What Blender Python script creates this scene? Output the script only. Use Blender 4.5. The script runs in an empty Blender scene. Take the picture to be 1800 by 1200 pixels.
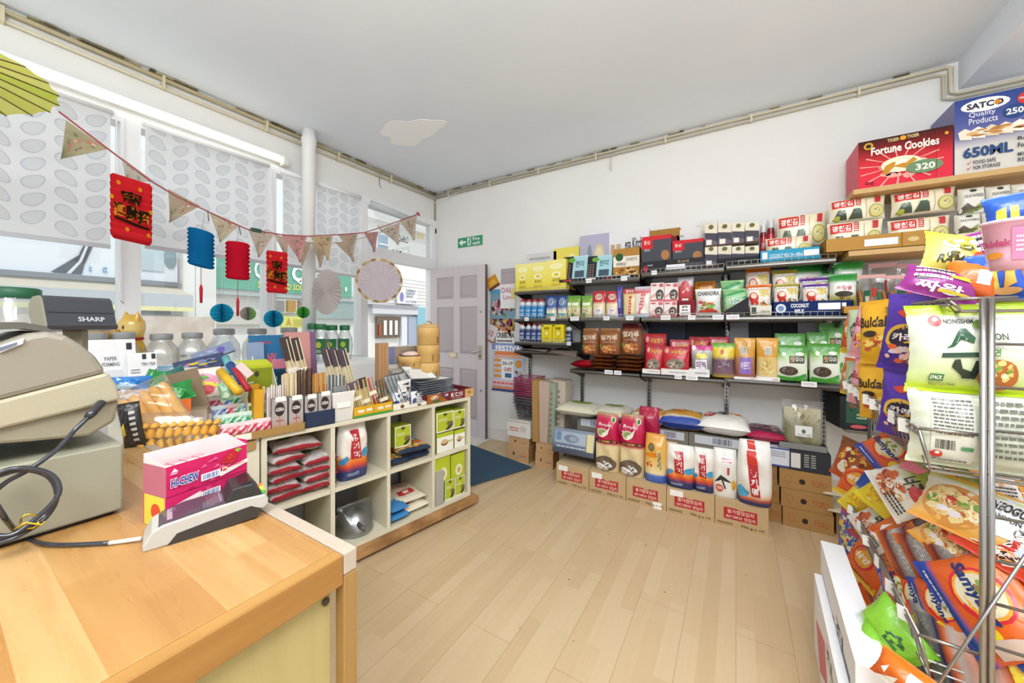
import bpy, math, random
import numpy as np
from math import sin, cos, pi, radians, atan2, sqrt
from mathutils import Vector, Matrix

# ---------------------------------------------------------------- camera, sky, lights, exposure
SC = bpy.context.scene
COL = SC.collection
FP, CXP, HYP, EYE, YAW = 640.0, 900.0, 571.0, 1.29, radians(31.6)   # focal length in px, centre column, horizon row, eye height
cam_d = bpy.data.cameras.new('camera'); cam = bpy.data.objects.new('camera', cam_d); COL.objects.link(cam)
cam.location = (0, 0, EYE); cam.rotation_euler = (pi/2, 0, YAW)
cam_d.sensor_width = 36; cam_d.lens = FP/1800*36; cam_d.shift_y = (HYP-600)/1800; cam_d.clip_start = .02; cam_d.clip_end = 200
SC.camera = cam
SC.view_settings.view_transform = 'Standard'; SC.view_settings.look = 'None'
SC.view_settings.gamma = 1; SC.view_settings.exposure = 0.28; SC.view_settings.use_curve_mapping = False
w = bpy.data.worlds.new('sky'); SC.world = w; w.use_nodes = True
w.node_tree.nodes['Background'].inputs[0].default_value = (.90, .95, 1.0, 1)
w.node_tree.nodes['Background'].inputs[1].default_value = .95
def lamp(name, typ, loc, rot, energy, size=None, col=(1, 1, 1), size_y=None):
    l = bpy.data.lights.new(name, typ); l.energy = energy; l.color = col
    if typ == 'AREA':
        l.shape = 'RECTANGLE'; l.size = size; l.size_y = size_y or size
    o = bpy.data.objects.new(name, l); o.location = loc; o.rotation_euler = rot; COL.objects.link(o); return o
sun = lamp('sun', 'SUN', (0, 0, 6), (radians(38), 0, radians(70)), 1.0, col=(1, .96, .88)); sun.data.angle = radians(3)
lamp('fill_light_one', 'AREA', (.2, -1.3, 2.88), (0, 0, 0), 34, 1.5, (1, .98, .95), .4)  # unseen fill lamp behind the viewer, added to brighten the room
lamp('fill_light_two', 'AREA', (.7, .55, 2.90), (0, 0, 0), 26, 1.2, (.98, .98, 1), .4)  # second added fill lamp, overhead and out of view
lamp('fill_light_up', 'AREA', (.4, -.9, 2.2), (radians(162), 0, radians(10)), 102, 1.4, (.95, .98, 1), .6)  # added upward fill, out of view, to lift the ceiling brightness

# ---------------------------------------------------------------- measuring: from the photograph's columns and rows to points in the room
cY, sY = cos(YAW), sin(YAW)
def ray(px, py):
    a = (px-CXP)/FP; return Vector((-sY+a*cY, cY+a*sY, (HYP-py)/FP))
def onP(px, py, P0, N):
    d = ray(px, py); C = Vector((0, 0, EYE)); t = (Vector(P0)-C).dot(N)/d.dot(N); return C+d*t
def onZ(px, py, z): return onP(px, py, (0, 0, z), Vector((0, 0, 1)))
def onY(px, py, Y): return onP(px, py, (0, Y, 0), Vector((0, 1, 0)))
def onX(px, py, X): return onP(px, py, (X, 0, 0), Vector((1, 0, 0)))
def onS(px, py, s): d = ray(px, py); return Vector((0, 0, EYE))+d*s      # at depth s along the view axis
class Frame:            # a vertical face seen from the room: o = a point on it, r = to the viewer's right, n = towards the viewer
    def __init__(f, o, r):
        f.o = Vector(o); f.r = Vector(r).normalized(); f.n = Vector((f.r.y, -f.r.x, 0)); f.rz = atan2(f.r.y, f.r.x)
    def at(f, px, py, off=0): return onP(px, py, f.o+f.n*off, f.n)
FW = Frame((0, 3.42, 0), (1, 0, 0))              # back wall
FL = Frame((-3.25, 0, 0), (0, 1, 0))             # window wall
CD = Vector((sin(radians(10.5)), cos(radians(10.5)), 0))
FC = Frame((-1.625, 2.07, 0), CD)                # front of the cube cabinet
FR = Frame((0, 0.4, 0), (0, 1, 0))

# ---------------------------------------------------------------- colours and materials
def lin(c):
    if isinstance(c, str):
        c = c.lstrip('#'); c = [int(c[i:i+2], 16)/255 for i in (0, 2, 4)]
    return tuple(x/12.92 if x <= .04045 else ((x+.055)/1.055)**2.4 for x in c[:3])
MATS = {}
def nt(name):
    m = bpy.data.materials.new(name); m.use_nodes = True; t = m.node_tree
    return m, t, t.nodes['Principled BSDF'], t.nodes.new, t.links.new
def attr_mat(name, rough, metal=0, bump=0, bscale=60, coat=0, spec=.5, trans=0, alpha=1, vary=.04):
    if name in MATS: return MATS[name]
    m, t, b, N, L = nt(name)
    a = N('ShaderNodeAttribute'); a.attribute_name = 'Col'
    tc = N('ShaderNodeTexCoord'); nz = N('ShaderNodeTexNoise'); nz.inputs['Scale'].default_value = bscale; nz.inputs['Detail'].default_value = 3
    L(tc.outputs['Object'], nz.inputs['Vector'])
    hsv = N('ShaderNodeHueSaturation'); L(a.outputs['Color'], hsv.inputs['Color'])
    mr = N('ShaderNodeMapRange'); mr.inputs[3].default_value = 1-vary; mr.inputs[4].default_value = 1+vary
    L(nz.outputs[0], mr.inputs[0]); L(mr.outputs[0], hsv.inputs['Value']); L(hsv.outputs[0], b.inputs['Base Color'])
    b.inputs['Roughness'].default_value = rough; b.inputs['Metallic'].default_value = metal
    b.inputs['Coat Weight'].default_value = coat; b.inputs['Coat Roughness'].default_value = .15
    b.inputs['Specular IOR Level'].default_value = spec; b.inputs['Transmission Weight'].default_value = trans; b.inputs['Alpha'].default_value = alpha
    if bump:
        bp = N('ShaderNodeBump'); bp.inputs['Strength'].default_value = bump; bp.inputs['Distance'].default_value = .004
        L(nz.outputs[0], bp.inputs['Height']); L(bp.outputs[0], b.inputs['Normal'])
    MATS[name] = m; return m
def clear_mat(name, tint, refl=.12, dif=0, rough=.03):
    m, t, b, N, L = nt(name); t.nodes.remove(b); out = t.nodes['Material Output']
    tr = N('ShaderNodeBsdfTransparent'); tr.inputs[0].default_value = (*lin(tint), 1)
    gl = N('ShaderNodeBsdfGlossy'); gl.inputs['Roughness'].default_value = rough
    df = N('ShaderNodeBsdfDiffuse'); df.inputs[0].default_value = (.9, .92, .93, 1)
    lw = N('ShaderNodeLayerWeight'); lw.inputs[0].default_value = .35
    mul = N('ShaderNodeMath'); mul.operation = 'MULTIPLY_ADD'; mul.inputs[1].default_value = .40; mul.inputs[2].default_value = refl
    nz = N('ShaderNodeTexNoise'); nz.inputs['Scale'].default_value = 25; bp = N('ShaderNodeBump'); bp.inputs['Strength'].default_value = .25 if dif else .02
    L(nz.outputs[0], bp.inputs['Height']); L(bp.outputs[0], gl.inputs['Normal'])
    L(lw.outputs['Fresnel'], mul.inputs[0]); m1 = N('ShaderNodeMixShader'); L(mul.outputs[0], m1.inputs[0]); L(tr.outputs[0], m1.inputs[1]); L(gl.outputs[0], m1.inputs[2])
    m2 = N('ShaderNodeMixShader'); m2.inputs[0].default_value = dif; L(m1.outputs[0], m2.inputs[1]); L(df.outputs[0], m2.inputs[2]); L(m2.outputs[0], out.inputs[0])
    MATS[name] = m; return m
PAPER = attr_mat('printed_paper', .7, bump=.06, bscale=90, spec=.3)
FILM = attr_mat('printed_film', .26, bump=.5, bscale=38, spec=.6)
PLASTIC = attr_mat('moulded_plastic', .42, bump=.03, bscale=200)
GLOSSY = attr_mat('glossy_plastic', .12, spec=.7)
METAL = attr_mat('brushed_metal', .32, metal=.9, bump=.03, bscale=120)
CLOTH = attr_mat('woven_cloth', .9, bump=.3, bscale=260, spec=.1, vary=.08)
WOODY = attr_mat('plain_wood', .55, bump=.1, bscale=40, vary=.08)
CARD = attr_mat('corrugated_card', .85, bump=.12, bscale=70, spec=.15, vary=.07)
GLASS = clear_mat('window_glass', 'fbfdfd', .02)
JAR = clear_mat('jar_glass', 'f8fafa', .12, dif=.10)
CLEAR = clear_mat('clear_film', 'fafafa', .07, dif=.05, rough=.10)
def paper_tr(name, amt=.5):
    m, t, b, N, L = nt(name); t.nodes.remove(b); out = t.nodes['Material Output']
    a = N('ShaderNodeAttribute'); a.attribute_name = 'Col'
    d = N('ShaderNodeBsdfDiffuse'); s = N('ShaderNodeBsdfTranslucent'); mx = N('ShaderNodeMixShader'); mx.inputs[0].default_value = amt
    L(a.outputs[0], d.inputs[0]); L(a.outputs[0], s.inputs[0]); L(d.outputs[0], mx.inputs[1]); L(s.outputs[0], mx.inputs[2]); L(mx.outputs[0], out.inputs[0])
    MATS[name] = m; return m
LEAF, _t, _b, _N, _L = nt('leaf_pattern'); _t.nodes.remove(_b); _a = _N('ShaderNodeAttribute'); _a.attribute_name = 'Col'; _x = _N('ShaderNodeBsdfTransparent'); _L(_a.outputs[0], _x.inputs[0]); _L(_x.outputs[0], _t.nodes['Material Output'].inputs[0])
TISSUE = paper_tr('tissue_paper'); BLIND = paper_tr('blind_fabric', .55)
def glow(name, col, st):
    m, t, b, N, L = nt(name); b.inputs['Base Color'].default_value = (*lin(col), 1); b.inputs['Emission Color'].default_value = (*lin(col), 1); b.inputs['Emission Strength'].default_value = st; return m

def noise_mat(name, c1, c2, scale, rough=.8, bump=.1, detail=5, dist=.01, c3=None, lo=.35, hi=.65):
    m, t, b, N, L = nt(name)
    g = N('ShaderNodeNewGeometry'); nz = N('ShaderNodeTexNoise'); nz.inputs['Scale'].default_value = scale; nz.inputs['Detail'].default_value = detail
    L(g.outputs['Position'], nz.inputs['Vector']); r = N('ShaderNodeValToRGB'); r.color_ramp.elements[0].position = lo; r.color_ramp.elements[1].position = hi
    r.color_ramp.elements[0].color = (*lin(c1), 1); r.color_ramp.elements[1].color = (*lin(c2), 1)
    L(nz.outputs[0], r.inputs[0]); L(r.outputs[0], b.inputs['Base Color']); b.inputs['Roughness'].default_value = rough
    if bump:
        bp = N('ShaderNodeBump'); bp.inputs['Strength'].default_value = bump; bp.inputs['Distance'].default_value = dist; L(nz.outputs[0], bp.inputs['Height']); L(bp.outputs[0], b.inputs['Normal'])
    return m
def plank_mat(name, cols, width, length, gap, rough=.38, along='Y', groove='6d5334', rough_hi=.5, bigw=None):
    """strip flooring: brick texture over the position, with grain stretched along the boards"""
    m, t, b, N, L = nt(name)
    g = N('ShaderNodeNewGeometry'); mp = N('ShaderNodeMapping')
    if along == 'Y': mp.inputs['Rotation'].default_value = (0, 0, pi/2)
    if along == 'Z': mp.inputs['Rotation'].default_value = (0, pi/2, 0)
    L(g.outputs['Position'], mp.inputs['Vector'])
    br = N('ShaderNodeTexBrick'); br.offset = .37; br.inputs['Scale'].default_value = 1; br.inputs['Mortar Size'].default_value = gap
    br.inputs['Brick Width'].default_value = length; br.inputs['Row Height'].default_value = width; br.inputs['Mortar Smooth'].default_value = 0
    br.inputs['Color1'].default_value = (0, 0, 0, 1); br.inputs['Color2'].default_value = (1, 1, 1, 1); br.inputs['Mortar'].default_value = (.5, .5, .5, 1); br.inputs['Bias'].default_value = 0
    L(mp.outputs[0], br.inputs['Vector'])
    mp2 = N('ShaderNodeMapping'); mp2.inputs['Scale'].default_value = (2.2, 30, 30); L(mp.outputs[0], mp2.inputs['Vector'])
    nz = N('ShaderNodeTexNoise'); nz.inputs['Scale'].default_value = 1.6; nz.inputs['Detail'].default_value = 6; nz.inputs['Distortion'].default_value = .6; L(mp2.outputs[0], nz.inputs['Vector'])
    ad = N('ShaderNodeMath'); ad.operation = 'MULTIPLY_ADD'; ad.inputs[1].default_value = .55; L(br.outputs['Color'], ad.inputs[0])
    m3 = N('ShaderNodeMath'); m3.operation = 'MULTIPLY'; m3.inputs[1].default_value = .5; L(nz.outputs[0], m3.inputs[0]); L(m3.outputs[0], ad.inputs[2])
    r = N('ShaderNodeValToRGB'); L(ad.outputs[0], r.inputs[0]); el = r.color_ramp.elements
    el[0].position = .15; el[1].position = .85; el[0].color = (*lin(cols[0]), 1); el[1].color = (*lin(cols[-1]), 1)
    if len(cols) > 2: e = el.new(.5); e.color = (*lin(cols[1]), 1)
    mx = N('ShaderNodeMixRGB'); mx.inputs[2].default_value = (*lin(groove), 1); L(r.outputs[0], mx.inputs[1])
    src = br
    if bigw:
        b2 = N('ShaderNodeTexBrick'); b2.offset = .43; b2.inputs['Scale'].default_value = 1; b2.inputs['Mortar Size'].default_value = .0012; b2.inputs['Mortar Smooth'].default_value = 0
        b2.inputs['Brick Width'].default_value = 1.25; b2.inputs['Row Height'].default_value = bigw; L(mp.outputs[0], b2.inputs['Vector']); src = b2
    mf = N('ShaderNodeMath'); mf.operation = 'MULTIPLY'; mf.inputs[1].default_value = .55; L(src.outputs['Fac'], mf.inputs[0])
    L(mf.outputs[0], mx.inputs[0]); L(mx.outputs[0], b.inputs['Base Color'])
    mr = N('ShaderNodeMapRange'); mr.inputs[3].default_value = rough; mr.inputs[4].default_value = rough_hi; L(nz.outputs[0], mr.inputs[0]); L(mr.outputs[0], b.inputs['Roughness'])
    bp = N('ShaderNodeBump'); bp.inputs['Strength'].default_value = .12; bp.inputs['Distance'].default_value = .002; L(nz.outputs[0], bp.inputs['Height']); L(bp.outputs[0], b.inputs['Normal'])
    return m

# ---------------------------------------------------------------- mesh builder (every vertex carries its own printed colour)
class MB:
    def __init__(s): s.v = []; s.f = []; s.c = []; s.m = []; s.sm = []
    def add(s, vs, fs, col, mi=0, smooth=False, M=None):
        b = len(s.v)
        if M is not None: vs = [M @ Vector(p) for p in vs]
        s.v += [tuple(p) for p in vs]; s.f += [tuple(b+i for i in f) for f in fs]
        if isinstance(col, (str, tuple)): cc = lin(col) if isinstance(col, str) else col; s.c += [cc]*len(vs)
        else: s.c += col
        s.m += [mi]*len(fs); s.sm += [smooth]*len(fs)
    def box(s, x0, y0, z0, x1, y1, z1, col, mi=0, M=None):
        v = [(x0, y0, z0), (x1, y0, z0), (x1, y1, z0), (x0, y1, z0), (x0, y0, z1), (x1, y0, z1), (x1, y1, z1), (x0, y1, z1)]
        s.add(v, [(0, 3, 2, 1), (4, 5, 6, 7), (0, 1, 5, 4), (1, 2, 6, 5), (2, 3, 7, 6), (3, 0, 4, 7)], col, mi, False, M)
    def prism(s, pts, a, b, axis, col, mi=0, M=None):   # polygon in the plane across `axis`, extruded from a to b
        def p3(p, h): return {'X': (h, p[0], p[1]), 'Y': (p[0], h, p[1]), 'Z': (p[0], p[1], h)}[axis]
        n = len(pts); v = [p3(p, a) for p in pts]+[p3(p, b) for p in pts]
        s.add(v, [tuple(range(n))[::-1], tuple(range(n, 2*n))]+[(i, (i+1) % n, n+(i+1) % n, n+i) for i in range(n)], col, mi, False, M)
    def lathe(s, prof, col, mi=0, n=20, M=None, cap=True, smooth=True, wob=None):
        v = []; c = []; f = []
        for k, q in enumerate(prof):
            r, z = q[:2]; cc = lin(q[2]) if len(q) > 2 else (lin(col) if isinstance(col, str) else col)
            for i in range(n):
                t = 2*pi*i/n; rr = r*(wob(t, k) if wob else 1); v.append((rr*cos(t), rr*sin(t), z)); c.append(cc)
        for k in range(len(prof)-1):
            for i in range(n): f.append((k*n+i, k*n+(i+1) % n, (k+1)*n+(i+1) % n, (k+1)*n+i))
        if cap: f.append(tuple(range(n))[::-1]); f.append(tuple((len(prof)-1)*n+i for i in range(n)))
        s.add(v, f, c, mi, smooth, M)
    def tube(s, path, r, col, mi=0, n=6, closed=False, M=None):
        P = [Vector(p) for p in path]; m = len(P); v = []; f = []
        for i, p in enumerate(P):
            a = P[(i-1) % m] if (closed or i > 0) else p; b = P[(i+1) % m] if (closed or i < m-1) else p
            t = (b-a).normalized(); u = t.cross(Vector((0, 0, 1)));
            if u.length < .05: u = t.cross(Vector((1, 0, 0)))
            u.normalize(); w_ = t.cross(u); rr = r[i] if isinstance(r, (list, tuple)) else r
            for k in range(n): v.append(p+(u*cos(2*pi*k/n)+w_*sin(2*pi*k/n))*rr)
        for i in range(m if closed else m-1):
            j = (i+1) % m
            for k in range(n): f.append((i*n+k, i*n+(k+1) % n, j*n+(k+1) % n, j*n+k))
        if not closed: f.append(tuple(range(n))[::-1]); f.append(tuple((m-1)*n+k for k in range(n)))
        s.add(v, f, col, mi, n > 4, M)
    def grid(s, fn, nu, nv, col, mi=0, smooth=True, M=None, flip=False):
        v = []; c = []; f = []
        for j in range(nv+1):
            for i in range(nu+1):
                u, w_ = i/nu, j/nv; v.append(fn(u, w_)); c.append(lin(col) if isinstance(col, str) else (col(u, w_) if callable(col) else col))
        for j in range(nv):
            for i in range(nu):
                a = j*(nu+1)+i; q = (a, a+1, a+nu+2, a+nu+1); f.append(q[::-1] if flip else q)
        s.add(v, f, c, mi, smooth, M)
    # ---- print: patches, discs and lettering laid on any surface S(u, v, off)
    def ink(s, S, ops, mi=0, curved=True, base=.0008, step=.0004):
        for k, o in enumerate(ops):
            off = base+step*k; t = o[0]; q = lambda u, w_: S(min(1, max(0, u)), min(1, max(0, w_)), off)
            if t == 'r':
                _, u0, v0, u1, v1, c = o; n = (6, 6) if curved else (1, 1)
                s.grid(lambda u, w_: q(u0+(u1-u0)*u, v0+(v1-v0)*w_), n[0], n[1], c, mi)
            elif t == 'e':
                _, u0, v0, ru, rv, c = o; n = 18; rings = 3 if curved else 1
                v = [q(u0, v0)]+[q(u0+ru*r/rings*cos(2*pi*i/n), v0+rv*r/rings*sin(2*pi*i/n)) for r in range(1, rings+1) for i in range(n)]
                f = [(0, 1+i, 1+(i+1) % n) for i in range(n)]+[(1+r*n+i, 1+(r+1)*n+i, 1+(r+1)*n+(i+1) % n, 1+r*n+(i+1) % n) for r in range(rings-1) for i in range(n)]
                s.add(v, f, c, mi, True)
            elif t == 'p':
                P = o[1]
                if curved:
                    cu = sum(p[0] for p in P)/len(P); cv = sum(p[1] for p in P)/len(P); R = []
                    for i in range(len(P)):
                        a, b = P[i], P[(i+1) % len(P)]
                        R += [(a[0]+(b[0]-a[0])*h/3, a[1]+(b[1]-a[1])*h/3) for h in range(3)]
                    n = len(R); v = [q(cu, cv)]+[q(cu+(x-cu)/2, cv+(y-cv)/2) for x, y in R]+[q(x, y) for x, y in R]
                    s.add(v, [(0, 1+i, 1+(i+1) % n) for i in range(n)]+[(1+i, 1+n+i, 1+n+(i+1) % n, 1+(i+1) % n) for i in range(n)], o[2], mi, True)
                else: s.add([q(*p) for p in P], [tuple(range(len(P)))], o[2], mi)
            elif t == 't':
                _, tx, u0, v0, u1, v1, c = o[:7]; vs, fs = glyphs(tx, o[7] if len(o) > 7 else 0)
                s.add([q(u0+(u1-u0)*x, v0+(v1-v0)*y) for x, y in vs], fs, c, mi)
            elif t == 'w':      # small print: rows of short dashes
                _, u0, v0, u1, v1, c, rows = o; rr = random.Random(int(u0*97+v1*31+rows)); h = (v1-v0)/rows
                for r in range(rows):
                    u = u0
                    while u < u1-.01:
                        l = rr.uniform(.05, .16)*(u1-u0); e = min(u+l, u1); vv = v0+h*r
                        s.add([q(u, vv+h*.25), q(e, vv+h*.25), q(e, vv+h*.75), q(u, vv+h*.75)], [(0, 1, 2, 3)], c, mi); u = e+.025*(u1-u0)
            elif t == 'b':      # bar code
                _, u0, v0, u1, v1, c = o; rr = random.Random(5); u = u0
                while u < u1:
                    e = min(u+rr.uniform(.012, .045)*(u1-u0), u1); s.add([q(u, v0), q(e, v0), q(e, v1), q(u, v1)], [(0, 1, 2, 3)], c, mi); u = e+rr.uniform(.012, .04)*(u1-u0)
            elif t == 'f':      # picture of food: many small blots inside an oval
                _, u0, v0, ru, rv, cs, n, sd = o; rr = random.Random(sd)
                for i in range(n):
                    a = rr.uniform(0, 2*pi); d = sqrt(rr.random()); sz = rr.uniform(.16, .34); cc = rr.choice(cs); off2 = off+.00008*(i % 5)
                    uc, vc = u0+ru*d*cos(a)*.8, v0+rv*d*sin(a)*.8; m_ = 7
                    s.add([S(min(1, max(0, uc+ru*sz*rr.uniform(.6, 1)*cos(2*pi*k2/m_))), min(1, max(0, vc+rv*sz*rr.uniform(.6, 1)*sin(2*pi*k2/m_))), off2) for k2 in range(m_)], [tuple(range(m_))], cc, mi)
    def build(s, name, mats, parent=None, loc=None, rot=None, bevel=0, hide=False):
        me = bpy.data.meshes.new(name); me.from_pydata(s.v, [], s.f); me.update()
        for m_ in (mats if isinstance(mats, (list, tuple)) else [mats]): me.materials.append(m_)
        at = me.color_attributes.new('Col', 'FLOAT_COLOR', 'POINT')
        arr = np.ones((len(s.v), 4), dtype=np.float32)
        if s.v: arr[:, :3] = np.array(s.c, dtype=np.float32)
        at.data.foreach_set('color', arr.ravel())
        me.polygons.foreach_set('material_index', s.m); me.polygons.foreach_set('use_smooth', s.sm)
        o = bpy.data.objects.new(name, me); COL.objects.link(o)
        if parent is not None: o.parent = parent
        if loc is not None: o.location = loc
        if rot is not None: o.rotation_euler = rot
        if bevel:
            bv = o.modifiers.new('edge', 'BEVEL'); bv.width = bevel; bv.segments = 2; bv.limit_method = 'ANGLE'; bv.angle_limit = radians(40)
        return o
_gl = {}
def glyphs(tx, bold=0):
    k = (tx, bold)
    if k in _gl: return _gl[k]
    cu = bpy.data.curves.new('lettering', 'FONT'); cu.body = tx; cu.resolution_u = 2; cu.offset = bold*.01; ob = bpy.data.objects.new('lettering', cu)
    COL.objects.link(ob); dg = bpy.context.evaluated_depsgraph_get(); me = ob.evaluated_get(dg).to_mesh()
    vs = [(v.co.x, v.co.y) for v in me.vertices]; fs = [tuple(p.vertices) for p in me.polygons]
    ob.evaluated_get(dg).to_mesh_clear(); bpy.data.objects.remove(ob); bpy.data.curves.remove(cu)
    if vs:
        x0 = min(p[0] for p in vs); x1 = max(p[0] for p in vs); y0 = min(p[1] for p in vs); y1 = max(p[1] for p in vs)
        vs = [((x-x0)/max(x1-x0, 1e-6), (y-y0)/max(y1-y0, 1e-6)) for x, y in vs]
    _gl[k] = (vs, fs); return _gl[k]

# ---------------------------------------------------------------- objects
def tag(o, label=None, cat=None, group=None, kind=None):
    if label: o['label'] = label
    if cat: o['category'] = cat
    if group: o['group'] = group
    if kind: o['kind'] = kind
    return o
def root(name, label, cat, loc=(0, 0, 0), rz=0, group=None):
    o = bpy.data.objects.new(name, None); COL.objects.link(o); o.location = loc; o.rotation_euler = (0, 0, rz); o.empty_display_size = .05
    return tag(o, label, cat, group)
def struct(o): o['kind'] = 'structure'; return o
def kids(o): return [c for c in list(COL.objects) if c.parent == o]
_kid = {}
def dup(o, parent=None):
    c = o.copy(); COL.objects.link(c)
    if parent is not None: c.parent = parent
    if o.name not in _kid: _kid[o.name] = kids(o)
    for ch in _kid[o.name]: dup(ch, c)
    return c
class Kind:
    """one kind of goods: the first use places the built thing, later uses copy it with its parts"""
    def __init__(k, name, cat, size, make): k.name, k.cat, k.size, k.make, k.o, k.used = name, cat, size, make, None, False
    def get(k):
        if k.o is None:
            k.o = k.make(k.name); k.o.name = k.name
            def note(o):
                _kid[o.name] = kids(o)
                for c in _kid[o.name]: note(c)
            note(k.o)
        if not k.used: k.used = True; return k.o
        return dup(k.o)
def sput(k, P, rz, wdh, label, group=None, tilt=0, roll=0):
    """stand a thing of kind k with its base centre at P, its face turned by rz, its size set to wdh (None keeps it)"""
    o = k.get(); o.location = P; o.rotation_euler = (tilt, roll, rz)
    o.scale = tuple((a/b if a else 1) for a, b in zip(wdh, k.size))
    tag(o, label, k.cat); 
    if group: o['group'] = group
    elif 'group' in o: del o['group']
    return o
def fput(k, F, off, x0, x1, yt, z, label, group=None, dep=None, tilt=0, roll=0, turn=0, h=None):
    """stand a thing so that its front lies on the face F+off between columns x0 and x1, base at height z, top at row yt"""
    A = F.at(x0, yt, off); B = F.at(x1, yt, off); wd = (B-A).dot(F.r); T = F.at((x0+x1)/2, yt, off); ht = h or max(.01, T.z-z)
    d = dep or k.size[1]; M = (A+B)/2-F.n*d/2; M.z = z
    return sput(k, M, F.rz+turn, (wd, d, ht), label, group, tilt, roll)
ORD = {1: ['only'], 2: ['left', 'right'], 3: ['leftmost', 'middle', 'rightmost'], 4: ['leftmost', 'second from left', 'third from left', 'rightmost'],
       5: ['leftmost', 'second from left', 'middle', 'fourth from left', 'rightmost']}
def ordw(i, n):
    if n in ORD: return ORD[n][i]
    w_ = ['leftmost', 'second from left', 'third from left', 'fourth from left', 'fifth from left', 'sixth from left', 'seventh from left', 'eighth from left', 'ninth from left', 'tenth from left', 'eleventh from left', 'twelfth from left']
    return 'rightmost' if i == n-1 else w_[i]
# ================================================================ THE SETTING
WALL = noise_mat('painted_plaster', 'eae8e4', 'edece8', 1.6, .75, .05)
CEIL = noise_mat('ceiling_paint', 'e6edf5', 'ebf1f8', 1.3, .8, .05)
FLOOR = plank_mat('oak_laminate', ['c2a780', 'c9af88', 'cfb793'], .065, .42, .0004, .30, 'Y', '8a6a43', .42, bigw=.195)
XW, YB, ZC = -3.25, 3.42, 2.945
m = MB(); m.box(-3.35, -2.6, -.08, 3.2, 3.52, 0, 'd5b98a'); struct(m.build('floor', FLOOR))
m = MB(); m.box(-3.45, -2.6, ZC, 3.2, 3.52, ZC+.1, 'e8e8e8'); struct(m.build('ceiling', CEIL))
m = MB(); m.box(XW-.12, YB, -.02, 3.2, YB+.12, ZC, 'e8e8e8'); struct(m.build('wall_back', WALL))
# downstand beam near the right
m = MB(); m.box(1.19, -2.6, 2.765, 3.2, YB, ZC, 'e8e8e8'); struct(m.build('trim_1', CEIL))
# window wall: header, stall riser, the doorway gap
m = MB(); m.box(XW-.12, -2.6, 2.60, XW, YB, ZC, 'e8e8e8'); m.box(XW-.12, -2.6, -.02, XW, 2.40, .93, 'e8e8e8'); struct(m.build('wall_left', WALL))
# pale tiled threshold inside the door
m = MB(); m.box(-3.36, 2.36, 0, -2.35, 3.40, .006, 'dcd8d2'); struct(m.build('trim_2', noise_mat('threshold_stone', 'cfcac2', 'e4e0da', 6, .6)))
m = MB(); m.box(-2.75, 3.395, 0, -1.62, 3.42, .12, 'eceae6'); m.box(-2.75, 3.385, .115, -1.62, 3.42, .13, 'eceae6'); struct(m.build('baseboard_back', PLASTIC))
# window frames: uprights, transom, sill
def fr(mm, y0, y1, z0, z1, x0=XW-.09, x1=XW+.03, c='eeeeee'): mm.box(x0, y0, z0, x1, y1, z1, c)
MULL = [(-2.6, -2.55), (.645, .735), (1.465, 1.535), (2.33, 2.41), (3.35, 3.415)]
for i, (a, b) in enumerate([(MULL[0], MULL[1]), (MULL[1], MULL[2]), (MULL[2], MULL[3])]):
    mm = MB(); fr(mm, a[0] if i == 0 else (a[0]+a[1])/2, a[1], .93, 2.60); fr(mm, b[0], (b[0]+b[1])/2, .93, 2.60)
    fr(mm, a[1], b[0], 2.54, 2.60); fr(mm, a[1], b[0], .93, .99)
    wf = struct(mm.build('window_%d' % (i+1), PLASTIC))
    g = MB(); g.box(XW-.04, a[1], .99, XW-.035, b[0], 2.54, 'ffffff'); g.build('glass_pane', GLASS, wf)
mm = MB(); fr(mm, (MULL[3][0]+MULL[3][1])/2, MULL[3][1], 0, 2.60); fr(mm, MULL[4][0], MULL[4][1], 0, 2.60); fr(mm, MULL[3][1], MULL[4][0], 2.53, 2.60); fr(mm, MULL[3][1], MULL[4][0], 1.99, 2.11)
wf = struct(mm.build('window_4', PLASTIC))
g = MB(); g.box(XW-.04, 2.41, 2.11, XW-.035, 3.35, 2.53, 'ffffff'); g.build('glass_pane', GLASS, wf)
# house number and cafe lettering on the transom glass, read from outside
num = MB(); A = onX(706, 441, XW-.03); B = onX(690, 452, XW-.03)
num.ink(lambda u, v, o: (XW-.033+o, A.y+(B.y-A.y)*u, B.z+(A.z-B.z)*v), [('t', '214', 0, 0, 1, 1, '2b2b2b', 2)], 0, False)
A = onX(718, 417, XW-.03); B = onX(701, 426, XW-.03)
num.ink(lambda u, v, o: (XW-.033+o, A.y+(B.y-A.y)*u, B.z+(A.z-B.z)*v), [('t', 'CoffeeQ', 0, 0, 1, 1, '5a5346', 1)], 0, False)
num.build('window_lettering', PAPER, wf, )
# display ledge in the window
m = MB(); m.box(XW, -2.0, .955, -2.72, 2.22, .985, 'f0efec'); m.box(-2.76, -2.0, .70, -2.72, 2.22, .955, 'e6e4e0'); struct(m.build('trim_3', PLASTIC))
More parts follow.
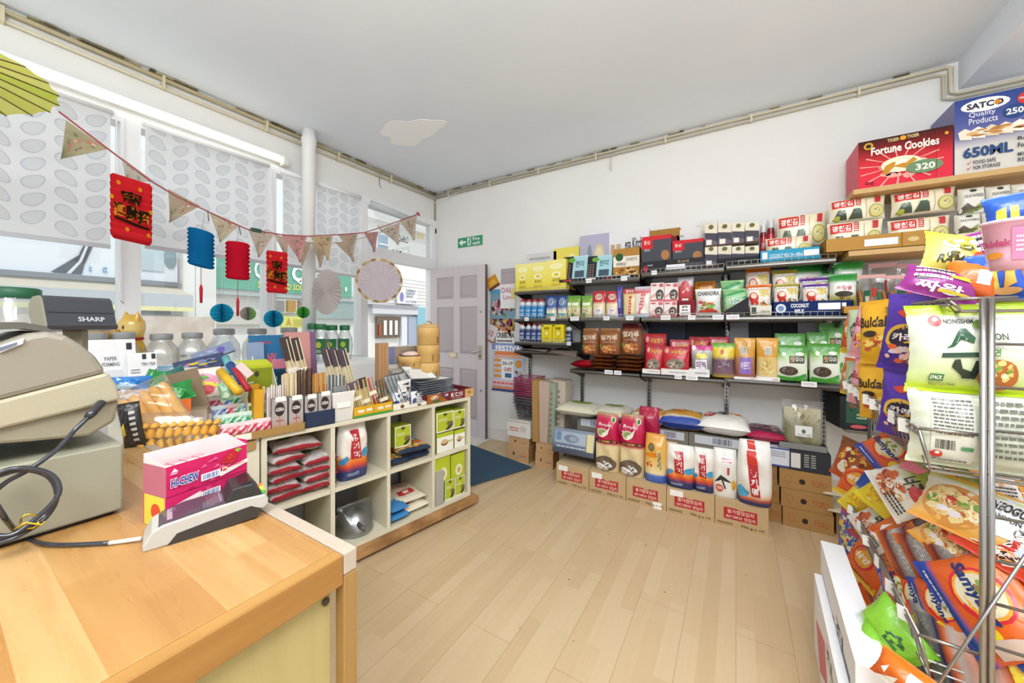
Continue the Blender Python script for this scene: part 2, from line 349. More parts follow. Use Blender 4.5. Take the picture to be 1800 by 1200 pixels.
# ---- painted six panel door, open against the back wall
def door():
    A = Vector((-3.22, 3.325, 0)); B = Vector((-2.405, 3.352, 0)); dr = root('door_1', 'pale grey six panel front door standing open against the back wall', 'door', A, atan2(B.y-A.y, B.x-A.x))
    dr['kind'] = 'structure'
    W, Hh, T = (B-A).length, 1.975, .044; c = 'd3cacc'; s_ = MB()
    cols = [.0, .115, .36, .45, .70, W]          # stiles and panels
    rows = [0, .22, .72, .93, 1.44, 1.56, 1.86, Hh]
    px = [(.105, .365), (.455, .705)]; pz = [(.20, .78), (.95, 1.50), (1.60, 1.86)]
    def B_(x0, x1, z0, z1, y0=-T/2, y1=T/2, cc=c, mm=None): (mm or s_).box(x0, y0, z0, x1, y1, z1, cc)
    B_(0, .105, 0, Hh); B_(.365, .455, 0, Hh); B_(.705, W, 0, Hh)
    for a, b in ((.105, .365), (.455, .705)):
        B_(a, b, 0, .20); B_(a, b, .78, .95); B_(a, b, 1.50, 1.60); B_(a, b, 1.86, Hh)
    s_.build('door_frame', PLASTIC, dr, bevel=.003)
    for a, b in px:
        for z0, z1 in pz:
            p = MB(); B_(a, b, z0, z1, -.008, .008, 'c6bcbf', p); i = .028
            v = [(a+.008, -.008, z0+.008), (b-.008, -.008, z0+.008), (b-.008, -.008, z1-.008), (a+.008, -.008, z1-.008), (a+i+.012, -.018, z0+i+.012), (b-i-.012, -.018, z0+i+.012), (b-i-.012, -.018, z1-i-.012), (a+i+.012, -.018, z1-i-.012)]
            p.add(v, [(4, 5, 6, 7), (0, 1, 5, 4), (1, 2, 6, 5), (2, 3, 7, 6), (3, 0, 4, 7)], 'b9aeb0'); p.build('door_panel', PLASTIC, dr)
    p = MB(); p.box(W-.085, -.030, .90, W-.045, -.022, 1.06, 'd8d2bf'); p.tube([(W-.065, -.03, 1.0), (W-.065, -.06, 1.0), (W-.085, -.07, .995), (W-.165, -.07, .975)], .007, 'e0dcd0', n=8)
    p.lathe([(.011, 0), (.011, .004)], '6d6a60', M=Matrix.Translation((W-.065, -.03, .94)) @ Matrix.Rotation(pi/2, 4, 'X'), n=12); p.build('door_handle', METAL, dr)['label'] = 'cream lever handle'
    p = MB(); p.box(.30, -.030, .90, .42, -.022, .97, 'cfc4a8'); p.box(.315, -.033, .915, .405, -.03, .955, 'e4dccb'); p.build('letter_plate', METAL, dr)
    for z in (1.44, .55):
        p = MB(); p.lathe([(.016, 0), (.016, .006), (.008, .010)], 'c9c3b6', M=Matrix.Translation((W-.06, -.022, z)) @ Matrix.Rotation(pi/2, 4, 'X'), n=12); p.build('lock', METAL, dr)
    p = MB(); p.box(W, -T/2, 0, W+.004, T/2, Hh, '6f5f60'); p.build('edge_strip', PLASTIC, dr)
door()
# ---- pillar in front of the window
P = onX(543, 300, -3.10); m = MB(); m.lathe([(.052, 0), (.052, ZC-.12), (.058, ZC-.11), (.058, ZC-.07), (.052, ZC-.06), (.052, ZC)], 'ecebe8', n=24)
o = m.build('steel_pillar', PLASTIC, loc=(-3.10, P.y, 0)); o['kind'] = 'structure'
# ---- pipes and cracked coving where walls meet the ceiling
def run(name, pts, r, c, label): o = MB(); o.tube(pts, r, c, n=8); return tag(o.build(name, PLASTIC), label, 'pipe')
run('copper_pipe', [(XW+.03, -.8, ZC-.03), (XW+.03, .6, ZC-.035), (XW+.03, 1.7, ZC-.03), (XW+.03, 3.38, ZC-.03)], .013, 'b5a886', 'brownish pipe along the top of the window wall')
run('painted_pipe', [(XW+.02, -.8, ZC-.075), (XW+.02, .9, ZC-.085), (XW+.02, 3.39, ZC-.07)], .010, 'd8cfb4', 'thin cream pipe below the brown one on the window wall')
run('ceiling_pipe', [(XW+.03, YB-.025, ZC-.028), (1.13, YB-.025, ZC-.028), (1.15, YB-.025, ZC-.04), (1.15, YB-.03, 2.75), (1.18, YB-.03, 2.735), (2.2, YB-.03, 2.735)], .012, 'd2cab2', 'cream pipe along the top of the back wall stepping under the beam')
run('cable_conduit', [(XW+.03, YB-.02, ZC-.062), (1.08, YB-.02, ZC-.062), (1.12, YB-.02, ZC-.075), (1.12, YB-.025, 2.72), (1.16, YB-.025, 2.708), (2.2, YB-.025, 2.708)], .009, 'c4bca6', 'dull cable conduit just under the cream pipe on the back wall')
m = MB(); rr = random.Random(3)
for i in range(7):
    x = -3.0+i*.62; m.box(x-.006, YB-.045, ZC-.075, x+.008, YB, ZC-.018, 'd8d0b8')
for i in range(6):
    y = -.4+i*.62; m.box(XW, y-.006, ZC-.095, XW+.048, y+.008, ZC-.015, 'd8cfae')
for i in range(60):      # flaking paint on the joint
    y = rr.uniform(-.6, 3.4); z = ZC-.002; m.box(XW, y, z-rr.uniform(.004, .016), XW+rr.uniform(.008, .05), y+rr.uniform(.02, .12), z, rr.choice(['8d8060', '6e6650', 'b4a780']))
for i in range(30):
    x = rr.uniform(-3.2, .9); z = ZC-.002; m.box(x, YB-rr.uniform(.01, .04), z-rr.uniform(.004, .012), x+rr.uniform(.02, .1), YB, z, rr.choice(['8d8676', '77705f', 'b4ac98']))
m.box(XW, YB-.018, 2.1, XW+.018, YB, ZC-.07, 'a59c88'); m.box(XW, YB-.03, 2.44, XW+.03, YB, 2.50, 'e4e2dc')
o = m.build('trim_4', PLASTIC); struct(o)
# repainted patch on the ceiling
m = MB(); C = onZ(722, 232, ZC); pts = []
for i in range(28): t = 2*pi*i/28; q = 1+.18*sin(3*t+1)+.09*sin(7*t); pts.append((C.x+.30*q*cos(t), C.y+.17*q*sin(t)))
m.prism(pts, ZC-.0015, ZC+.001, 'Z', 'f8f9fa'); struct(m.build('trim_5', noise_mat('fresh_ceiling_paint', 'fdfeff', 'ffffff', 8, .7, .1)))
# ---- fluorescent batten over the window
L0 = Vector((XW, .02, 2.66)); lt = root('fluorescent_light', 'long white fluorescent tube light above the shop window', 'light', L0)
m = MB(); m.box(0, 0, -.03, .05, 1.56, .035, 'f2f2f0'); m.box(.02, -.02, -.055, .10, .02, .02, 'e4e2d8'); m.box(.02, 1.54, -.055, .10, 1.58, .02, 'e4e2d8'); m.build('housing', PLASTIC, lt, bevel=.004)
m = MB(); m.tube([(.075, .02, -.02), (.075, 1.54, -.02)], .019, 'ffffff', n=12); m.build('tube', glow('fluorescent_glow', 'fdfbf2', 1.6), lt)
# ---- hook, wire and loose nails on the walls
m = MB(); P = onX(667, 305, XW+.01); m.tube([(XW+.01, P.y, ZC-.05), (XW+.012, P.y, P.z-.12), (XW+.03, P.y+.01, P.z-.16)], .004, '9b9a96', n=5); tag(m.build('wall_wire', METAL), 'short grey wire hanging down above the doorway', 'wire')
m = MB(); P = onY(1074, 270, YB-.01); m.tube([(P.x, YB-.012, P.z), (P.x, YB-.012, P.z-.16)], .008, 'ddd8ca', n=6); tag(m.build('cable_stub', PLASTIC), 'short cream cable end hanging from the ceiling pipe on the back wall', 'cable')
# ---- roller blinds
def blind(i, y0, y1, zt, zb, label, x=XW+.045):
    r = root('roller_blind', label, 'blind', (x, y0, 0), 0, 'roller blinds in the shop window'); W = y1-y0
    S = lambda u, v, o=0: (o+.004*sin(u*9+i), u*W, zb+(zt-zb)*v); f = MB()
    f.grid(lambda u, v: S(u, v), 10, 8, 'f8f8f9'); rr = random.Random(i)
    nc = max(2, round(W/.115)); nr = int((zt-zb)/.095)
    for a in range(nc):
        for b in range(nr):
            cy_ = (a+.5)*W/nc; cz = (b+.6+(.0 if (a//2) % 2 else .45))*.095; sg = 1 if a % 2 else -1; o_ = []; i_ = []; n = 18; th = .75*sg
            for k in range(n):
                t = 2*pi*k/n; x_, y_ = .050*cos(t), .031*sin(t)*(1-.25*cos(t)*1)
                for q, L_ in ((1, o_), (.86, i_)): px, pz = cy_+(x_*cos(th)-y_*sin(th))*q, cz+(x_*sin(th)+y_*cos(th))*q; L_.append(S(min(1, max(0, px/W)), min(1, max(0, pz/(zt-zb))), .0015))
            f.add(o_+i_, [(k, (k+1) % n, n+(k+1) % n, n+k) for k in range(n)], 'e4e6ea', 1); f.add(i_, [tuple(range(n))], 'f4f5f6', 1)
    f.build('fabric', [BLIND, LEAF], r)
    b = MB(); b.box(-.008, 0, zb-.022, .008, W, zb+.002, 'c7c8cf'); b.build('bottom_bar', PLASTIC, r)
    b = MB(); b.tube([(.0, -.01, zt+.015), (.0, W+.01, zt+.015)], .02, 'f2f2f2', n=10); b.build('roller', PLASTIC, r)
    if i < 2: b = MB(); b.tube([(.02, W+.02, zt), (.03, W+.03, 1.45), (.03, W+.05, 1.42), (.02, W+.05, zt)], .003, 'f6f6f6', n=5); b.build('pull_chain', PLASTIC, r)
blind(0, -.75, .60, 2.56, 1.77, 'wide leaf patterned roller blind, leftmost, partly behind the yellow parasol')
blind(1, .75, 1.462, 2.56, 1.80, 'leaf patterned roller blind behind the blue and red lanterns')
P = onX(486, 400, XW).y; blind(2, 1.575, 1.80, 2.55, 1.80, 'narrow leaf patterned blind left of the white pillar')
blind(3, 1.86, 2.30, 2.55, 1.78, 'leaf patterned roller blind between the pillar and the doorway')
m = MB(); m.tube([(XW+.045, 2.44, 2.54), (XW+.045, 3.02, 2.50)], .035, 'cfd0d6', n=10); tag(m.build('rolled_blind', CLOTH), 'rolled up grey patterned blind at the top of the doorway transom', 'blind')
# ---- the street outside
ST = noise_mat('street_paving', 'ccc9c4', 'd6d3ce', 2, .9)
m = MB(); m.box(-16, -14, -.16, XW-.12, 26, -.10, 'c9c6c0'); struct(m.build('ground', ST))
def ext(m, x0, yt, x1, yb, c, X=-11, th=.2, xm=None):
    xm = xm if xm is not None else (x0+x1)/2; a = onX(x0, 500, X).y; b = onX(x1, 500, X).y; zt = onX(xm, yt, X).z; zb = onX(xm, yb, X).z
    m.box(X-th, a, zb, X, b, zt, c); return a, b, zb, zt
bl = root('white_shopfront', 'shop across the street with white banner and cream awning', 'building')
m = MB(); m.box(-13, -6, -.1, -11.3, onX(330, 500, -11).y, 5.2, 'eceef0'); m.build('wall', WALL, bl)
a, b = -5.5, onX(315, 500, -11).y; z0, z1 = onX(150, 484, -11).z, onX(150, 384, -11).z
m = MB(); m.box(-11.25, a, z0, -11.1, b, z1, 'e9eff5'); Yp = lambda px: (onX(px, 500, -11).y-a)/(b-a)
def SB(u, v, o): return (-11.1+o*6, a+(b-a)*u, z0+(z1-z0)*v)
sw = [(90, .02), (140, .35), (158, .75), (170, 1), (186, 1), (165, .55), (150, .2), (145, .02)]
m.ink(SB, [('p', [(Yp(x), v) for x, v in sw], '5f666d'), ('p', [(Yp(118), .02), (Yp(140), .25), (Yp(160), .72), (Yp(164), .72), (Yp(146), .25), (Yp(126), .02)], 'dfe6ec'), ('t', 'ic', Yp(158), .08, Yp(163), .2, '4b8fc4', 2), ('t', 'ct', Yp(182), .08, Yp(190), .2, '4b8fc4', 2), ('r', Yp(250), .2, Yp(290), .8, 'c5d3d8'), ('e', Yp(302), .5, .012, .22, '8fa5ab')], 0, False, base=.004)
m.box(-11.12, a, z0-.1, -11.0, b, z0, '8b9096'); m.build('banner', PAPER, bl)
m = MB(); zt, zm, zb = z0-.12, onX(200, 520, -11).z, onX(200, 541, -11).z; v = [(-11.1, a, zt), (-11.1, b, zt), (-10.2, b+.0, zm+.05), (-10.2, a, zm+.05)]
m.add(v, [(0, 1, 2, 3), (3, 2, 1, 0)], 'efe9dc'); m.box(-10.2, a, zb, -10.17, b, zm+.05, 'c3c9cf'); m.box(-10.165, a, zb-.06, -10.16, b, zb+.03, 'efe9b0'); m.build('awning', CLOTH, bl)
for q_ in [(195, 545, 235, 575, '8d949a', -11.2, .1), (250, 542, 300, 553, '8d949a', -11.2, .1), (120, 545, 190, 570, 'b9c0c6', -11.2, .1)]: m = MB(); ext(m, *q_); m.build('window', GLOSSY, bl)
m = MB(); ext(m, 322, 440, 343, 660, 'efdf87', -10.9); tag(m.build('yellow_column', WALL), 'pale yellow column between the shops across the street', 'column')
m = MB(); ext(m, 344, 450, 380, 660, 'b8bcc0', -10.9); tag(m.build('grey_column', WALL), 'grey column beside the yellow one across the street', 'column')
m = MB(); y0, y1 = onX(238, 500, -6.2).y, onX(378, 500, -6.2).y; m.box(-6.6, -4, -.1, -6.2, y1, onX(300, 556, -6.2).z, 'dfd6cd')
tag(m.build('street_wall', noise_mat('pinkish_marble', 'dccbbb', 'e9dccf', 5, .4, 0)), 'low pinkish marble wall just outside the window', 'wall')
bl = root('green_shopfront', 'green shopfront across the street with white and yellow lettering', 'building')
m = MB(); m.box(-13, onX(380, 500, -11).y, -.1, -11.4, onX(640, 500, -11).y, 3.6, 'd9dcdc'); m.build('wall', WALL, bl)
m = MB(); a, b, z0, z1 = ext(m, 380, 462, 618, 514, '6db39a', -11.1); SG = lambda u, v, o: (-11.1+o*6, a+(b-a)*u, z0+(z1-z0)*v); q = lambda px: (onX(px, 500, -11.1).y-a)/(b-a)
m.ink(SG, [('t', 'B', q(425), .42, q(440), 1, 'f4f7f4', 3), ('t', 'O', q(446), .38, q(466), .98, 'f4f7f4', 3), ('t', 'Q', q(512), .30, q(536), .98, 'f4f7f4', 4), ('t', 'ue', q(540), .42, q(562), .9, 'f4f7f4', 3), ('t', 'SALAD AND SOUP', q(452), .1, q(538), .3, 'f0ea6a', 2), ('e', q(607), .3, .012, .1, 'eef3ee')], 0, False, base=.004)
m.build('sign', PLASTIC, bl)
for q_ in [(380, 515, 640, 524, 'b9c0c0', -11.15), (475, 525, 545, 550, 'f2efe2', -11.2, .1), (482, 528, 500, 548, '8c8a86', -11.1, .1), (506, 528, 520, 548, 'b98d3e', -11.1, .1), (526, 528, 540, 548, '9b8672', -11.1, .1), (556, 520, 640, 560, '9fb0ac', -11.2, .1), (380, 548, 470, 570, 'cfcac0', -11.2, .1)]: m = MB(); ext(m, *q_); m.build('window', GLOSSY, bl)
m = MB(); a, b, z0, z1 = ext(m, 495, 556, 535, 577, 'dfe07a', -11.0, .05); m.ink(lambda u, v, o: (-11+o*6, a+(b-a)*u, z0+(z1-z0)*v), [('t', 'A', .18, .2, .4, .85, 'd79a4d', 2), ('w', .5, .2, .9, .8, 'c9b95f', 3)], 0, False, base=.004); m.build('notice', PAPER, bl)
bl = root('grey_shopfront', 'grey boarded shop across the street seen through the doorway', 'building')
m = MB(); y0 = onX(653, 500, -11).y; y1 = onX(800, 500, -11).y+3; m.box(-13, y0, -.1, -11.3, y1, 3.3, 'a3a4a9')
for k in range(9): m.box(-11.3, y0, 2.0+k*.14, -11.27, y1, 2.02+k*.14, '8d8e94')
m.build('wall', WALL, bl)
m = MB(); a, b, z0, z1 = ext(m, 700, 505, 733, 534, 'f3f3f6', -11.1, .1); m.ink(lambda u, v, o: (-11.1+o*6, a+(b-a)*u, z0+(z1-z0)*v), [('e', .17, .4, .1, .28, '8a86c0'), ('t', 'CONFERENCE', .38, .74, .9, .88, '5d5f70', 2), ('t', 'PASSPORT', .38, .56, .86, .69, '5d5f70', 2), ('t', 'SERVICE', .38, .38, .75, .51, '5d5f70', 2), ('t', 'Tel. 0117 944 4444', .34, .08, .95, .22, '5d5f70', 1)], 0, False, base=.004); m.build('sign', PLASTIC, bl)
m = MB(); ext(m, 655, 541, 735, 552, 'd6d6da', -11.05, .3); ext(m, 655, 536, 735, 541, 'a2a2a8', -11.0, .4); ext(m, 734, 540, 748, 660, '8fc0d0', -11.1, .3); m.build('fascia', PLASTIC, bl)
m = MB(); a, b, z0, z1 = ext(m, 663, 556, 702, 594, '6f5b45', -11.15, .1)
for k in range(3): m.box(-11.14, a+(b-a)*(.26+.25*k), z0+.12, -11.1, a+(b-a)*(.38+.25*k), z1-.15, 'eef0ee')
m.box(-11.14, a+(b-a)*.05, z0+.1, -11.1, a+(b-a)*.12, z1-.3, 'b8482f'); m.build('window', GLOSSY, bl)
m = MB(); ext(m, 706, 556, 716, 660, 'e3e6ea', -11.15, .1); ext(m, 718, 556, 734, 660, 'aab3c4', -11.15, .1); m.build('door', PLASTIC, bl)
bl = root('cream_house', 'tall cream painted building with blue windows seen through the transom', 'building')
m = MB(); m.box(-13, 8.45, 3.3, -11.6, 14.5, 8, 'f1e3bd'); m.box(-11.6, 8.45, 5.2, -11.3, 14.5, 5.4, 'f6f1e6'); m.build('wall', WALL, bl)
for (x0, yt, x1, yb) in [(651, 378, 659, 386), (666, 381, 682, 391), (666, 413, 682, 448), (648, 420, 656, 450), (735, 400, 745, 420)]:
    m = MB(); a, b, z0, z1 = ext(m, x0-2, yt-2, x1+2, yb+2, 'fbfbf8', -11.55, .1); ext(m, x0, yt, x1, yb, '8fb0c8' if x0 < 700 else 'f3d79d', -11.5, .1); m.box(-11.49, a, (z0+z1)/2-.03, -11.45, b, (z0+z1)/2+.03, 'fbfbf8'); m.build('window', GLOSSY, bl)
# ---- fire exit sign
A = onY(805, 436, YB-.004); B = onY(848, 414, YB-.004); m = MB(); w_, h_ = B.x-A.x, .115; m.box(0, 0, 0, w_, .004, h_, '2f9a6c')
S = lambda u, v, o: (u*w_, -o, v*h_)
m.ink(S, [('r', .40, .12, .55, .9, 'f3f7f4'), ('e', .5, .78, .035, .09, '2f9a6c'), ('p', [(.46, .68), (.53, .66), (.50, .40), (.54, .18), (.50, .18), (.46, .38), (.42, .2), (.40, .24), (.45, .48)], '2f9a6c'),
   ('p', [(.05, .5), (.2, .85), (.2, .62), (.34, .62), (.34, .4), (.2, .4), (.2, .15)], 'f3f7f4'), ('t', 'Fire', .62, .55, .9, .9, 'f3f7f4', 2), ('t', 'exit', .62, .12, .92, .46, 'f3f7f4', 2)], 0, False)
tag(m.build('exit_sign', PLASTIC, loc=(A.x, YB-.006, A.z)), 'green and white Fire exit sign on the back wall above the door', 'sign')
# ---- door mat
P = [(735, 803), (797, 778), (935, 822), (826, 853)]; P = [onZ(x, y, .012) for x, y in [(752, 772), (815, 772), (935, 822), (828, 853)]]
c0 = sum(P, Vector())/4; m = MB(); A, B = P[1], P[2]
pts = [onZ(790, 768, .01), onZ(935, 821, .01), onZ(828, 853, .01), onZ(700, 790, .01)]
m.prism([(p.x, p.y) for p in pts], .006, .016, 'Z', '3f5567'); tag(m.build('door_mat', CLOTH, bevel=.003), 'dark blue door mat on the floor inside the doorway', 'mat')
# ================================================================ KINDS OF GOODS
def grad(stops):
    st = [(a, lin(c)) for a, c in stops] if isinstance(stops, list) else [(0, lin(stops)), (1, lin(stops))]
    def g(v):
        if v <= st[0][0]: return st[0][1]
        for (a, ca), (b, cb) in zip(st, st[1:]):
            if v <= b: t = (v-a)/max(b-a, 1e-6); return tuple(x+(y-x)*t for x, y in zip(ca, cb))
        return st[-1][1]
    return g
def carton(m, w, d, h, front, side, top, ops=(), sops=(), tops=(), mi=0, M=None, bops=()):
    """a closed printed box standing on z=0, centred, its face towards -Y"""
    T = (lambda p: M @ Vector(p)) if M is not None else (lambda p: p)
    x, y = w/2, d/2; g = grad(front); n = 6
    m.grid(lambda u, v: T((-x+w*u, -y, h*v)), 1, n, lambda u, v: g(v), mi, False)
    m.add([T(p) for p in [(x, -y, 0), (x, y, 0), (x, y, h), (x, -y, h), (-x, y, 0), (-x, -y, 0), (-x, -y, h), (-x, y, h), (x, y, 0), (-x, y, 0), (-x, y, h), (x, y, h), (-x, y, 0), (x, y, 0), (x, -y, 0), (-x, -y, 0)]], [(0, 1, 2, 3), (4, 5, 6, 7), (8, 9, 10, 11), (12, 13, 14, 15)], side, mi)
    m.add([T(p) for p in [(-x, -y, h), (x, -y, h), (x, y, h), (-x, y, h)]], [(0, 1, 2, 3)], top, mi)
    m.ink(lambda u, v, o: T((-x+w*u, -y-o, h*v)), ops, mi, False)
    for S in ((lambda u, v, o: T((x+o, -y+d*u, h*v))), (lambda u, v, o: T((-x-o, y-d*u, h*v)))): m.ink(S, sops, mi, False)
    m.ink(lambda u, v, o: T((-x+w*u, -y+d*v, h+o)), tops, mi, False)
def CT(name, cat, w, d, h, front, ops=(), side=None, top=None, sops=(), tops=(), mat=None):
    def mk(nm):
        m = MB(); f0 = front if isinstance(front, str) else front[0][1]
        carton(m, w, d, h, front, side or f0, top or side or f0, ops, sops, tops); return m.build(nm, mat or PAPER)
    return Kind(name, cat, (w, d, h), mk)
def bag_surface(w, t, h, style, seed, amp=1):
    rr = random.Random(seed); W_ = [(rr.uniform(2, 7), rr.uniform(2, 8), rr.uniform(0, 6.3), rr.uniform(.4, 1)) for _ in range(5)]; K = [(rr.uniform(9, 16), rr.uniform(9, 16), rr.uniform(0, 6.3)) for _ in range(3)]
    def T(v):
        if style == 'pillow': return 0 if v < .05 or v > .95 else max(0, sin(pi*(v-.05)/.9))**.55
        if style == 'stand': return min(1, .82+v*1.5)*(1 if v < .25 else max(0, (1-((v-.25)/.68)**1.7)) if v < .93 else 0)
        if style == 'sack': return min(1, .80+v*2)*(1 if v < .72 else max(.12, 1-((v-.72)/.26)**1.5))
        if style == 'flat': return 0 if v < .03 or v > .97 else max(0, sin(pi*(v-.03)/.94))**.3
        return 1
    def wf(v):
        if style == 'pillow': return 1-.09*sin(pi*v)+.01*sin(v*40)
        if style == 'stand': return .97-.03*sin(pi*v)
        if style == 'sack': return .96+.04*sin(pi*min(1, v*1.2)) - (.10*((v-.75)/.25) if v > .75 else 0)
        return 1-.03*sin(pi*v)
    pw = {'pillow': 2.4, 'stand': 2.6, 'sack': 3.2, 'flat': 4}[style]
    def S(side):
        def f(u, v, off=0):
            U = max(0, 1-abs(2*u-1)**pw)**.5; b = T(v)*U
            cr = sum(a*sin(p*u*2+q*v*2+ph+side) for p, q, ph, a in W_)*.010+sum(sin(p*u*2.2-q*v*2+ph) for p, q, ph in K)*.004
            env = min(1, 6*min(u, 1-u, v+.02, 1.02-v)); y = t/2*b*(1+.0)+cr*h*env*amp*.55+.0008
            if style == 'pillow' and (v < .05 or v > .95): y += .0012*h*sin(u*90)
            x = (u-.5)*w*wf(v)+.006*w*sin(v*11+seed)*env
            return (x, side*(y+off), v*h)
        return f
    return S(-1), S(1), T
def bag(m, w, t, h, style, stops, ops, seed=1, mi=0, amp=1, back=None, bops=()):
    F_, B_, T = bag_surface(w, t, h, style, seed, amp); g = grad(stops); gb = grad(back) if back else g; nu, nv = 14, 20
    m.grid(lambda u, v: F_(u, v), nu, nv, lambda u, v: g(v), mi)
    m.grid(lambda u, v: B_(1-u, v), nu, nv, lambda u, v: gb(v), mi)
    if style in ('stand', 'sack'):
        P = [F_(i/nu, 0) for i in range(nu+1)]+[B_(1-i/nu, 0) for i in range(nu+1)]; m.add(P, [tuple(range(len(P)))[::-1]], g(0), mi)
    if style == 'sack':
        P = [F_(i/nu, 1) for i in range(nu+1)]+[B_(1-i/nu, 1) for i in range(nu+1)]; m.add(P, [tuple(range(len(P)))], g(1), mi)
    m.ink(F_, ops, mi, True, base=.0016*h/.2, step=.0005)
    if bops: m.ink(lambda u, v, o: B_(1-u, v, o), bops, mi, True, base=.0016*h/.2, step=.0005)
def PT(name, cat, w, t, h, style, stops, ops=(), seed=1, amp=1, back=None, mat=None, bops=()):
    def mk(nm): m = MB(); bag(m, w, t, h, style, stops, ops, seed, 0, amp, back, bops); return m.build(nm, mat or FILM)
    return Kind(name, cat, (w, t, h), mk)
def LYING(name, cat, w, t, h, style, stops, ops=(), seed=1, amp=1):
    """the same bag lying on its back: width w across, length h away from the viewer, thickness t upward"""
    def mk(nm):
        m = MB(); bag(m, w, t, h, style, stops, ops, seed, 0, amp); m.v = [(x, z-h/2, -y+t*.5) for x, y, z in m.v]; return m.build(nm, FILM)
    return Kind(name, cat, (w, h, t), mk)
def row(k, F, off, xs, yt, z, what, group, dep=None, tilt=0, **kw):
    """several of one kind side by side: xs = list of (x0, x1[, yt])"""
    for i, q in enumerate(xs):
        lab = what.replace('*', ordw(i, len(xs))); fput(k, F, off, q[0], q[1], q[2] if len(q) > 2 else yt, z, lab, group, dep, tilt, **kw)
W_ = 'f4f2ec'
def open_tray(m, w, d, h, c, inner=None, back=None, ops=(), mi=0, cut=None, th=.003):
    """an open topped display tray: front wall h high, back wall `back` high"""
    b = back or h; x, y = w/2, d/2; m.box(-x, -y, 0, x, y, th, c, mi); m.box(-x, -y, 0, x, -y+th, h, c, mi); m.box(-x, y-th, 0, x, y, b, inner or c, mi)
    for s in (-x, x-th): m.prism([(-y, 0), (y, 0), (y, b), (-y, h)], s, s+th, 'X', c, mi)
    m.ink(lambda u, v, o: (-x+w*u, -y-o, h*v), ops, mi, False)
def TR(name, cat, w, d, h, c, ops=(), inner=None, back=None, mat=None):
    def mk(nm): m = MB(); open_tray(m, w, d, h, c, inner, back, ops); return m.build(nm, mat or CARD)
    return Kind(name, cat, (w, d, h), mk)
# ================================================================ BACK WALL: uprights, shelves
UPX = [-1.87, -1.285, -.66, -.065, .537]
for i, x in enumerate(UPX):
    m = MB(); m.box(x-.016, YB-.022, .28 if i != 1 else .5, x+.016, YB, 1.80, 'a9a9a9')
    for k in range(46): m.box(x-.005, YB-.0235, .32+k*.032, x+.005, YB-.021, .342+k*.032, '4a4a4c')
    tag(m.build('shelf_upright', METAL), ['grey slotted shelf upright beside the shop posters', 'grey slotted upright behind the brown flour bags', 'grey slotted upright above the tall red rice bags', 'grey slotted upright above the white and orange rice sack',
        'grey slotted upright behind the bag of dried noodles'][i], 'shelf upright', 'slotted uprights on the back wall')
def shelf(label, x0, x1, z, off=.35, c='6f6d69', tags=(), lip=True, zr=None):
    yf = YB-off; r = root('wall_shelf', label, 'shelf', (x0, yf, z), 0, 'metal wall shelves'); W = x1-x0; D = off-.03; m = MB()
    m.box(0, .01, -.014, W, D, -.004, c); m.prism([(.01, -.004), (0, -.008), (-.002, -.02), (.004, -.034), (.016, -.034), (.016, -.014)], 0, W, 'X', c); m.build('shelf_board', METAL, r)
    for x in (.012, W-.012):
        m = MB(); m.prism([(.03, -.014), (D, -.014), (D, -.11), (D-.05, -.10), (.03, -.035)], x-.008, x+.008, 'X', '3c3b3a'); m.build('bracket', METAL, r)
    if lip:
        m = MB()
        for zz in (-.002, .026): m.tube([(0, .0, zz), (W, .0, zz)], .0022, 'd5d3cc', n=6)
        n = int(W/.036)
        for k in range(n+1): m.tube([(k*W/n, 0, -.004), (k*W/n, 0, .026)], .0016, 'd5d3cc', n=4)
        m.build('wire_lip', METAL, r)
    for t in tags:      # (column, width in px) of the white price cards
        P = onY(t[0], 500, yf-.006); w_ = .02*t[1]/8; m = MB(); m.box(P.x-x0-w_, -.009, -.022, P.x-x0+w_, -.006, .012, 'fbfbfb'); m.ink(lambda u, v, o: (P.x-x0-w_+2*w_*u, -.009-o, -.022+.034*v), [('w', .1, .25, .9, .8, 'a3a3a8', 2)], 0, False); m.build('price_card', PAPER, r)
shelf('short grey metal shelf under the three yellow cartons, top left', -1.86, -1.29, 1.62)
shelf('grey metal shelf under the two pale blue sweet boxes', -1.275, -.67, 1.68, tags=[(1035, 10), (1097, 10)])
shelf('grey metal shelf under the black and red ginseng boxes', -.655, -.075, 1.712, tags=[(1150, 8)])
shelf('grey metal shelf under the blue coconut milk tray', -.06, .545, 1.722)
shelf('grey metal shelf holding the light blue bottles and small packs', -1.86, -1.29, 1.352, tags=[(926, 9), (972, 9), (1010, 16)])
shelf('grey metal shelf under the two red and cream packs', -1.275, -.67, 1.352, tags=[(1066, 10), (1107, 12)])
shelf('grey metal shelf under the pink and white noodle boxes', -.655, -.075, 1.352, tags=[(1170, 14), (1216, 10), (1262, 14)])
shelf('grey metal shelf under the navy coconut milk tray', -.06, .60, 1.352, tags=[(1288, 16)])
shelf('small grey shelf holding dark blue bottles and yellow cartons', -1.86, -1.29, 1.128, tags=[(1000, 8)])
shelf('bare lowest left shelf with brown paper lying on it', -1.86, -1.20, 1.045, lip=False)
shelf('grey metal shelf under the brown flour bags', -1.275, -.67, .895, lip=False, tags=[(1070, 14), (1086, 12)])
shelf('grey metal shelf under the red pouches', -.655, -.075, .895, lip=False, tags=[(1192, 10), (1216, 16)])
shelf('grey metal shelf under the green pouches, lowest right', -.06, .64, .905, lip=False, tags=[(1422, 16)])
for z, lab, xr, dp in ((2.135, 'highest wooden shelf under the fortune cookies carton', .625, .36), (1.75, 'wooden shelf under the kraft tray of seaweed packs', .60, .38), (1.36, 'wooden shelf under the bagged round crackers', .63, .36)):
    m = MB(); m.box(xr, YB-dp, z-.03, 1.95, YB, z, 'c9a268'); tag(m.build('wooden_shelf', WOODY), lab, 'shelf', 'wooden shelves on the right of the back wall')
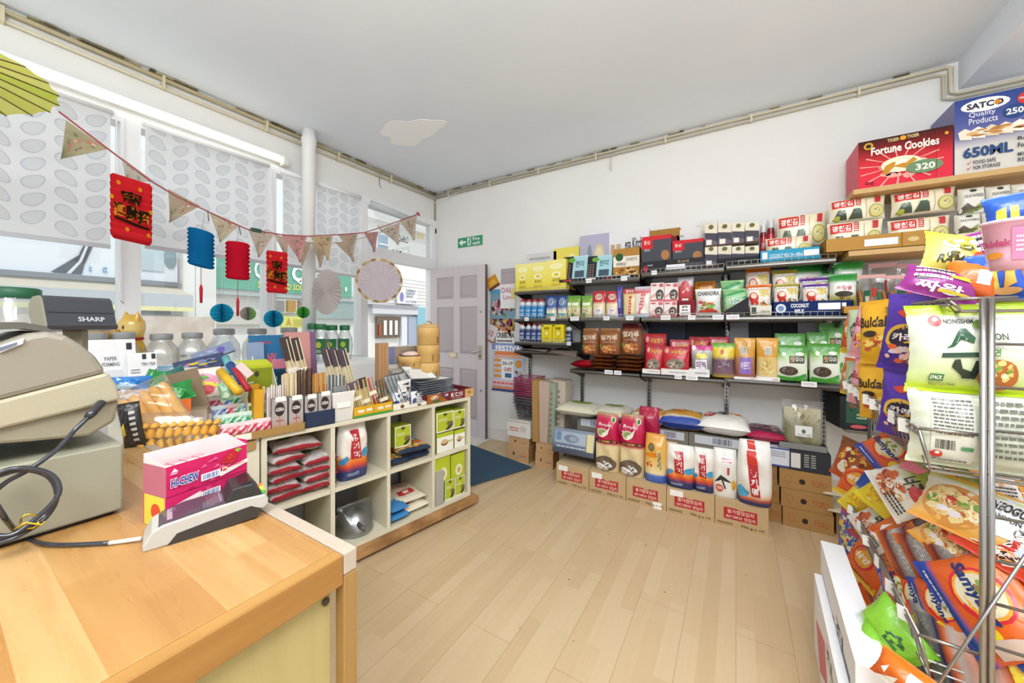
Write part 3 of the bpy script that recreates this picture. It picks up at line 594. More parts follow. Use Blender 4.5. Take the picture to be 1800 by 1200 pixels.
def magpaper(pts, z, c, lab):
    m = MB(); Q = [onZ(x, y, z) for x, y in pts]; m.prism([(p.x, p.y) for p in Q], z, z+.006, 'Z', c); tag(m.build('paper_sheet', PAPER), lab, 'paper')
magpaper([(915, 613), (960, 618), (975, 609), (935, 604)], 1.048, '9f9184', 'crumpled brown paper on the left of the bare lowest shelf')
magpaper([(965, 619), (1012, 628), (1015, 618), (985, 610)], 1.048, '7d6f64', 'dark brown paper on the right of the bare lowest shelf')

# ================================================================ POSTERS
def poster(pts, c, ops, label, lift, name='poster', turn=0):
    """pts = (x0,y0,x1,y1) in the photograph, on the back wall"""
    A = onY(pts[0], pts[3], YB-.004); B = onY(pts[2], pts[1], YB-.004); mid = (pts[0]+pts[2])/2; zt = onY(mid, pts[1], YB).z; zb = onY(mid, pts[3], YB).z
    w_, h_ = B.x-A.x, zt-zb; m = MB(); m.box(-w_/2, 0, -h_/2, w_/2, .0012, h_/2, c)
    m.ink(lambda u, v, o: (w_*(u-.5), -o, h_*(v-.5)), ops, 0, False, base=.0004, step=.0002); o = m.build(name, PAPER, loc=((A.x+B.x)/2, YB-lift, (zt+zb)/2), rot=(0, turn, 0)); tag(o, label, 'poster')
poster((861, 545, 905, 603), '9a8f6a', [('f', .3, .6, .3, .3, ['8a3a4a', 'd8a040', '38557a', 'c9c2b0'], 26, 1), ('f', .7, .55, .3, .3, ['d8b040', '7a3050', 'c98a60'], 26, 2), ('r', .25, 0, 1, .36, 'f1f1ee'), ('t', 'CRIBBS MA', .28, .16, .98, .33, '2c2c30', 3), ('w', .3, .02, .9, .12, '55555a', 1)], 'white wall flyer with big black capitals above the festival poster', .004)
poster((862, 508, 906, 560), '7fa0b4', [('f', .3, .4, .3, .35, ['7a3a5a', 'c98a9a', '4a3040', 'e0c0a0'], 30, 3), ('f', .7, .3, .3, .3, ['d8c070', '6a8a50', '903040'], 26, 4), ('r', 0, .85, .5, 1, '5a9ac0')], 'colourful crowded flyer below the white handwritten flyer', .006)
poster((880, 496, 906, 542), 'f0ecec', [('t', 'DAIL', .1, .6, .8, .8, 'b05070', 1), ('t', 'Line', .2, .35, .9, .52, 'c07080', 1), ('r', .75, .35, 1, .75, 'e6d47a')], 'white flyer with pink handwriting below the grey paper', .009)
poster((881, 472, 906, 499), 'b3a8ae', [('w', .1, .7, .9, .78, '9a8a94', 1)], 'plain greyish mauve paper, highest of the wall flyers', .011)
poster((856, 486, 876, 508), 'd7962e', [('r', .2, .3, .8, .7, 'e8b84a'), ('r', 0, 0, 1, .2, '6a3a3a')], 'small tilted orange flyer beside the door edge', .009, turn=radians(-28))
poster((857, 572, 872, 600), 'e7dcde', [('t', '10', .2, .3, .7, .7, 'b04a5a', 1), ('r', 0, 0, 1, .07, 'c24a52')], 'small tilted pink and white card left of the flyer with black capitals', .008, turn=radians(25))
poster((865, 603, 922, 688), 'cfd6e6', [('r', 0, .86, 1, 1, '8d9ccc'), ('t', 'FESTIVAL', .12, .84, 1, .95, 'ffffff', 4), ('r', .1, .75, .98, .83, 'e98a52'), ('r', .1, .70, .9, .735, 'f2a878')]+
       [('e', .18, v, .13, .035, 'efa04a') for v in (.64, .53, .42, .31)]+[('r', .32, .25, .68, .66, 'fafaf8'), ('t', '25-17', .34, .55, .66, .62, '33333b', 3), ('t', 'CAPS', .38, .42, .62, .50, 'b0403a', 3), ('r', .42, .29, .62, .38, '3f6f9a'), ('e', .83, .58, .10, .08, 'eda24e'), ('f', .83, .35, .13, .12, ['d08a7a', 'e8c0a0', 'f4e8e0', '8aa0c8'], 18, 6),
       ('r', .02, .12, .98, .22, 'f3c9c9'), ('w', .05, .13, .95, .21, 'dd6a70', 1), ('r', .02, .05, .98, .10, 'ee8f6a'), ('r', 0, 0, 1, .045, '3b4b86')], 'blue and orange FESTIVAL poster on the back wall beside the baskets', .008)

# ================================================================ TOP ROW OF SHELF GOODS
Z1, Z2, Z3, Z4 = 1.623, 1.683, 1.715, 1.725
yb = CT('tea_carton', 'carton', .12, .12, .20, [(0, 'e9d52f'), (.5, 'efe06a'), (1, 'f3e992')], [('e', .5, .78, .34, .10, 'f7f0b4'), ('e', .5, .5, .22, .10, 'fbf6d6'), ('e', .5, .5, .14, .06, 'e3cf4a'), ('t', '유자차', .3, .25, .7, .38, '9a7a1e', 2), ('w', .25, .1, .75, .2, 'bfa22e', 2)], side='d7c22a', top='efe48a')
row(yb, FW, .31, [(906, 931, 464), (931, 961, 461), (961, 995, 456)], 460, Z1, '* yellow tea carton of three on the top left shelf', 'yellow cartons on the top left shelf', .14)
wb = CT('white_carton', 'carton', .26, .1, .24, 'd8d6d6', [('t', 'BRIGHTOM', .12, .62, .86, .76, '55555c', 2), ('w', .1, .8, .8, .92, 'a5a5ac', 1)], top='e6e4e4')
fput(wb, FW, .12, 926, 978, 444, Z1, 'grey white carton standing behind the yellow tea cartons')
fput(CT('yellow_carton', 'carton', .2, .1, .24, 'efdc62', [('t', '꿀유자', .15, .55, .5, .75, 'b08a1e', 2), ('e', .72, .6, .2, .25, 'f6ecac')], side='e2cc40'), FW, .12, 973, 1018, 435, Z1, 'yellow carton standing behind, right of the grey white carton')
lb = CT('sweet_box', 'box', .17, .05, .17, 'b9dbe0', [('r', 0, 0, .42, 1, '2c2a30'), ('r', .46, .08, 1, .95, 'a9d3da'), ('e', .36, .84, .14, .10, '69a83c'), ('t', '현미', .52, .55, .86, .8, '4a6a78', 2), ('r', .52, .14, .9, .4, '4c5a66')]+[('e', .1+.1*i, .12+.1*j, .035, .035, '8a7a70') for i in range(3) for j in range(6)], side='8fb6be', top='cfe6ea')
row(lb, FW, .30, [(987, 1030, 448), (1028, 1074, 447)], 447, Z2, '* pale blue and black sweet box of the pair on the second bay top shelf', 'pale blue sweet boxes', .05, tilt=radians(-14))
fput(CT('goods_tray', 'tray', .5, .2, .05, '26252a', [('e', .12, .45, .07, .35, 'b23340'), ('r', .36, .3, .5, .85, 'f2f2f2'), ('e', .66, .45, .06, .3, '8a2a34'), ('r', .82, .3, .92, .8, 'eeeeee')]), FW, .325, 983, 1119, 487, Z2+.001, 'low black display carton in front of the pale blue sweet boxes', dep=.03)
fput(CT('rice_cake_box', 'box', .22, .12, .2, 'b8b3c8', [('e', .68, .5, .2, .3, 'd9c9a0'), ('e', .68, .5, .15, .22, 'e9dcb8'), ('e', .35, .6, .08, .2, '8d97a0'), ('p', [(.4, .2), (.55, .05), (.6, .1), (.46, .26)], 'd0bc94')], top='d0cddb'), FW, .14, 1019, 1070, 412, Z2, 'lilac box with a round rice cake picture behind the sweet boxes')
fput(CT('white_carton', 'carton', .26, .12, .2, 'e9e8ea', [('r', .05, .2, .16, .75, 'c9a98a'), ('r', .2, .2, .31, .75, 'c9a98a'), ('r', 0, 0, .4, .16, '8aaed0'), ('t', 'esa Kitchen', .42, .62, .95, .85, '303036', 2), ('e', .85, .25, .08, .12, '5f86c0')], top='f4f4f4'), FW, .13, 1070, 1141, 405, Z2, 'white carton with brush lettering behind the brown mushroom box')
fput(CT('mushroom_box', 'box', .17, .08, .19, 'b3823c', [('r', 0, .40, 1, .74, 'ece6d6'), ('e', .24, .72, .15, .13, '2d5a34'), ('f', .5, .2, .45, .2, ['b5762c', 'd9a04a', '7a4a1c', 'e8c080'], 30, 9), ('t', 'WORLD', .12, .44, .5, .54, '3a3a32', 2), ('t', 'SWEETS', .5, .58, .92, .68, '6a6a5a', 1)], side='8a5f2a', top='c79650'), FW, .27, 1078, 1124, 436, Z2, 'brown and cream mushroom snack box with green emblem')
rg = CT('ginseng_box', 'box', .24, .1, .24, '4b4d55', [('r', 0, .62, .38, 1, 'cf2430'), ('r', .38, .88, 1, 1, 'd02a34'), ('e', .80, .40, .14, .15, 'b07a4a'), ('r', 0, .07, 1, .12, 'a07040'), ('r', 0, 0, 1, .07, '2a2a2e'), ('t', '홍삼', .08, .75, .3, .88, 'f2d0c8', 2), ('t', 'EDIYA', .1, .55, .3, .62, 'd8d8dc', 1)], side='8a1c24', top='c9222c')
fput(rg, FW, .28, 1128, 1180, 414, Z3+.03, 'black and red ginseng box, left of the two, taller red top', dep=.12)
fput(rg, FW, .28, 1182, 1237, 421, Z3+.03, 'black and red ginseng box, right of the two, beside the grid of cans', dep=.12)
fput(CT('red_gift_box', 'box', .26, .08, .1, '8f1b2a', [('r', 0, .75, 1, 1, 'a9803a'), ('e', .62, .35, .14, .3, 'e2a93a'), ('t', 'A', .2, .2, .3, .5, 'e8d8c8', 2), ('p', [(.8, .3), (.9, .3), (.94, .6), (.84, .6)], '7a2a6a')], top='b8904a'), FW, .10, 1138, 1195, 391, Z3+.12, 'dark red and gold gift box standing highest behind the ginseng boxes', h=.27)
fput(CT('white_carton', 'carton', .2, .1, .2, 'ecebe8', [('w', .1, .7, .3, .9, 'a9a9ac', 2)]), FW, .10, 1190, 1231, 402, Z3, 'plain white carton behind the right ginseng box')
fput(CT('black_display_box', 'box', .3, .05, .07, '2b2a2e', [('e', .20, .3, .10, .3, 'b22c3a'), ('r', .28, .55, .50, .7, '8a8a90')]), FW, .33, 1126, 1170, 459, Z3+.001, 'low black display box in front of the left ginseng box')
fput(CT('black_display_box', 'box', .3, .05, .07, '2b2a2e', [('r', 0, .1, .5, .55, 'e9e6ee'), ('b', .5, .1, .98, .6, '6a6270'), ('t', '흑삼정', .3, .65, .6, .9, 'a08a6a', 2)]), FW, .33, 1171, 1239, 454, Z3+.001, 'low black display box with white strip in front of the right ginseng box')
fput(CT('tall_white_box', 'box', .12, .1, .3, 'e6e2da', [('r', .06, .7, .94, .94, 'd8d2c8'), ('t', '차', .4, .78, .6, .9, '8a6a4a', 1)]), FW, .10, 1231, 1261, 387, Z3, 'tall white box behind the grid of small tea boxes')
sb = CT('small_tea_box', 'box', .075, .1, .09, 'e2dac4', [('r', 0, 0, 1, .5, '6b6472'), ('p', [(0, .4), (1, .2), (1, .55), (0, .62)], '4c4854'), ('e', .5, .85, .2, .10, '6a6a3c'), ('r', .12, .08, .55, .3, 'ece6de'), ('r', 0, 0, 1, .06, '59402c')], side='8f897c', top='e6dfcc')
hs = [(1239, 1261), (1262, 1286), (1287, 1309), (1310, 1334)]
row(sb, FW, .30, hs, 432, Z3+.012, '* small cream and grey tea box in the lower layer of the grid', 'small cream and grey tea boxes', .18)
H2 = FW.at(1286, 430, .30).z
row(sb, FW, .30, [(a, b, 393-(i*1)) for i, (a, b) in enumerate(hs)], 393, H2, '* small cream and grey tea box in the upper layer of the grid', 'small cream and grey tea boxes', .18)
fput(CT('black_tray_box', 'tray', .3, .02, .03, '222226', [('w', .5, .3, .75, .7, '9a9aa0', 1)]), FW, .325, 1262, 1334, 452, Z4, 'low black tray edge under the tea box grid', dep=.015)
jr = Kind('sauce_jar', 'jar', (.08, .08, .13), lambda nm: (lambda m: (m.lathe([(.038, 0, 'a3202c'), (.040, .01, 'a3202c'), (.040, .09, '8c1a26'), (.034, .10, '7a1620'), (.036, .102, 'd6d2d0'), (.036, .13, 'e2dedc'), (.0, .13, 'e2dedc')], 'a3202c', n=18), m.ink(lambda u, v, o: ((.0405+o)*sin((u-.5)*2.2), -(.0405+o)*cos((u-.5)*2.2), .02+.06*v), [('r', 0, 0, 1, 1, 'c8323c'), ('t', '고추장', .2, .3, .8, .7, 'f0e0d8', 2)]), m.build(nm, GLOSSY))[-1])(MB()))
fput(jr, FW, .16, 1336, 1348, 394, Z4+.05, 'red sauce jar, left of the pair behind the seaweed packs', dep=.05); fput(jr, FW, .14, 1348, 1363, 385, Z4+.06, 'red sauce jar, right of the pair behind the seaweed packs', dep=.06)
gim_ops = [('r', .04, .60, .44, .93, 'd12a2c'), ('t', '광천김', .07, .66, .41, .87, 'fbf2e6', 3), ('r', .47, .62, .56, .95, 'c4303a'), ('w', .48, .64, .55, .92, 'f0d8d0', 4), ('p', [(.05, .08), (.14, .5), (.26, .5), (.32, .08)], '39463a'), ('p', [(.34, .08), (.42, .5), (.54, .5), (.60, .08)], '3f4d40'), ('e', .13, .15, .06, .12, 'a7a838'),
    ('f', .2, .4, .10, .10, ['6a8a4a', '3f5a3a', 'b5c58a'], 12, 3), ('f', .48, .4, .10, .10, ['6a8a4a', '3f5a3a', 'b5c58a'], 12, 4), ('r', .645, 0, .655, 1, 'b6a078'), ('e', .83, .34, .14, .27, 'a9a23c'), ('e', .83, .34, .12, .23, 'd6cd86'), ('f', .83, .36, .06, .12, ['b04a30', '6a7a3a', 'f0e8c8'], 8, 5), ('r', .80, .68, .90, .97, 'c4303a')]
gim = PT('seaweed_multipack', 'packet', .28, .09, .16, 'flat', [(0, 'efe6cc'), (1, 'f1e6c4')], gim_ops, 4, .25, back='d9cfb4')
fput(gim, FW, .22, 1366, 1456, 374, Z4+.115, 'cream seaweed multipack on top, on the blue tray shelf')
fput(gim, FW, .30, 1346, 1430, 414, Z4+.03, 'cream seaweed multipack standing in the blue coconut milk tray')
bt = TR('coconut_milk_tray', 'tray', .4, .24, .06, '3f9fc4', [('r', .04, .25, .13, .85, 'f2f6f8'), ('t', 'COCONUT MILK 24 x 400ml', .17, .34, .72, .66, 'eef6f8', 1), ('r', .74, .3, .98, .8, 'f7f7f7')])
fput(bt, FW, .315, 1336, 1442, 437, Z4+.003, 'bright blue cardboard tray printed COCONUT MILK')
row(gim, FW, .33, [(1456, 1556, 386), (1564, 1676, 380)], 386, 1.765, '* cream seaweed multipack standing in the kraft tray', 'seaweed multipacks above the kraft tray')
H3 = FW.at(1500, 387, .31).z
row(gim, FW, .30, [(1459, 1560, 345), (1570, 1686, 330)], 345, H3, '* cream seaweed multipack in the upper layer over the kraft tray', 'seaweed multipacks above the kraft tray')
kt = TR('kraft_tray', 'tray', .5, .3, .06, 'b98c49', [('r', .40, .25, .72, .72, 'fbfbfb'), ('e', .86, .5, .05, .16, 'd8c088'), ('r', .75, 0, .76, 1, '8a6430')])
fput(kt, FW, .36, 1451, 1634, 412, 1.753, 'brown kraft tray with white label holding seaweed packs')
sw_ops = [('e', .5, .86, .14, .06, '39453a'), ('t', 'SEAWEED', .14, .60, .88, .72, '6a6c66', 2), ('p', [(0, .18), (.25, .42), (.42, .30), (.55, .22), (.5, .0), (0, 0)], '5b5348'), ('p', [(.2, .1), (.5, .2), (1, .55), (1, .4), (.6, 0)], '7f9f3c'), ('f', .6, .16, .3, .12, ['4a6a34', '6a4a3a', '8aa040'], 14, 7)]
swp = PT('seaweed_packet', 'packet', .12, .07, .15, 'flat', 'e4e0d4', sw_ops, 8, .5)
row(swp, FW, .33, [(1688, 1737, 327), (1738, 1783, 323), (1784, 1838, 318)], 325, FW.at(1740, 372, .33).z, '* white seaweed packet in the upper layer right of the kraft tray', 'white seaweed packets')
row(swp, FW, .35, [(1682, 1729, 374), (1731, 1778, 370), (1780, 1835, 366)], 370, 1.80, '* white seaweed packet in the lower layer right of the kraft tray', 'white seaweed packets')
fput(CT('cream_tray', 'tray', .3, .2, .05, 'd9cfb6', [('w', .05, .3, .95, .8, '8d8a72', 2)]), FW, .365, 1683, 1840, 404, 1.752, 'cream tray edge under the white seaweed packets', dep=.05)
# the two big cartons on the highest shelf
fc = CT('fortune_cookie_carton', 'carton', .50, .3, .32, [(0, 'e23048'), (.45, 'e0303c'), (.75, '8a1a1c'), (1, '35160f')], [('f', .5, .36, .30, .26, ['f4b0a0', 'ef8a7a', 'f6cdb8'], 26, 3)]+
  [('p', [(.46, .38), (.46+.5*cos(a)*.9, .38+.42*sin(a)), (.46+.5*cos(a+.06)*.9, .38+.42*sin(a+.06))], 'f2a79a') for a in [k*.42 for k in range(15)]]+
  [('e', .47, .40, .22, .16, 'fbe9c8'), ('p', [(.26, .26), (.30, .40), (.38, .46), (.52, .40), (.60, .50), (.64, .44), (.52, .30), (.40, .36), (.32, .24)], 'c98d2a'), ('p', [(.40, .38), (.52, .42), (.56, .50), (.42, .46)], 'f2ead8'), ('t', 'Fortune Cookies', .14, .66, .86, .83, 'fbf1e4', 3), ('t', 'TIGER', .32, .88, .45, .95, 'd9c68a', 3), ('t', 'TIGER', .53, .89, .66, .96, 'd9c68a', 3), ('e', .49, .92, .035, .045, 'e3a02c'),
   ('e', .11, .87, .055, .075, 'c9a03a'), ('e', .11, .87, .03, .04, '3a1a10'), ('e', .71, .28, .19, .13, '6f8f6c'), ('t', '320', .62, .21, .82, .34, 'f6f0e0', 3), ('t', '2kg', .07, .05, .17, .13, '6a1a24', 1), ('r', .83, 0, .834, 1, '7a2a20'), ('e', .93, .85, .02, .03, 'e3a02c')], side='e0707c', top='5a2a20')
fput(fc, FW, .34, 1509, 1675, 235, 2.137, 'red Fortune Cookies carton on the highest wooden shelf')
sc = CT('container_carton', 'carton', .50, .3, .42, [(0, 'd9d6cc'), (.40, 'd4cfc6'), (.42, '7f78a8'), (.7, '4d5a9a'), (1, '2f478c')], [('e', .30, .88, .24, .085, 'f4f3f0'), ('t', 'SATCO', .12, .84, .48, .92, '2b2a44', 4), ('e', .42, .88, .03, .03, 'd88a2a'), ('e', .72, .86, .12, .085, 'cc3a3c'), ('t', 'MICROWAVE', .62, .85, .82, .88, 'f5e8e4', 2), ('e', .58, .72, .11, .09, '2b4a80'), ('t', '250', .50, .68, .66, .76, 'f4f4f2', 3), ('t', 'Quality', .14, .72, .40, .80, 'e6e4ee', 1), ('t', 'Products', .14, .64, .42, .72, 'e6e4ee', 1)]+
  [('p', [(.05+i*.13, .46), (.03+i*.13, .56), (.10+i*.13, .60), (.18+i*.13, .55), (.17+i*.13, .44)], ['ece3cf', 'f4efe2', 'dfd0b0'][i % 3]) for i in range(6)]+[('f', .4, .52, .34, .06, ['c98f4a', 'e0b070', 'f2e6cc', 'b57a3a'], 22, 12),
   ('t', '650ML', .08, .20, .56, .34, '2f4a7a', 4), ('t', 'FOOD SAFE', .18, .11, .40, .16, '55565e', 2), ('t', 'FOR STORAGE', .18, .04, .44, .09, '55565e', 2), ('t', 'Recyclable', .60, .32, .95, .38, '3b3c44', 2), ('t', 'Food Container', .60, .24, .98, .30, '3b3c44', 2), ('t', 'MICROWAVABLE', .60, .13, .95, .18, '55565e', 2), ('t', 'RE-USABLE', .60, .06, .88, .11, '55565e', 2), ('p', [(.11, .14), (.13, .11), (.17, .17), (.13, .13)], 'c85040'), ('p', [(.11, .07), (.13, .04), (.17, .10), (.13, .06)], 'c85040')], side='8f8fb8', top='3a508f')
fput(sc, FW, .34, 1678, 1868, 158, 2.137, 'blue and white food container carton with big 650 ml print on the highest wooden shelf')

# ================================================================ MIDDLE ROW
ZM = 1.356
def bottle(nm, body, label_c, cap='c4484c'):
    m = MB(); m.lathe([(.026, 0, body), (.029, .008, body), (.029, .10, body), (.026, .125, 'e3e9ee'), (.014, .142, 'e9eef2'), (.014, .146, cap), (.016, .147, cap), (.016, .164, cap), (0, .165, cap)], body, n=18)
    m.ink(lambda u, v, o: ((.0295+o)*sin((u-.5)*2.4), -(.0295+o)*cos((u-.5)*2.4), .012+.085*v), [('r', 0, 0, 1, 1, label_c), ('t', '진간장', .2, .55, .8, .75, 'e8f2f8', 2), ('w', .2, .1, .8, .4, 'd0e2ee', 3)])
    return m.build(nm, PLASTIC)
bb = Kind('drink_bottle', 'bottle', (.06, .06, .165), lambda nm: bottle(nm, '2f80b4', '2b86c2'))
row(bb, FW, .31, [(911, 921), (921, 932), (932, 943), (943, 955)], 526, ZM, '* light blue bottle with red cap, front row of the middle shelf', 'light blue bottles', .06)
row(bb, FW, .23, [(914, 924), (925, 935), (935, 946), (947, 958)], 525, ZM, '* light blue bottle with red cap, second row of the middle shelf', 'light blue bottles', .06)
bp = PT('snack_bag', 'bag', .09, .05, .17, 'stand', [(0, 'd9c79a'), (.3, 'e9e2cc'), (.5, '2c4f9e'), (1, '1f4796')], [('e', .5, .72, .34, .2, '8aa0c0'), ('f', .5, .70, .26, .14, ['d9c6a8', '5a6a9a', 'e8e4dc'], 14, 2), ('r', .1, .08, .9, .2, '46a0a8')], 3)
row(bp, FW, .30, [(958, 977), (978, 996)], 519, ZM, '* blue and cream snack bag on the middle shelf beside the blue bottles', 'blue and cream snack bags')
gp = PT('rice_cereal_bag', 'bag', .09, .06, .17, 'stand', [(0, 'c9b77e'), (.4, 'dcd6b0'), (.55, '9cc052'), (1, '5f9e34')], [('r', .15, .55, .85, .68, 'eef0d8'), ('f', .45, .35, .3, .15, ['c09a60', 'd9b878', '7a9a40'], 14, 8), ('e', .3, .13, .16, .09, '4f8a34')], 5)
row(gp, FW, .30, [(995, 1004), (1001, 1019), (1020, 1040)], 519, ZM, '* green and tan cereal bag on the middle shelf', 'green and tan cereal bags')
rp = PT('grain_bag', 'bag', .10, .06, .19, 'stand', [(0, 'b8b4c4'), (.18, 'e6cfa4'), (.5, 'ead9b4'), (.6, 'c8262e'), (1, 'b81c28')], [('e', .5, .78, .3, .12, 'e8c8b8'), ('t', '도토리', .25, .72, .75, .84, '9a1a24', 2), ('e', .5, .22, .3, .14, 'e9e6f0'), ('f', .5, .22, .2, .10, ['8a5a3a', 'c49a6a'], 10, 4)], 7)
row(rp, FW, .30, [(1040, 1063), (1063, 1087)], 511, ZM, '* red and cream grain bag of the pair on the middle shelf', 'red and cream grain bags')
fput(PT('purple_packet', 'packet', .05, .03, .2, 'pillow', '4a3f9a', [('r', .2, .3, .8, .6, '7f86d0')], 9), FW, .29, 1083, 1093, 502, ZM, 'narrow purple blue packet between the grain bags and noodles')
np1 = PT('noodle_bag', 'bag', .11, .05, .2, 'stand', [(0, '6ab0c8'), (.12, 'e4cf94'), (.8, 'e2c98c'), (.83, 'c8303a'), (1, 'bf2834')], [('p', [(.42, .1), (.62, .1), (.66, .74), (.46, .74)], 'c23238'), ('t', '칼국수', .2, .86, .8, .97, 'f6e6da', 3), ('w', .46, .15, .6, .68, 'f0d0b8', 5)], 11)
fput(np1, FW, .30, 1094, 1118, 507, ZM, 'cream noodle bag with red head and red stripe')
fput(PT('noodle_bag', 'bag', .11, .05, .2, 'stand', [(0, 'bcd6e4'), (.2, 'efe6dc'), (.75, 'ece0d0'), (.8, 'd8404a'), (1, 'cfd8e6')], [('p', [(.2, .1), (.45, .1), (.7, .76), (.42, .76)], 'd6606a'), ('w', .3, .3, .6, .7, 'f8e6e0', 4)], 13), FW, .31, 1114, 1144, 503, ZM, 'pale noodle bag with pink stripe and silver top')
pb = CT('noodle_box', 'box', .11, .1, .13, 'f1e7e2', [('p', [(0, .3), (.45, .52), (.5, .42), (0, .16)], 'e8b0b0'), ('e', .68, .36, .30, .3, '5a5250'), ('f', .68, .36, .22, .22, ['efe6dc', 'd8c8b0', '8a7a70'], 14, 3), ('r', .1, .84, .45, .93, 'cf5a66'), ('r', .65, .78, .95, .95, 'd86a74'), ('r', 0, 0, 1, .12, 'd9727a')], side='dcb8b4', top='f4ece8')
HP = FW.at(1166, 530, .32).z
row(pb, FW, .32, [(1142, 1166), (1167, 1190)], 530, ZM, '* pink and white noodle box of the lower pair', 'pink and white noodle boxes', .16)
row(pb, FW, .30, [(1144, 1167), (1168, 1192)], 497, HP, '* pink and white noodle box of the upper pair', 'pink and white noodle boxes', .16)
fput(PT('rice_cracker_bag', 'bag', .12, .05, .2, 'flat', [(0, 'b8343c'), (.6, 'b5403a'), (.72, 'd9cfd4'), (1, 'c9c4cc')], [('e', .5, .55, .32, .3, 'c9343e'), ('f', .5, .55, .25, .24, ['e0b090', 'b8404a', 'e8d0c0'], 14, 5), ('r', .3, .1, .7, .2, 'f2f0ee')], 15, .5), FW, .27, 1190, 1219, 486, HP-.02, 'shiny red rice cracker bag standing above the label box')
fput(CT('red_box', 'box', .12, .1, .15, '7f1c2a', [('r', .08, .06, .72, .72, 'f2f2ee'), ('t', '黑', .2, .35, .6, .66, '2c2c2c', 4), ('w', .15, .12, .65, .28, '77777a', 2)], top='a8323c'), FW, .325, 1192, 1222, 528, ZM, 'dark red box with a white label and black character')
fput(PT('curry_packet', 'packet', .18, .05, .12, 'flat', 'e39a24', [('t', 'Curry', .3, .4, .85, .75, '4a2a14', 3), ('r', 0, .85, 1, 1, 'b8641c')], 17, .4), FW, .18, 1220, 1258, 494, ZM, 'orange curry packet leaning behind the white snack bag')
fput(PT('snack_bag', 'bag', .20, .07, .2, 'pillow', [(0, 'd4d2cc'), (.25, 'dcdad4'), (1, 'ecebe8')], [('t', 'CHANORA', .08, .74, .95, .9, '3c3c40', 3), ('f', .5, .36, .36, .18, ['6aa33c', 'c43a34', 'e4a24a', '8ac050'], 26, 6), ('p', [(.1, .12), (.9, .12), (.8, .22), (.2, .22)], 'd04438'), ('e', .2, .5, .1, .06, 'cf4a64')], 19), FW, .325, 1221, 1268, 507, ZM+.004, 'white snack bag with green and red picture')
dg = PT('green_snack_bag', 'bag', .18, .07, .22, 'pillow', [(0, '7f9a4a'), (.5, 'b8dcb4'), (1, '8ac87a')], [('p', [(.05, .5), (.95, .72), (.95, .58), (.05, .36)], '2f9a5c'), ('p', [(.05, .78), (.8, .95), (.9, .88), (.05, .66)], '4aa868'), ('t', 'VEGE', .2, .4, .8, .62, 'eaf6ea', 3), ('r', .1, .1, .9, .2, '6a7a3a')], 21)
fput(dg, FW, .22, 1266, 1308, 492, ZM+.03, 'green and white striped snack bag leaning, rear of the pair', tilt=radians(6)); fput(dg, FW, .29, 1270, 1316, 507, ZM+.012, 'green and white striped snack bag, front of the pair in the black tray')
m = MB(); A = FW.at(1268, 556, .335); B = FW.at(1316, 553, .335); w_ = B.x-A.x; m.prism([(0, 0), (w_, 0), (w_, .135), (0, .02)], 0, .12, 'Y', '2a292e'); m.ink(lambda u, v, o: (w_*u, -o, .135*v), [('e', .12, .12, .06, .05, '9a2a2a'), ('w', .3, .05, .8, .14, '8a8a90', 1)], 0, False)
tag(m.build('black_tray', PAPER, loc=(A.x, YB-.335, ZM)), 'black slanted tray at the foot of the green striped bags', 'tray')
def crunchy(col, seed, g='f0ece2'):
    return PT('crunchy_snack_bag', 'bag', .17, .07, .2, 'pillow', [(0, col), (.12, g), (.75, g), (.9, col), (1, col)], [('e', .30, .50, .2, .2, 'cf3a32'), ('e', .30, .56, .13, .10, 'f3dcc0'), ('e', .24, .3, .07, .08, 'd8382f'), ('e', .42, .3, .07, .08, 'd8382f'), ('t', '크런치', .5, .52, .92, .8, 'e2c72c', 4), ('f', .72, .25, .2, .14, [col, 'e8c84a', '7a4a2a'], 14, seed), ('w', .1, .8, .9, .9, 'ffffff', 1)], seed)
cro, crl, crp = crunchy('d9701f', 23), crunchy('a99a2c', 25), crunchy('6b3a94', 27)
fput(cro, FW, .31, 1311, 1357, 499, ZM+.035, 'orange topped crunchy snack bag, front left of the row'); fput(cro, FW, .22, 1310, 1355, 470, ZM+.10, 'orange topped crunchy snack bag standing behind the front left one')
fput(crl, FW, .31, 1360, 1406, 498, ZM+.055, 'olive crunchy snack bag in the navy coconut milk tray'); fput(crl, FW, .22, 1357, 1402, 474, ZM+.12, 'olive crunchy snack bag in the rear row', tilt=radians(5))
fput(crp, FW, .31, 1411, 1459, 498, ZM+.055, 'purple crunchy snack bag in the navy coconut milk tray'); fput(crp, FW, .24, 1405, 1460, 488, ZM+.10, 'purple crunchy snack bag tucked behind the front purple one', turn=.1)
fput(crp, FW, .24, 1425, 1478, 486, ZM+.10, 'purple snack bag behind, nearest the green seaweed bags', turn=-.12)
sg = PT('seaweed_snack_bag', 'bag', .17, .07, .22, 'pillow', [(0, '7a6a2a'), (.25, 'b8b06a'), (.45, 'e9ebe4'), (.7, 'dfe8dc'), (.8, '3e9a44'), (1, '2f8a3c')], [('e', .5, .52, .38, .2, 'f1f0ea'), ('t', '프링글', .22, .48, .8, .62, 'b8404a', 3), ('e', .5, .36, .34, .09, '3a3a34'), ('f', .5, .2, .3, .1, ['b8a84a', '8a5a3a', 'd8c88a'], 14, 4)], 29)
fput(sg, FW, .31, 1458, 1510, 480, ZM+.06, 'green topped seaweed snack bag at the end of the navy tray'); fput(sg, FW, .20, 1466, 1520, 459, ZM+.13, 'green topped seaweed snack bag in the rear row, right', tilt=radians(4)); fput(sg, FW, .20, 1385, 1452, 464, ZM+.12, 'green snack bag lying high at the back, left', turn=.2); fput(sg, FW, .17, 1425, 1470, 470, ZM+.12, 'green snack bag wedged high at the back, right', turn=-.2)
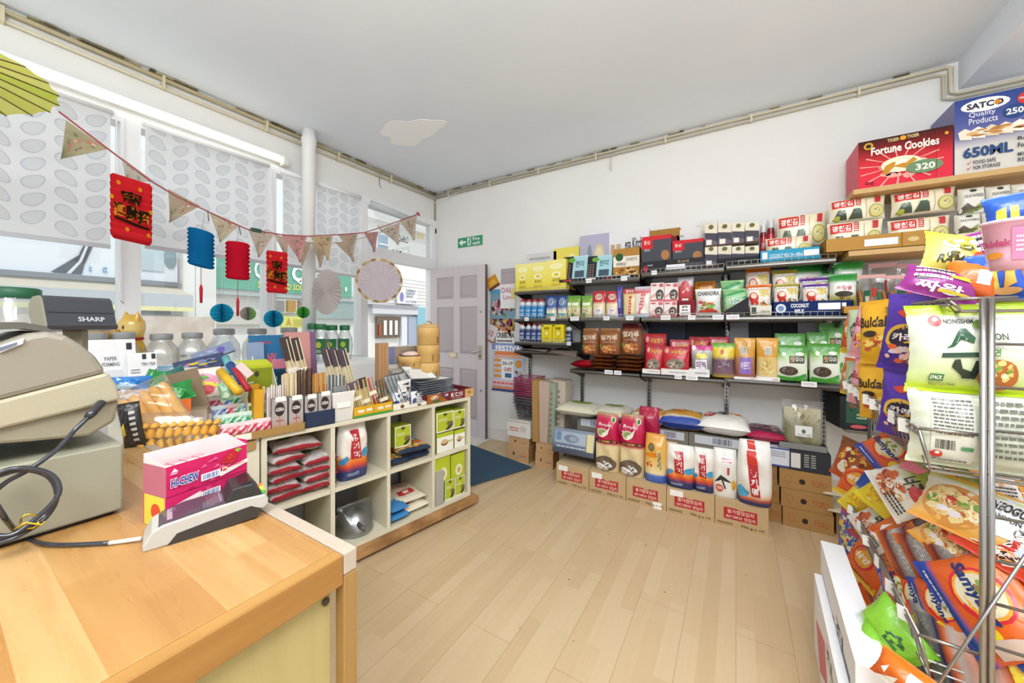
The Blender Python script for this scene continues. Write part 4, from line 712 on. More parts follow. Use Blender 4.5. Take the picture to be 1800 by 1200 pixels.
fput(TR('white_tray', 'tray', .16, .16, .05, 'e6e0d0', [('t', 'delirium', .5, .3, .9, .55, '55504a', 1), ('r', .08, .2, .3, .85, '4a5a50')]), FW, .33, 1318, 1357, 537, ZM, 'small white tray at the foot of the orange snack bags')
fput(TR('navy_tray', 'tray', .4, .2, .08, '1e3163', [('e', .12, .5, .08, .34, 'dfe6ee'), ('e', .12, .5, .05, .2, '7f95b8'), ('t', 'COCONUT', .27, .54, .54, .84, 'eceff2', 4), ('t', 'MILK', .33, .14, .48, .44, 'eceff2', 4), ('r', .67, .38, .98, .84, 'fafafa')]), FW, .33, 1359, 1480, 529, ZM, 'navy blue tray printed COCONUT MILK')
fput(TR('navy_tray', 'tray', .1, .2, .08, '1b2a58', [('r', .0, .4, .8, .85, 'fafafa')]), FW, .325, 1440, 1500, 528, ZM, 'short navy tray edge beside the cardboard one')
fput(TR('card_tray', 'tray', .3, .2, .04, 'b8873e'), FW, .36, 1482, 1600, 537, 1.361, 'brown cardboard tray under the bagged round crackers')
def cracker_bag(nm):
    r = bpy.data.objects.new(nm, None); COL.objects.link(r); rr = random.Random(4)
    for i in range(7):
        m = MB(); m.lathe([(.0, 0, 'c98a42'), (.040, .001, 'c98440'), (.043, .006, 'b9702e'), (.040, .012, 'd79a52'), (0, .014, 'e0a860')], 'cf8d46', n=16, M=Matrix.Translation((-.075+i*.025, rr.uniform(-.012, .012), .046)) @ Matrix.Rotation(pi/2+rr.uniform(-.25, .1), 4, 'Y')); m.build('cracker', WOODY, r)
    m = MB(); m.box(-.055, -.048, .012, -.010, -.046, .085, '245a3c'); m.ink(lambda u, v, o: (-.055+.045*u, -.048-o, .012+.073*v), [('t', '전통', .2, .3, .8, .7, 'e8e4c8', 3)], 0, False); m.box(.03, -.048, .02, .055, -.046, .08, '2f6a44'); m.box(.0, -.049, .06, .025, -.047, .095, 'c0392f'); m.build('label', PAPER, r)
    m = MB(); bag(m, .2, .10, .15, 'stand', 'ffffff', [], 31, 0, .8); m.build('film', CLEAR, r)
    m = MB(); m.box(-.10, -.004, .137, .10, .004, .152, 'd9a9a4'); m.build('header_strip', PAPER, r); return r
ck = Kind('cracker_bag', 'bag', (.2, .1, .15), cracker_bag)
fput(ck, FW, .31, 1506, 1562, 482, 1.375, 'clear bag of round tan crackers, front left'); fput(ck, FW, .31, 1562, 1630, 482, 1.375, 'clear bag of round tan crackers, front right'); fput(ck, FW, .31, 1628, 1692, 488, 1.375, 'clear bag of round tan crackers, furthest right, half behind the purple noodles')
fput(ck, FW, .17, 1528, 1580, 462, 1.40, 'clear bag of round crackers in the back row, left', tilt=radians(5)); fput(ck, FW, .17, 1578, 1650, 462, 1.40, 'clear bag of round crackers in the back row, right', tilt=radians(5))
# ================================================================ LOWER ROWS
db = Kind('dark_bottle', 'bottle', (.06, .06, .165), lambda nm: bottle(nm, '2b3a68', '2f4684', 'b23e44'))
row(db, FW, .31, [(911, 921), (922, 932), (932, 942), (942, 952)], 567, 1.13, '* dark blue bottle with red cap on the small lower shelf', 'dark blue bottles', .06)
db2 = Kind('dark_bottle', 'bottle', (.06, .06, .165), lambda nm: bottle(nm, '1e2440', '273058', '2a2d40'))
fput(db2, FW, .28, 992, 1004, 570, 1.13, 'dark bottle with black cap right of the yellow cartons'); fput(db2, FW, .22, 973, 984, 569, 1.13, 'dark bottle with black cap behind the yellow cartons')
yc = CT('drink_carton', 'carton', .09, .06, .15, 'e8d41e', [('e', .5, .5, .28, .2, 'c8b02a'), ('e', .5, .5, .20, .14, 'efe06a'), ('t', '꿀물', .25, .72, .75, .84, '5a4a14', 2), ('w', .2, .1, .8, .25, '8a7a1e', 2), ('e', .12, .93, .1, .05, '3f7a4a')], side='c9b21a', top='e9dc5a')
row(yc, FW, .315, [(952, 970), (971, 991)], 570, 1.13, '* yellow drink carton of the pair beside the dark bottles', 'small yellow drink cartons')
br_ops = [('t', '밀가루', .12, .55, .88, .74, 'e9d8c0', 3), ('f', .5, .22, .4, .2, ['c4773a', 'e0a060', '8a4a20', 'd89050'], 26, 3), ('e', .12, .3, .08, .08, '6a8a34'), ('w', .2, .45, .8, .5, 'c9a888', 1)]
brn = PT('flour_bag', 'bag', .17, .08, .25, 'sack', [(0, '7a4526'), (.5, '8d542c'), (.85, '9a6236'), (1, 'a97c54')], br_ops, 33)
fput(brn, FW, .29, 1021, 1051, 577, FW.at(1040, 623, .29).z, 'brown flour bag standing, left of three'); fput(brn, FW, .30, 1051, 1090, 577, FW.at(1070, 623, .30).z, 'brown flour bag standing, middle of three')
brn2 = PT('flour_bag', 'bag', .17, .08, .27, 'sack', [(0, '7a4526'), (.5, '854c28'), (.8, '7f4a2a'), (.86, '5a1a1c'), (1, '4f1518')], br_ops, 35)
fput(brn2, FW, .30, 1090, 1128, 568, FW.at(1110, 623, .30).z, 'brown flour bag standing, right of three, with dark red top')
fl = LYING('flat_flour_bag', 'bag', .2, .035, .26, 'flat', [(0, '6d3a1e'), (1, '8a5430')], [], 37)
zt_ = FW.at(1070, 624, .30).z
for i in range(4):
    hh = (zt_-.897)/4
    for j, (x0, x1) in enumerate([(1036, 1078), (1080, 1128)]):
        fput(fl, FW, .325, x0+(i % 2)*2, x1-(i % 2)*2, 640, .897+hh*i, ['bottom', 'second', 'third', 'top'][i]+' flat brown flour pack in the '+['left', 'right'][j]+' stack', 'flat brown flour packs in two stacks', dep=.26, h=hh*1.05)
fput(LYING('red_yellow_bag', 'bag', .18, .08, .22, 'pillow', [(0, 'b81c2a'), (.5, 'c4202c'), (.6, 'e0a020'), (1, 'e4b030')], [('f', .5, .7, .3, .15, ['e8c040', 'c8282c'], 10, 2)], 39), FW, .34, 1000, 1040, 620, .90, 'red and yellow packet lying at the left end of the lower shelf', h=.07)
rpd = PT('dried_fish_pouch', 'pouch', .19, .06, .2, 'stand', [(0, 'b01824'), (.55, 'c01e2a'), (.62, 'c9202c'), (1, 'b31a28')], [('e', .5, .33, .36, .2, '8a7a6a'), ('f', .5, .32, .3, .16, ['5a5048', 'b8a890', '8f7f70', 'd4c8b4'], 26, 3), ('e', .16, .82, .08, .09, 'e9a08a'), ('t', '국물멸치', .32, .72, .86, .86, 'e8a23a', 3), ('w', .3, .92, .9, .96, 'd8484a', 1)], 41)
ZL = .898
fput(rpd, FW, .31, 1130, 1164, 607, ZL, 'red dried fish pouch, left of the front pair', roll=.08); fput(rpd, FW, .32, 1163, 1212, 609, ZL+.018, 'red dried fish pouch, right of the front pair')
fput(rpd, FW, .22, 1131, 1172, 586, ZL+.05, 'red dried fish pouch standing behind the left one', tilt=.1); fput(rpd, FW, .2, 1176, 1215, 597, ZL+.03, 'red dried fish pouch in the back row, second from left', turn=.15); fput(rpd, FW, .18, 1210, 1247, 592, ZL+.03, 'red dried fish pouch in the back row, third from left', turn=-.1); fput(rpd, FW, .18, 1246, 1284, 592, ZL+.03, 'red dried fish pouch in the back row, furthest right', turn=.1)
fput(PT('seaweed_pouch', 'pouch', .16, .06, .2, 'stand', [(0, '6a6c66'), (.5, '8f918c'), (.8, 'bcc0bc'), (.84, 'cc1f7a'), (1, 'd23a8a')], [('r', .25, .55, .75, .72, 'efd61a'), ('r', .2, .15, .75, .5, 'e9e4ea'), ('t', '미역', .25, .2, .7, .45, '7a4a8a', 3), ('e', .12, .9, .1, .1, 'e8e6ea')], 43), FW, .31, 1214, 1253, 607, ZL+.018, 'grey seaweed pouch with pink top and yellow sticker')
fput(PT('bean_pouch', 'pouch', .17, .07, .22, 'stand', [(0, 'c8a81e'), (.12, '7a5a6a'), (.5, '6a4a5a'), (.62, 'e0c42a'), (.85, 'e4cc2a'), (.88, '6fae2c'), (1, '5a9e28')], [('f', .5, .38, .34, .14, ['8a6a7a', '5a4450', 'a08a94'], 20, 5), ('e', .45, .74, .08, .07, 'c83a2c')], 45), FW, .31, 1251, 1292, 603, ZL+.004, 'yellow and green bean pouch with dark beans showing')
od = PT('kraft_topped_bag', 'bag', .15, .08, .3, 'stand', [(0, 'e8e0d4'), (.1, 'a36a4a'), (.48, 'b07a56'), (.55, 'd39a32'), (1, 'dca238')], [('r', .3, .60, .7, .78, 'c9c0aa')], 47)
fput(PT('nut_bag', 'bag', .15, .08, .3, 'stand', [(0, '9a5a44'), (.48, 'b07a56'), (.55, 'd39a32'), (1, 'dca238')], [('r', .25, .08, .8, .5, '8d6aba'), ('t', '아몬드', .3, .2, .75, .4, 'efe6f4', 3), ('r', .3, .58, .62, .78, 'c9c3b4'), ('w', .34, .6, .58, .76, '8f8a80', 4)], 47), FW, .31, 1290, 1329, 594, ZL+.016, 'orange topped nut bag with purple label')
fput(PT('dried_fruit_bag', 'bag', .15, .08, .3, 'stand', [(0, 'e0cc94'), (.5, 'd9b96a'), (.55, 'd89c34'), (1, 'dca238')], [('f', .5, .25, .36, .2, ['f0e2a8', 'd8b860', 'e8d080', 'b89848'], 24, 5), ('r', .38, .58, .7, .78, 'c9c3b4'), ('w', .42, .6, .66, .76, '8f8a80', 4)], 49), FW, .31, 1329, 1370, 594, ZL+.016, 'orange topped bag of pale dried fruit')
for x0, x1, n_ in ((1290, 1330, 'left'), (1330, 1371, 'right')):
    fput(CT('white_display_box', 'box', .15, .1, .03, 'efece6', [('r', .1, .2, .65, .8, 'fafafa'), ('w', .72, .3, .92, .7, 'b8505a', 1)]), FW, .335, x0, x1, 663, ZL+.002, 'low white display box under the orange topped bags, '+n_, dep=.12)
for x0, x1, l_ in ((1129, 1160, 'under the left red pouch'), (1162, 1211, 'under the right red pouch'), (1211, 1247, 'under the pink topped seaweed pouch')):
    fput(CT('white_display_box', 'box', .15, .1, .03, 'f0eeea', [('w', .3, .3, .9, .7, 'a9a5b0', 1)]), FW, .335, x0, x1, 649, ZL, 'low white display box '+l_, dep=.12)
grn = PT('green_tea_pouch', 'pouch', .20, .06, .27, 'stand', [(0, '4a9a2c'), (.08, '5fae34'), (.14, 'd9e2c8'), (.5, 'e6ead8'), (.72, '8fc45c'), (.8, '4f9e2e'), (1, '3f8e28')], [('r', .42, .50, .90, .70, '2c2a22'), ('t', '맛', .46, .53, .60, .67, 'd9a24a', 3), ('t', '다시마', .63, .53, .87, .67, 'e9e6d8', 2), ('e', .4, .28, .3, .13, '4a3a30'), ('f', .4, .28, .26, .11, ['5a4636', '2f2620', '7a6450'], 20, 4), ('p', [(.05, .14), (.5, .06), (.95, .22), (.95, .12), (.5, 0), (.05, .03)], '3f9a2e'), ('e', .25, .74, .08, .06, 'dfe8d8'), ('e', .75, .76, .14, .05, 'e8efe2')], 51, .5)
fput(grn, FW, .30, 1363, 1422, 607, ZL+.01, 'green and white tea pouch, front left of four'); fput(grn, FW, .30, 1423, 1480, 604, ZL+.01, 'green and white tea pouch, front right of four')
fput(grn, FW, .22, 1362, 1418, 586, ZL+.04, 'green and white tea pouch standing behind the front left one'); fput(grn, FW, .2, 1418, 1460, 584, ZL+.04, 'green and white tea pouch standing behind between the front ones'); fput(grn, FW, .17, 1440, 1486, 568, ZL+.07, 'green and white tea pouch, highest at the back')
# dark boxes pushed to the wall behind the lower row
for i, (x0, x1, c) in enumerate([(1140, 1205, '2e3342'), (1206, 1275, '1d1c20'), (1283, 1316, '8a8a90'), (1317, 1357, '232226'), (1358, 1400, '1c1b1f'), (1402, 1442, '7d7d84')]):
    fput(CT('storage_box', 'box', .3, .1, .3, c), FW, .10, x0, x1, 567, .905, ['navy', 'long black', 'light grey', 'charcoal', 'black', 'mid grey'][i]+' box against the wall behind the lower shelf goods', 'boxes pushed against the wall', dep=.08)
# ================================================================ GOODS ON THE FLOOR BY THE BACK WALL
KC = 'c2a57c'
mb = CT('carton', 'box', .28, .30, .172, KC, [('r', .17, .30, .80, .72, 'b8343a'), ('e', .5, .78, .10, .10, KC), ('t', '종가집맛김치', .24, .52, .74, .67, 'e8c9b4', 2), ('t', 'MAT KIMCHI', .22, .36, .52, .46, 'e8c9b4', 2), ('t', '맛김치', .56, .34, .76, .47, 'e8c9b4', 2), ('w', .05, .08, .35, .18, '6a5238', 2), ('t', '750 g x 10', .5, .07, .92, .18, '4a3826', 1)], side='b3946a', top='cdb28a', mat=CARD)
XB = [(978, 1035), (1036, 1100), (1101, 1171), (1172, 1256), (1257, 1351)]
wh = ['below the blue grey wrapped carton', 'below the left red rice bag', 'below the orange rice bag', 'below the two small flame patterned rice bags', 'below the largest flame patterned rice bag, rightmost']
for i, (a, b) in enumerate(XB):
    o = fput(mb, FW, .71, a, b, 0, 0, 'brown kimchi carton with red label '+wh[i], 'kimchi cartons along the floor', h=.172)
    if i in (0, 1, 3): p = MB(); p.box(-.12, -.1525, .12, -.04, -.15, .16, 'f2f0ea'); q_ = p.build('white_sticker', PAPER, o)
    if i == 2: p = MB(); p.box(.05, -.1525, .0, .11, -.15, .045, 'f2f0ea'); q_ = p.build('white_sticker', PAPER, o)
# rear stacks
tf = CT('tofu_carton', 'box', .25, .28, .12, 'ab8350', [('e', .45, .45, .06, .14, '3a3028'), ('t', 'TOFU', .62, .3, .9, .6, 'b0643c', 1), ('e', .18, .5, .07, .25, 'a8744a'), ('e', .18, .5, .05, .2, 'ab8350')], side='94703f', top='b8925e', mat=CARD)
for k in range(3):
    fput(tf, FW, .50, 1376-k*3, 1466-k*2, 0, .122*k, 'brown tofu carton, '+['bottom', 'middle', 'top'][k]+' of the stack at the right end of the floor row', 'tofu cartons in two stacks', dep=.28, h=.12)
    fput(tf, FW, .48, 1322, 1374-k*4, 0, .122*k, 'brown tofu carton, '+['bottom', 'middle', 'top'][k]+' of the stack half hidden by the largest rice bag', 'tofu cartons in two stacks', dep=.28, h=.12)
fput(CT('black_carton', 'box', .25, .28, .12, '34363b', [('r', .02, .12, .26, .88, 'dcdcd8'), ('w', .35, .2, .48, .9, 'b8b8b4', 6), ('w', .52, .2, .64, .9, 'b8b8b4', 6)], side='2a2b30', top='3c3d42'), FW, .50, 1389, 1461, 0, .368, 'black carton with white label on the tofu cartons', h=.122)
fput(CT('white_carton', 'box', .25, .28, .12, 'dfe2ea', [('b', .06, .7, .35, .92, '4a4c5a'), ('w', .4, .5, .9, .85, '9a9cac', 3), ('r', 0, .93, 1, 1, '3a4a8a'), ('e', .2, .35, .04, .1, '3a3a44'), ('r', 0, 0, 1, .1, '3a4a8a')], top='d5d5dc'), FW, .49, 1322, 1388, 0, .368, 'white carton with bar code left of the black one', h=.122)
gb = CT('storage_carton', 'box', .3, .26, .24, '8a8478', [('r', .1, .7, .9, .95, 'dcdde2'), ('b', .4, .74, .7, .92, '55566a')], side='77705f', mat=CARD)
for i, (a, b) in enumerate([(1015, 1075), (1076, 1140), (1141, 1210), (1211, 1321)]):
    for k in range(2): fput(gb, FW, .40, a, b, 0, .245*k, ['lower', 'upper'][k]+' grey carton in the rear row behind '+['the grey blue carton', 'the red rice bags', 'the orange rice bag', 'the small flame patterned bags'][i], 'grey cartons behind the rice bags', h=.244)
RZ = .492
# sacks lying on the rear stacks
def lsack(x0, x1, label, stops, ops, seed, h=.12, dep=.30, off=.47, turn=0, z=RZ):
    k = LYING('rice_sack', 'sack', .36, .12, .30, 'flat', stops, ops, seed, 1.2); o = fput(k, FW, off, x0, x1, 700, z, label, dep=dep, h=h, turn=turn)
lsack(975, 1046, 'pale green and white sack lying at the left, beside the cardboard sheets', [(0, 'ded9bf'), (1, 'e4e0cc')], [('e', .5, .6, .28, .25, '8fa83a'), ('e', .5, .6, .2, .16, '6d8c2c')], 61, .11, off=.50, z=.493)
lsack(1040, 1100, 'pale green and white sack lying behind the left red rice bag', [(0, 'ded9bf'), (1, 'e4e0cc')], [('e', .5, .6, .28, .25, '8fa83a'), ('e', .4, .6, .2, .16, '6d8c2c')], 62, .11, off=.47)
lsack(1106, 1166, 'orange sack lying behind the right red rice bag', [(0, '2c4a9a'), (.1, 'f0e6cc'), (.16, 'e0a13a'), (1, 'dca048')], [('t', '쌀', .6, .4, .85, .8, '4a2a1a', 3), ('e', .35, .6, .2, .2, 'd8702c')], 63)
lsack(1156, 1240, 'orange and blue rice sack lying on the rear cartons', [(0, '2a469c'), (.10, '3552a8'), (.14, 'f0e8d4'), (.22, 'e0a440'), (1, 'dc9c3a')], [('e', .45, .65, .25, .18, 'd9741e'), ('e', .45, .65, .17, .11, 'e6b04a'), ('f', .4, .55, .25, .12, ['c8501e', 'e08a2a'], 12, 4), ('t', '우리', .72, .5, .9, .85, '4a2414', 3)], 64, .13)
lsack(1225, 1320, 'white rice sack with black brush strokes and orange flower lying on the rear cartons', [(0, 'eeeae2'), (1, 'efe8dc')], [('f', .72, .6, .16, .2, ['e0782a', 'eda050', 'd8641e'], 14, 2), ('p', [(.1, .55), (.3, .8), (.4, .75), (.2, .5)], '2a2624'), ('p', [(.2, .5), (.6, .6), (.6, .54), (.22, .44)], '2a2624'), ('e', .22, .38, .12, .12, 'b8303a'), ('t', '진미', .15, .32, .3, .46, 'f0d8d0', 3), ('p', [(.35, .75), (.5, .85), (.55, .6), (.5, .6)], '2a2624')], 65, .14)
lsack(1310, 1383, 'clear and crimson bag of purple beans lying on the rear cartons', [(0, 'b01846'), (.10, 'b81c4c'), (.14, '6a3f4e'), (.7, '84606c'), (1, 'd4c8a8')], [('f', .5, .4, .45, .25, ['5a2a3a', '8a5464', 'c8a0a8', '4a2030'], 40, 3)], 66, .09)
def anchovy(nm):
    r = bpy.data.objects.new(nm, None); COL.objects.link(r); m = MB(); rr = random.Random(8)
    for i in range(150):
        a = Vector((rr.uniform(-.10, .10), rr.uniform(-.035, .03), rr.uniform(.03, .22))); l = rr.uniform(.02, .045); t = rr.uniform(0, pi)
        m.tube([a, a+Vector((cos(t)*l*.5, .006, sin(t)*l*.5)), a+Vector((cos(t+.5)*l, 0, sin(t+.5)*l))], .0028, rr.choice(['a3a070', 'b9b58c', '7f7f4c', 'c9c29c']), n=4)
    bag(m, .24, .075, .26, 'stand', [(0, '8f8f5a'), (.6, 'a5a274'), (.8, 'd2caa4')], [], 68, 0, 3); m.build('dried_noodles', CARD, r)['kind'] = 'stuff'
    m = MB(); bag(m, .27, .11, .31, 'stand', 'ffffff', [], 67, 0, 1.5); m.build('film', CLEAR, r)
    m = MB(); m.box(-.05, -.055, .08, .055, -.053, .15, 'f0f0ee'); m.ink(lambda u, v, o: (-.05+.105*u, -.055-o, .08+.07*v), [('e', .5, .5, .12, .2, '5a7a5a'), ('w', .1, .1, .9, .25, '9a9a9a', 2)], 0, False); m.build('label', PAPER, r); return r
fput(Kind('dried_noodle_bag', 'bag', (.27, .11, .31), anchovy), FW, .47, 1374, 1452, 706, RZ+.008, 'clear bag of greenish dried noodles with white label', dep=.11)
fput(TR('grey_tray', 'tray', .3, .2, .05, '8a8a86'), FW, .48, 1369, 1455, 783, RZ, 'shallow grey tray under the dried noodles', dep=.2, h=.04)
# ---- standing in front
FZ = .174
o = fput(CT('wrapped_carton', 'carton', .30, .22, .26, [(0, '42495a'), (.3, '4c5568'), (.34, '70809a'), (1, '8795aa')], [('r', .05, .40, .80, .88, 'a9b4c4'), ('r', .82, .2, .98, .9, 'e0d29a'), ('e', .45, .62, .18, .16, '7484a0'), ('e', .5, .62, .10, .10, '9aa6ba'), ('r', .08, .5, .2, .85, '6f8cb4'), ('w', .1, .22, .8, .32, 'c9d0da', 1)], side='3c4456', top='5a667c', mat=GLOSSY), FW, .68, 970, 1043, 762, FZ+.05, 'blue grey film wrapped carton leaning back on the leftmost kimchi carton', tilt=radians(-14), dep=.2)
rr_ops = [('e', .82, .90, .10, .05, 'd9e0b0'), ('e', .82, .90, .07, .035, '2f8a3c'), ('f', .35, .74, .22, .05, ['f2e8e0', 'e8d8d0'], 8, 2), ('e', .38, .68, .22, .07, 'c8c49a'), ('e', .38, .68, .16, .05, '8a9a5a'), ('p', [(.2, .62), (.5, .70), (.72, .80), (.6, .66), (.4, .60)], 'f0e8e0'), ('r', .08, .51, .95, .56, '4a2a2a'), ('t', 'THAI HOM MALI RICE', .12, .52, .9, .55, 'e6b04a', 2), ('t', 'Royal', .2, .78, .75, .84, 'f6e6ea', 2),
   ('e', .5, .15, .44, .13, '6a5448'), ('f', .45, .12, .36, .09, ['f2f0ec', 'e6e2da', 'd8d8d8'], 26, 3), ('f', .68, .17, .16, .05, ['3f7a3c', '5a9a4a'], 10, 4)]
rb = PT('rice_bag', 'bag', .21, .11, .42, 'sack', [(0, 'e0c898'), (.47, 'e4cfa0'), (.49, 'c01845'), (.93, 'c81c50'), (1, 'b8a87a')], rr_ops, 71, 1.7)
fput(rb, FW, .69, 1043, 1086, 728, FZ, 'tall crimson and cream rice bag, left of the two', dep=.12); fput(rb, FW, .69, 1086, 1131, 731, FZ, 'tall crimson and cream rice bag, right of the two', dep=.12)
fput(PT('rice_bag', 'bag', .2, .1, .4, 'sack', 'b51a44', [], 72), FW, .50, 1120, 1158, 748, FZ+.18, 'crimson bag lying back behind the right rice bag', h=.3, dep=.1)
fput(PT('rice_bag', 'bag', .18, .1, .30, 'sack', [(0, '3f62b4'), (.16, '4a6fc0'), (.2, 'ecd8a4'), (.5, 'e6b858'), (1, 'e0a03c')], [('e', .35, .74, .14, .085, '5a4a34'), ('e', .35, .74, .10, .06, '8a7a54'), ('e', .4, .58, .34, .05, 'e8861e'), ('r', .60, .26, .80, .70, 'e8cf8e'), ('t', '보리쌀', .62, .3, .78, .68, '2f241c', 2), ('f', .25, .38, .16, .09, ['d8602a', 'c8421e', 'e8a04a'], 12, 5)], 73), FW, .70, 1131, 1171, 765, FZ, 'orange and white barley bag with blue foot', dep=.1)
fput(PT('rice_bag', 'bag', .18, .1, .30, 'sack', [(0, '3f62b4'), (.2, 'ead4a4'), (1, 'e4c68c')], [], 74), FW, .60, 1150, 1192, 778, FZ, 'cream bag half hidden behind the barley bag', dep=.1)
fl_st = [(0, '26305e'), (.18, '2c386c'), (.22, 'c8352c'), (.30, 'e8702c'), (.38, 'f0a238'), (.43, 'efe6da'), (1, 'f1eee8')]
fl_ops = [('p', [(.55, .42), (.75, .50), (.98, .52), (.98, .40), (.8, .36)], '3f9ac0'), ('p', [(.02, .36), (.2, .44), (.3, .38), (.15, .30), (.02, .28)], '3a8cba'), ('p', [(.3, .86), (.62, .86), (.66, .36), (.34, .36)], 'b8242e'), ('t', '경', .37, .68, .57, .80, 'f6ece6', 3), ('t', '기', .39, .54, .58, .65, 'f6ece6', 3), ('t', '미', .41, .39, .60, .50, 'f6ece6', 3), ('w', .2, .08, .6, .14, 'b8c0dc', 2)]
kb = PT('rice_bag', 'bag', .22, .12, .32, 'sack', fl_st, fl_ops, 75, 1.6)
fput(kb, FW, .71, 1169, 1221, 785, FZ, 'white rice bag with flame pattern, left of the two small ones', dep=.11); fput(kb, FW, .69, 1216, 1256, 791, FZ, 'white rice bag with flame pattern, right of the two small ones', dep=.11)
fput(PT('rice_bag', 'bag', .2, .11, .34, 'sack', [(0, 'e9e6de'), (1, 'f0eee8')], [('r', .35, .72, .8, .86, 'f4f0ee'), ('w', .4, .74, .78, .84, 'c85a5a', 2), ('p', [(.1, .30), (.35, .48), (.5, .44), (.8, .34), (.5, .36), (.35, .42)], '26221f'), ('p', [(.35, .44), (.42, .44), (.56, .2), (.5, .2)], '26221f'), ('e', .3, .2, .15, .08, 'cc3f2c'), ('t', '진미', .2, .16, .4, .24, 'f6e8dc', 3), ('r', .6, .5, .68, .66, 'b83a3a'), ('e', .85, .3, .08, .1, 'e0a02c')], 76), FW, .70, 1251, 1297, 792, FZ, 'plain white rice bag with black brush stroke and red seal', dep=.11)
fput(PT('rice_bag', 'bag', .27, .14, .42, 'sack', [(0, '26305e'), (.06, '2c386c'), (.09, 'b03a3c'), (.12, 'e8802c'), (.16, 'e8cfae'), (.22, 'f1ece2'), (1, 'f5f3ef')], [('p', [(.02, .10), (.3, .14), (.35, .2), (.1, .3), (.02, .26)], '4aa4cc'), ('p', [(.24, 1), (.50, 1), (.54, .88), (.30, .88)], 'd8382c'), ('p', [(.26, .8), (.55, .8), (.66, .16), (.40, .16)], 'b8242e'), ('p', [(.26, .86), (.55, .86), (.58, .64), (.29, .64)], 'd8382c'), ('t', '경', .36, .46, .55, .58, 'f6ece6', 3), ('t', '기', .39, .33, .57, .44, 'f6ece6', 3), ('t', '미', .42, .20, .60, .31, 'f6ece6', 3)], 77, 1.7), FW, .735, 1296, 1359, 779, FZ, 'largest white rice bag with red strip and flame pattern, rightmost', dep=.14)
# ---- crates, wire baskets and card sheets by the door
cr = CT('brown_crate', 'box', .22, .3, .12, 'c9a278', [('e', .32, .5, .04, .12, '3a3026'), ('w', .6, .3, .9, .5, 'b57a5a', 1)], side='a27a4c', top='cda982', mat=CARD)
fput(cr, FW, .46, 891, 929, 0, 0, 'brown crate on the floor, lowest under the wire baskets', 'brown crates by the door', h=.14); fput(cr, FW, .44, 895, 930, 0, .142, 'brown crate, second one up under the wire baskets', 'brown crates by the door', h=.085)
fput(CT('white_plastic_crate', 'box', .22, .3, .16, 'e6e1d9', [('w', .1, .3, .5, .6, 'cc6a4a', 2), ('r', 0, .88, 1, .94, 'b9b29a'), ('e', .7, .5, .15, .2, 'd2cdc8')], side='cfc9bd'), FW, .45, 892, 932, 0, .229, 'white box with red lettering directly below the wire baskets', h=.155)
fput(cr, FW, .46, 941, 972, 0, 0, 'brown crate on the floor under the standing card sheets', 'brown crates by the door', h=.13); fput(cr, FW, .45, 942, 973, 0, .132, 'upper brown crate under the standing card sheets', 'brown crates by the door', h=.075)
def basket(col, rim):
    def mk(nm):
        m = MB(); W, D, Hh = .20, .30, .16
        def ring(z, r, c): k = .72+.28*z/Hh; m.tube([(-W/2*k, -D/2*k, z), (W/2*k, -D/2*k, z), (W/2*k, D/2*k, z), (-W/2*k, D/2*k, z)], r, c, n=5, closed=True)
        ring(Hh, .0045, rim)
        for z in (.0, .03, .06, .09, .12): ring(z, .0018, col)
        for i in range(9):
            f = -1+i/4
            for s in (-1, 1): m.tube([(W/2*f*.72, s*D/2*.72, 0), (W/2*f, s*D/2, Hh)], .0015, col, n=3); m.tube([(s*W/2*.72, D/2*f*.72, 0), (s*W/2, D/2*f, Hh)], .0015, col, n=3)
            m.tube([(W/2*f*.72, -D/2*.72, 0), (W/2*f*.72, D/2*.72, 0)], .0015, col, n=3)
        o = m.build(nm, PLASTIC)
        h_ = MB(); h_.tube([(-W/2, -.04, Hh), (-W/2+.01, -.03, Hh+.012), (-W/2+.01, .03, Hh+.012), (-W/2, .04, Hh)], .003, rim, n=5); h_.tube([(W/2, -.04, Hh), (W/2-.01, -.03, Hh+.012), (W/2-.01, .03, Hh+.012), (W/2, .04, Hh)], .003, rim, n=5); h_.build('handle', PLASTIC, o)
        return o
    return mk
bkb = Kind('wire_basket', 'basket', (.2, .3, .16), basket('55595f', '5a5d62')); bkr = Kind('wire_basket', 'basket', (.2, .3, .16), basket('7d4a62', 'b03a62'))
bpos = (FW.at(917, 740, .44)-FW.n*-.0); bx = (FW.at(899, 700, .44).x+FW.at(938, 700, .44).x)/2
for i in range(3): sput(bkb, (bx, YB-.30, .388+.026*i), 0, (.205, .27, .16), ['lowest', 'second', 'third'][i]+' black wire shopping basket in the stack', 'black wire baskets nested')
for i in range(9): sput(bkr, (bx, YB-.30, .468+.019*i), 0, (.205, .27, .16), ['first', 'second', 'third', 'fourth', 'fifth', 'sixth', 'seventh', 'eighth', 'ninth'][i]+' red rimmed wire basket counted up from the black ones', 'red rimmed wire baskets nested')
for i, (x0, x1, yt, c, rl, off) in enumerate([(936, 946, 668, 'b48e56', .02, .44), (944, 962, 670, 'c9b3a3', -.06, .42), (955, 972, 672, '9fae9a', -.07, .40), (962, 990, 668, 'cfc2b2', -.05, .36)]):
    fput(CT('card_sheet', 'cardboard', .1, .2, .5, c, [('w', .2, .3, .7, .9, '8a7a6a', 9)] if i > 1 else [], side=c, mat=CARD), FW, off-.01*i, x0, x1, yt, .21 if i < 2 else .02, ['brown edge-on', 'pale pinkish', 'greenish edged', 'cream printed'][i]+' flattened carton standing beside the wire baskets', 'flattened cartons standing by the baskets', dep=.16, roll=-rl*.6)
m = MB(); m.box(.60, YB-.30, .60, 1.25, YB, .62, '7a7a78'); tag(m.build('wall_shelf', METAL), 'short metal shelf under the black seaweed tray, low behind the noodle rack', 'shelf')
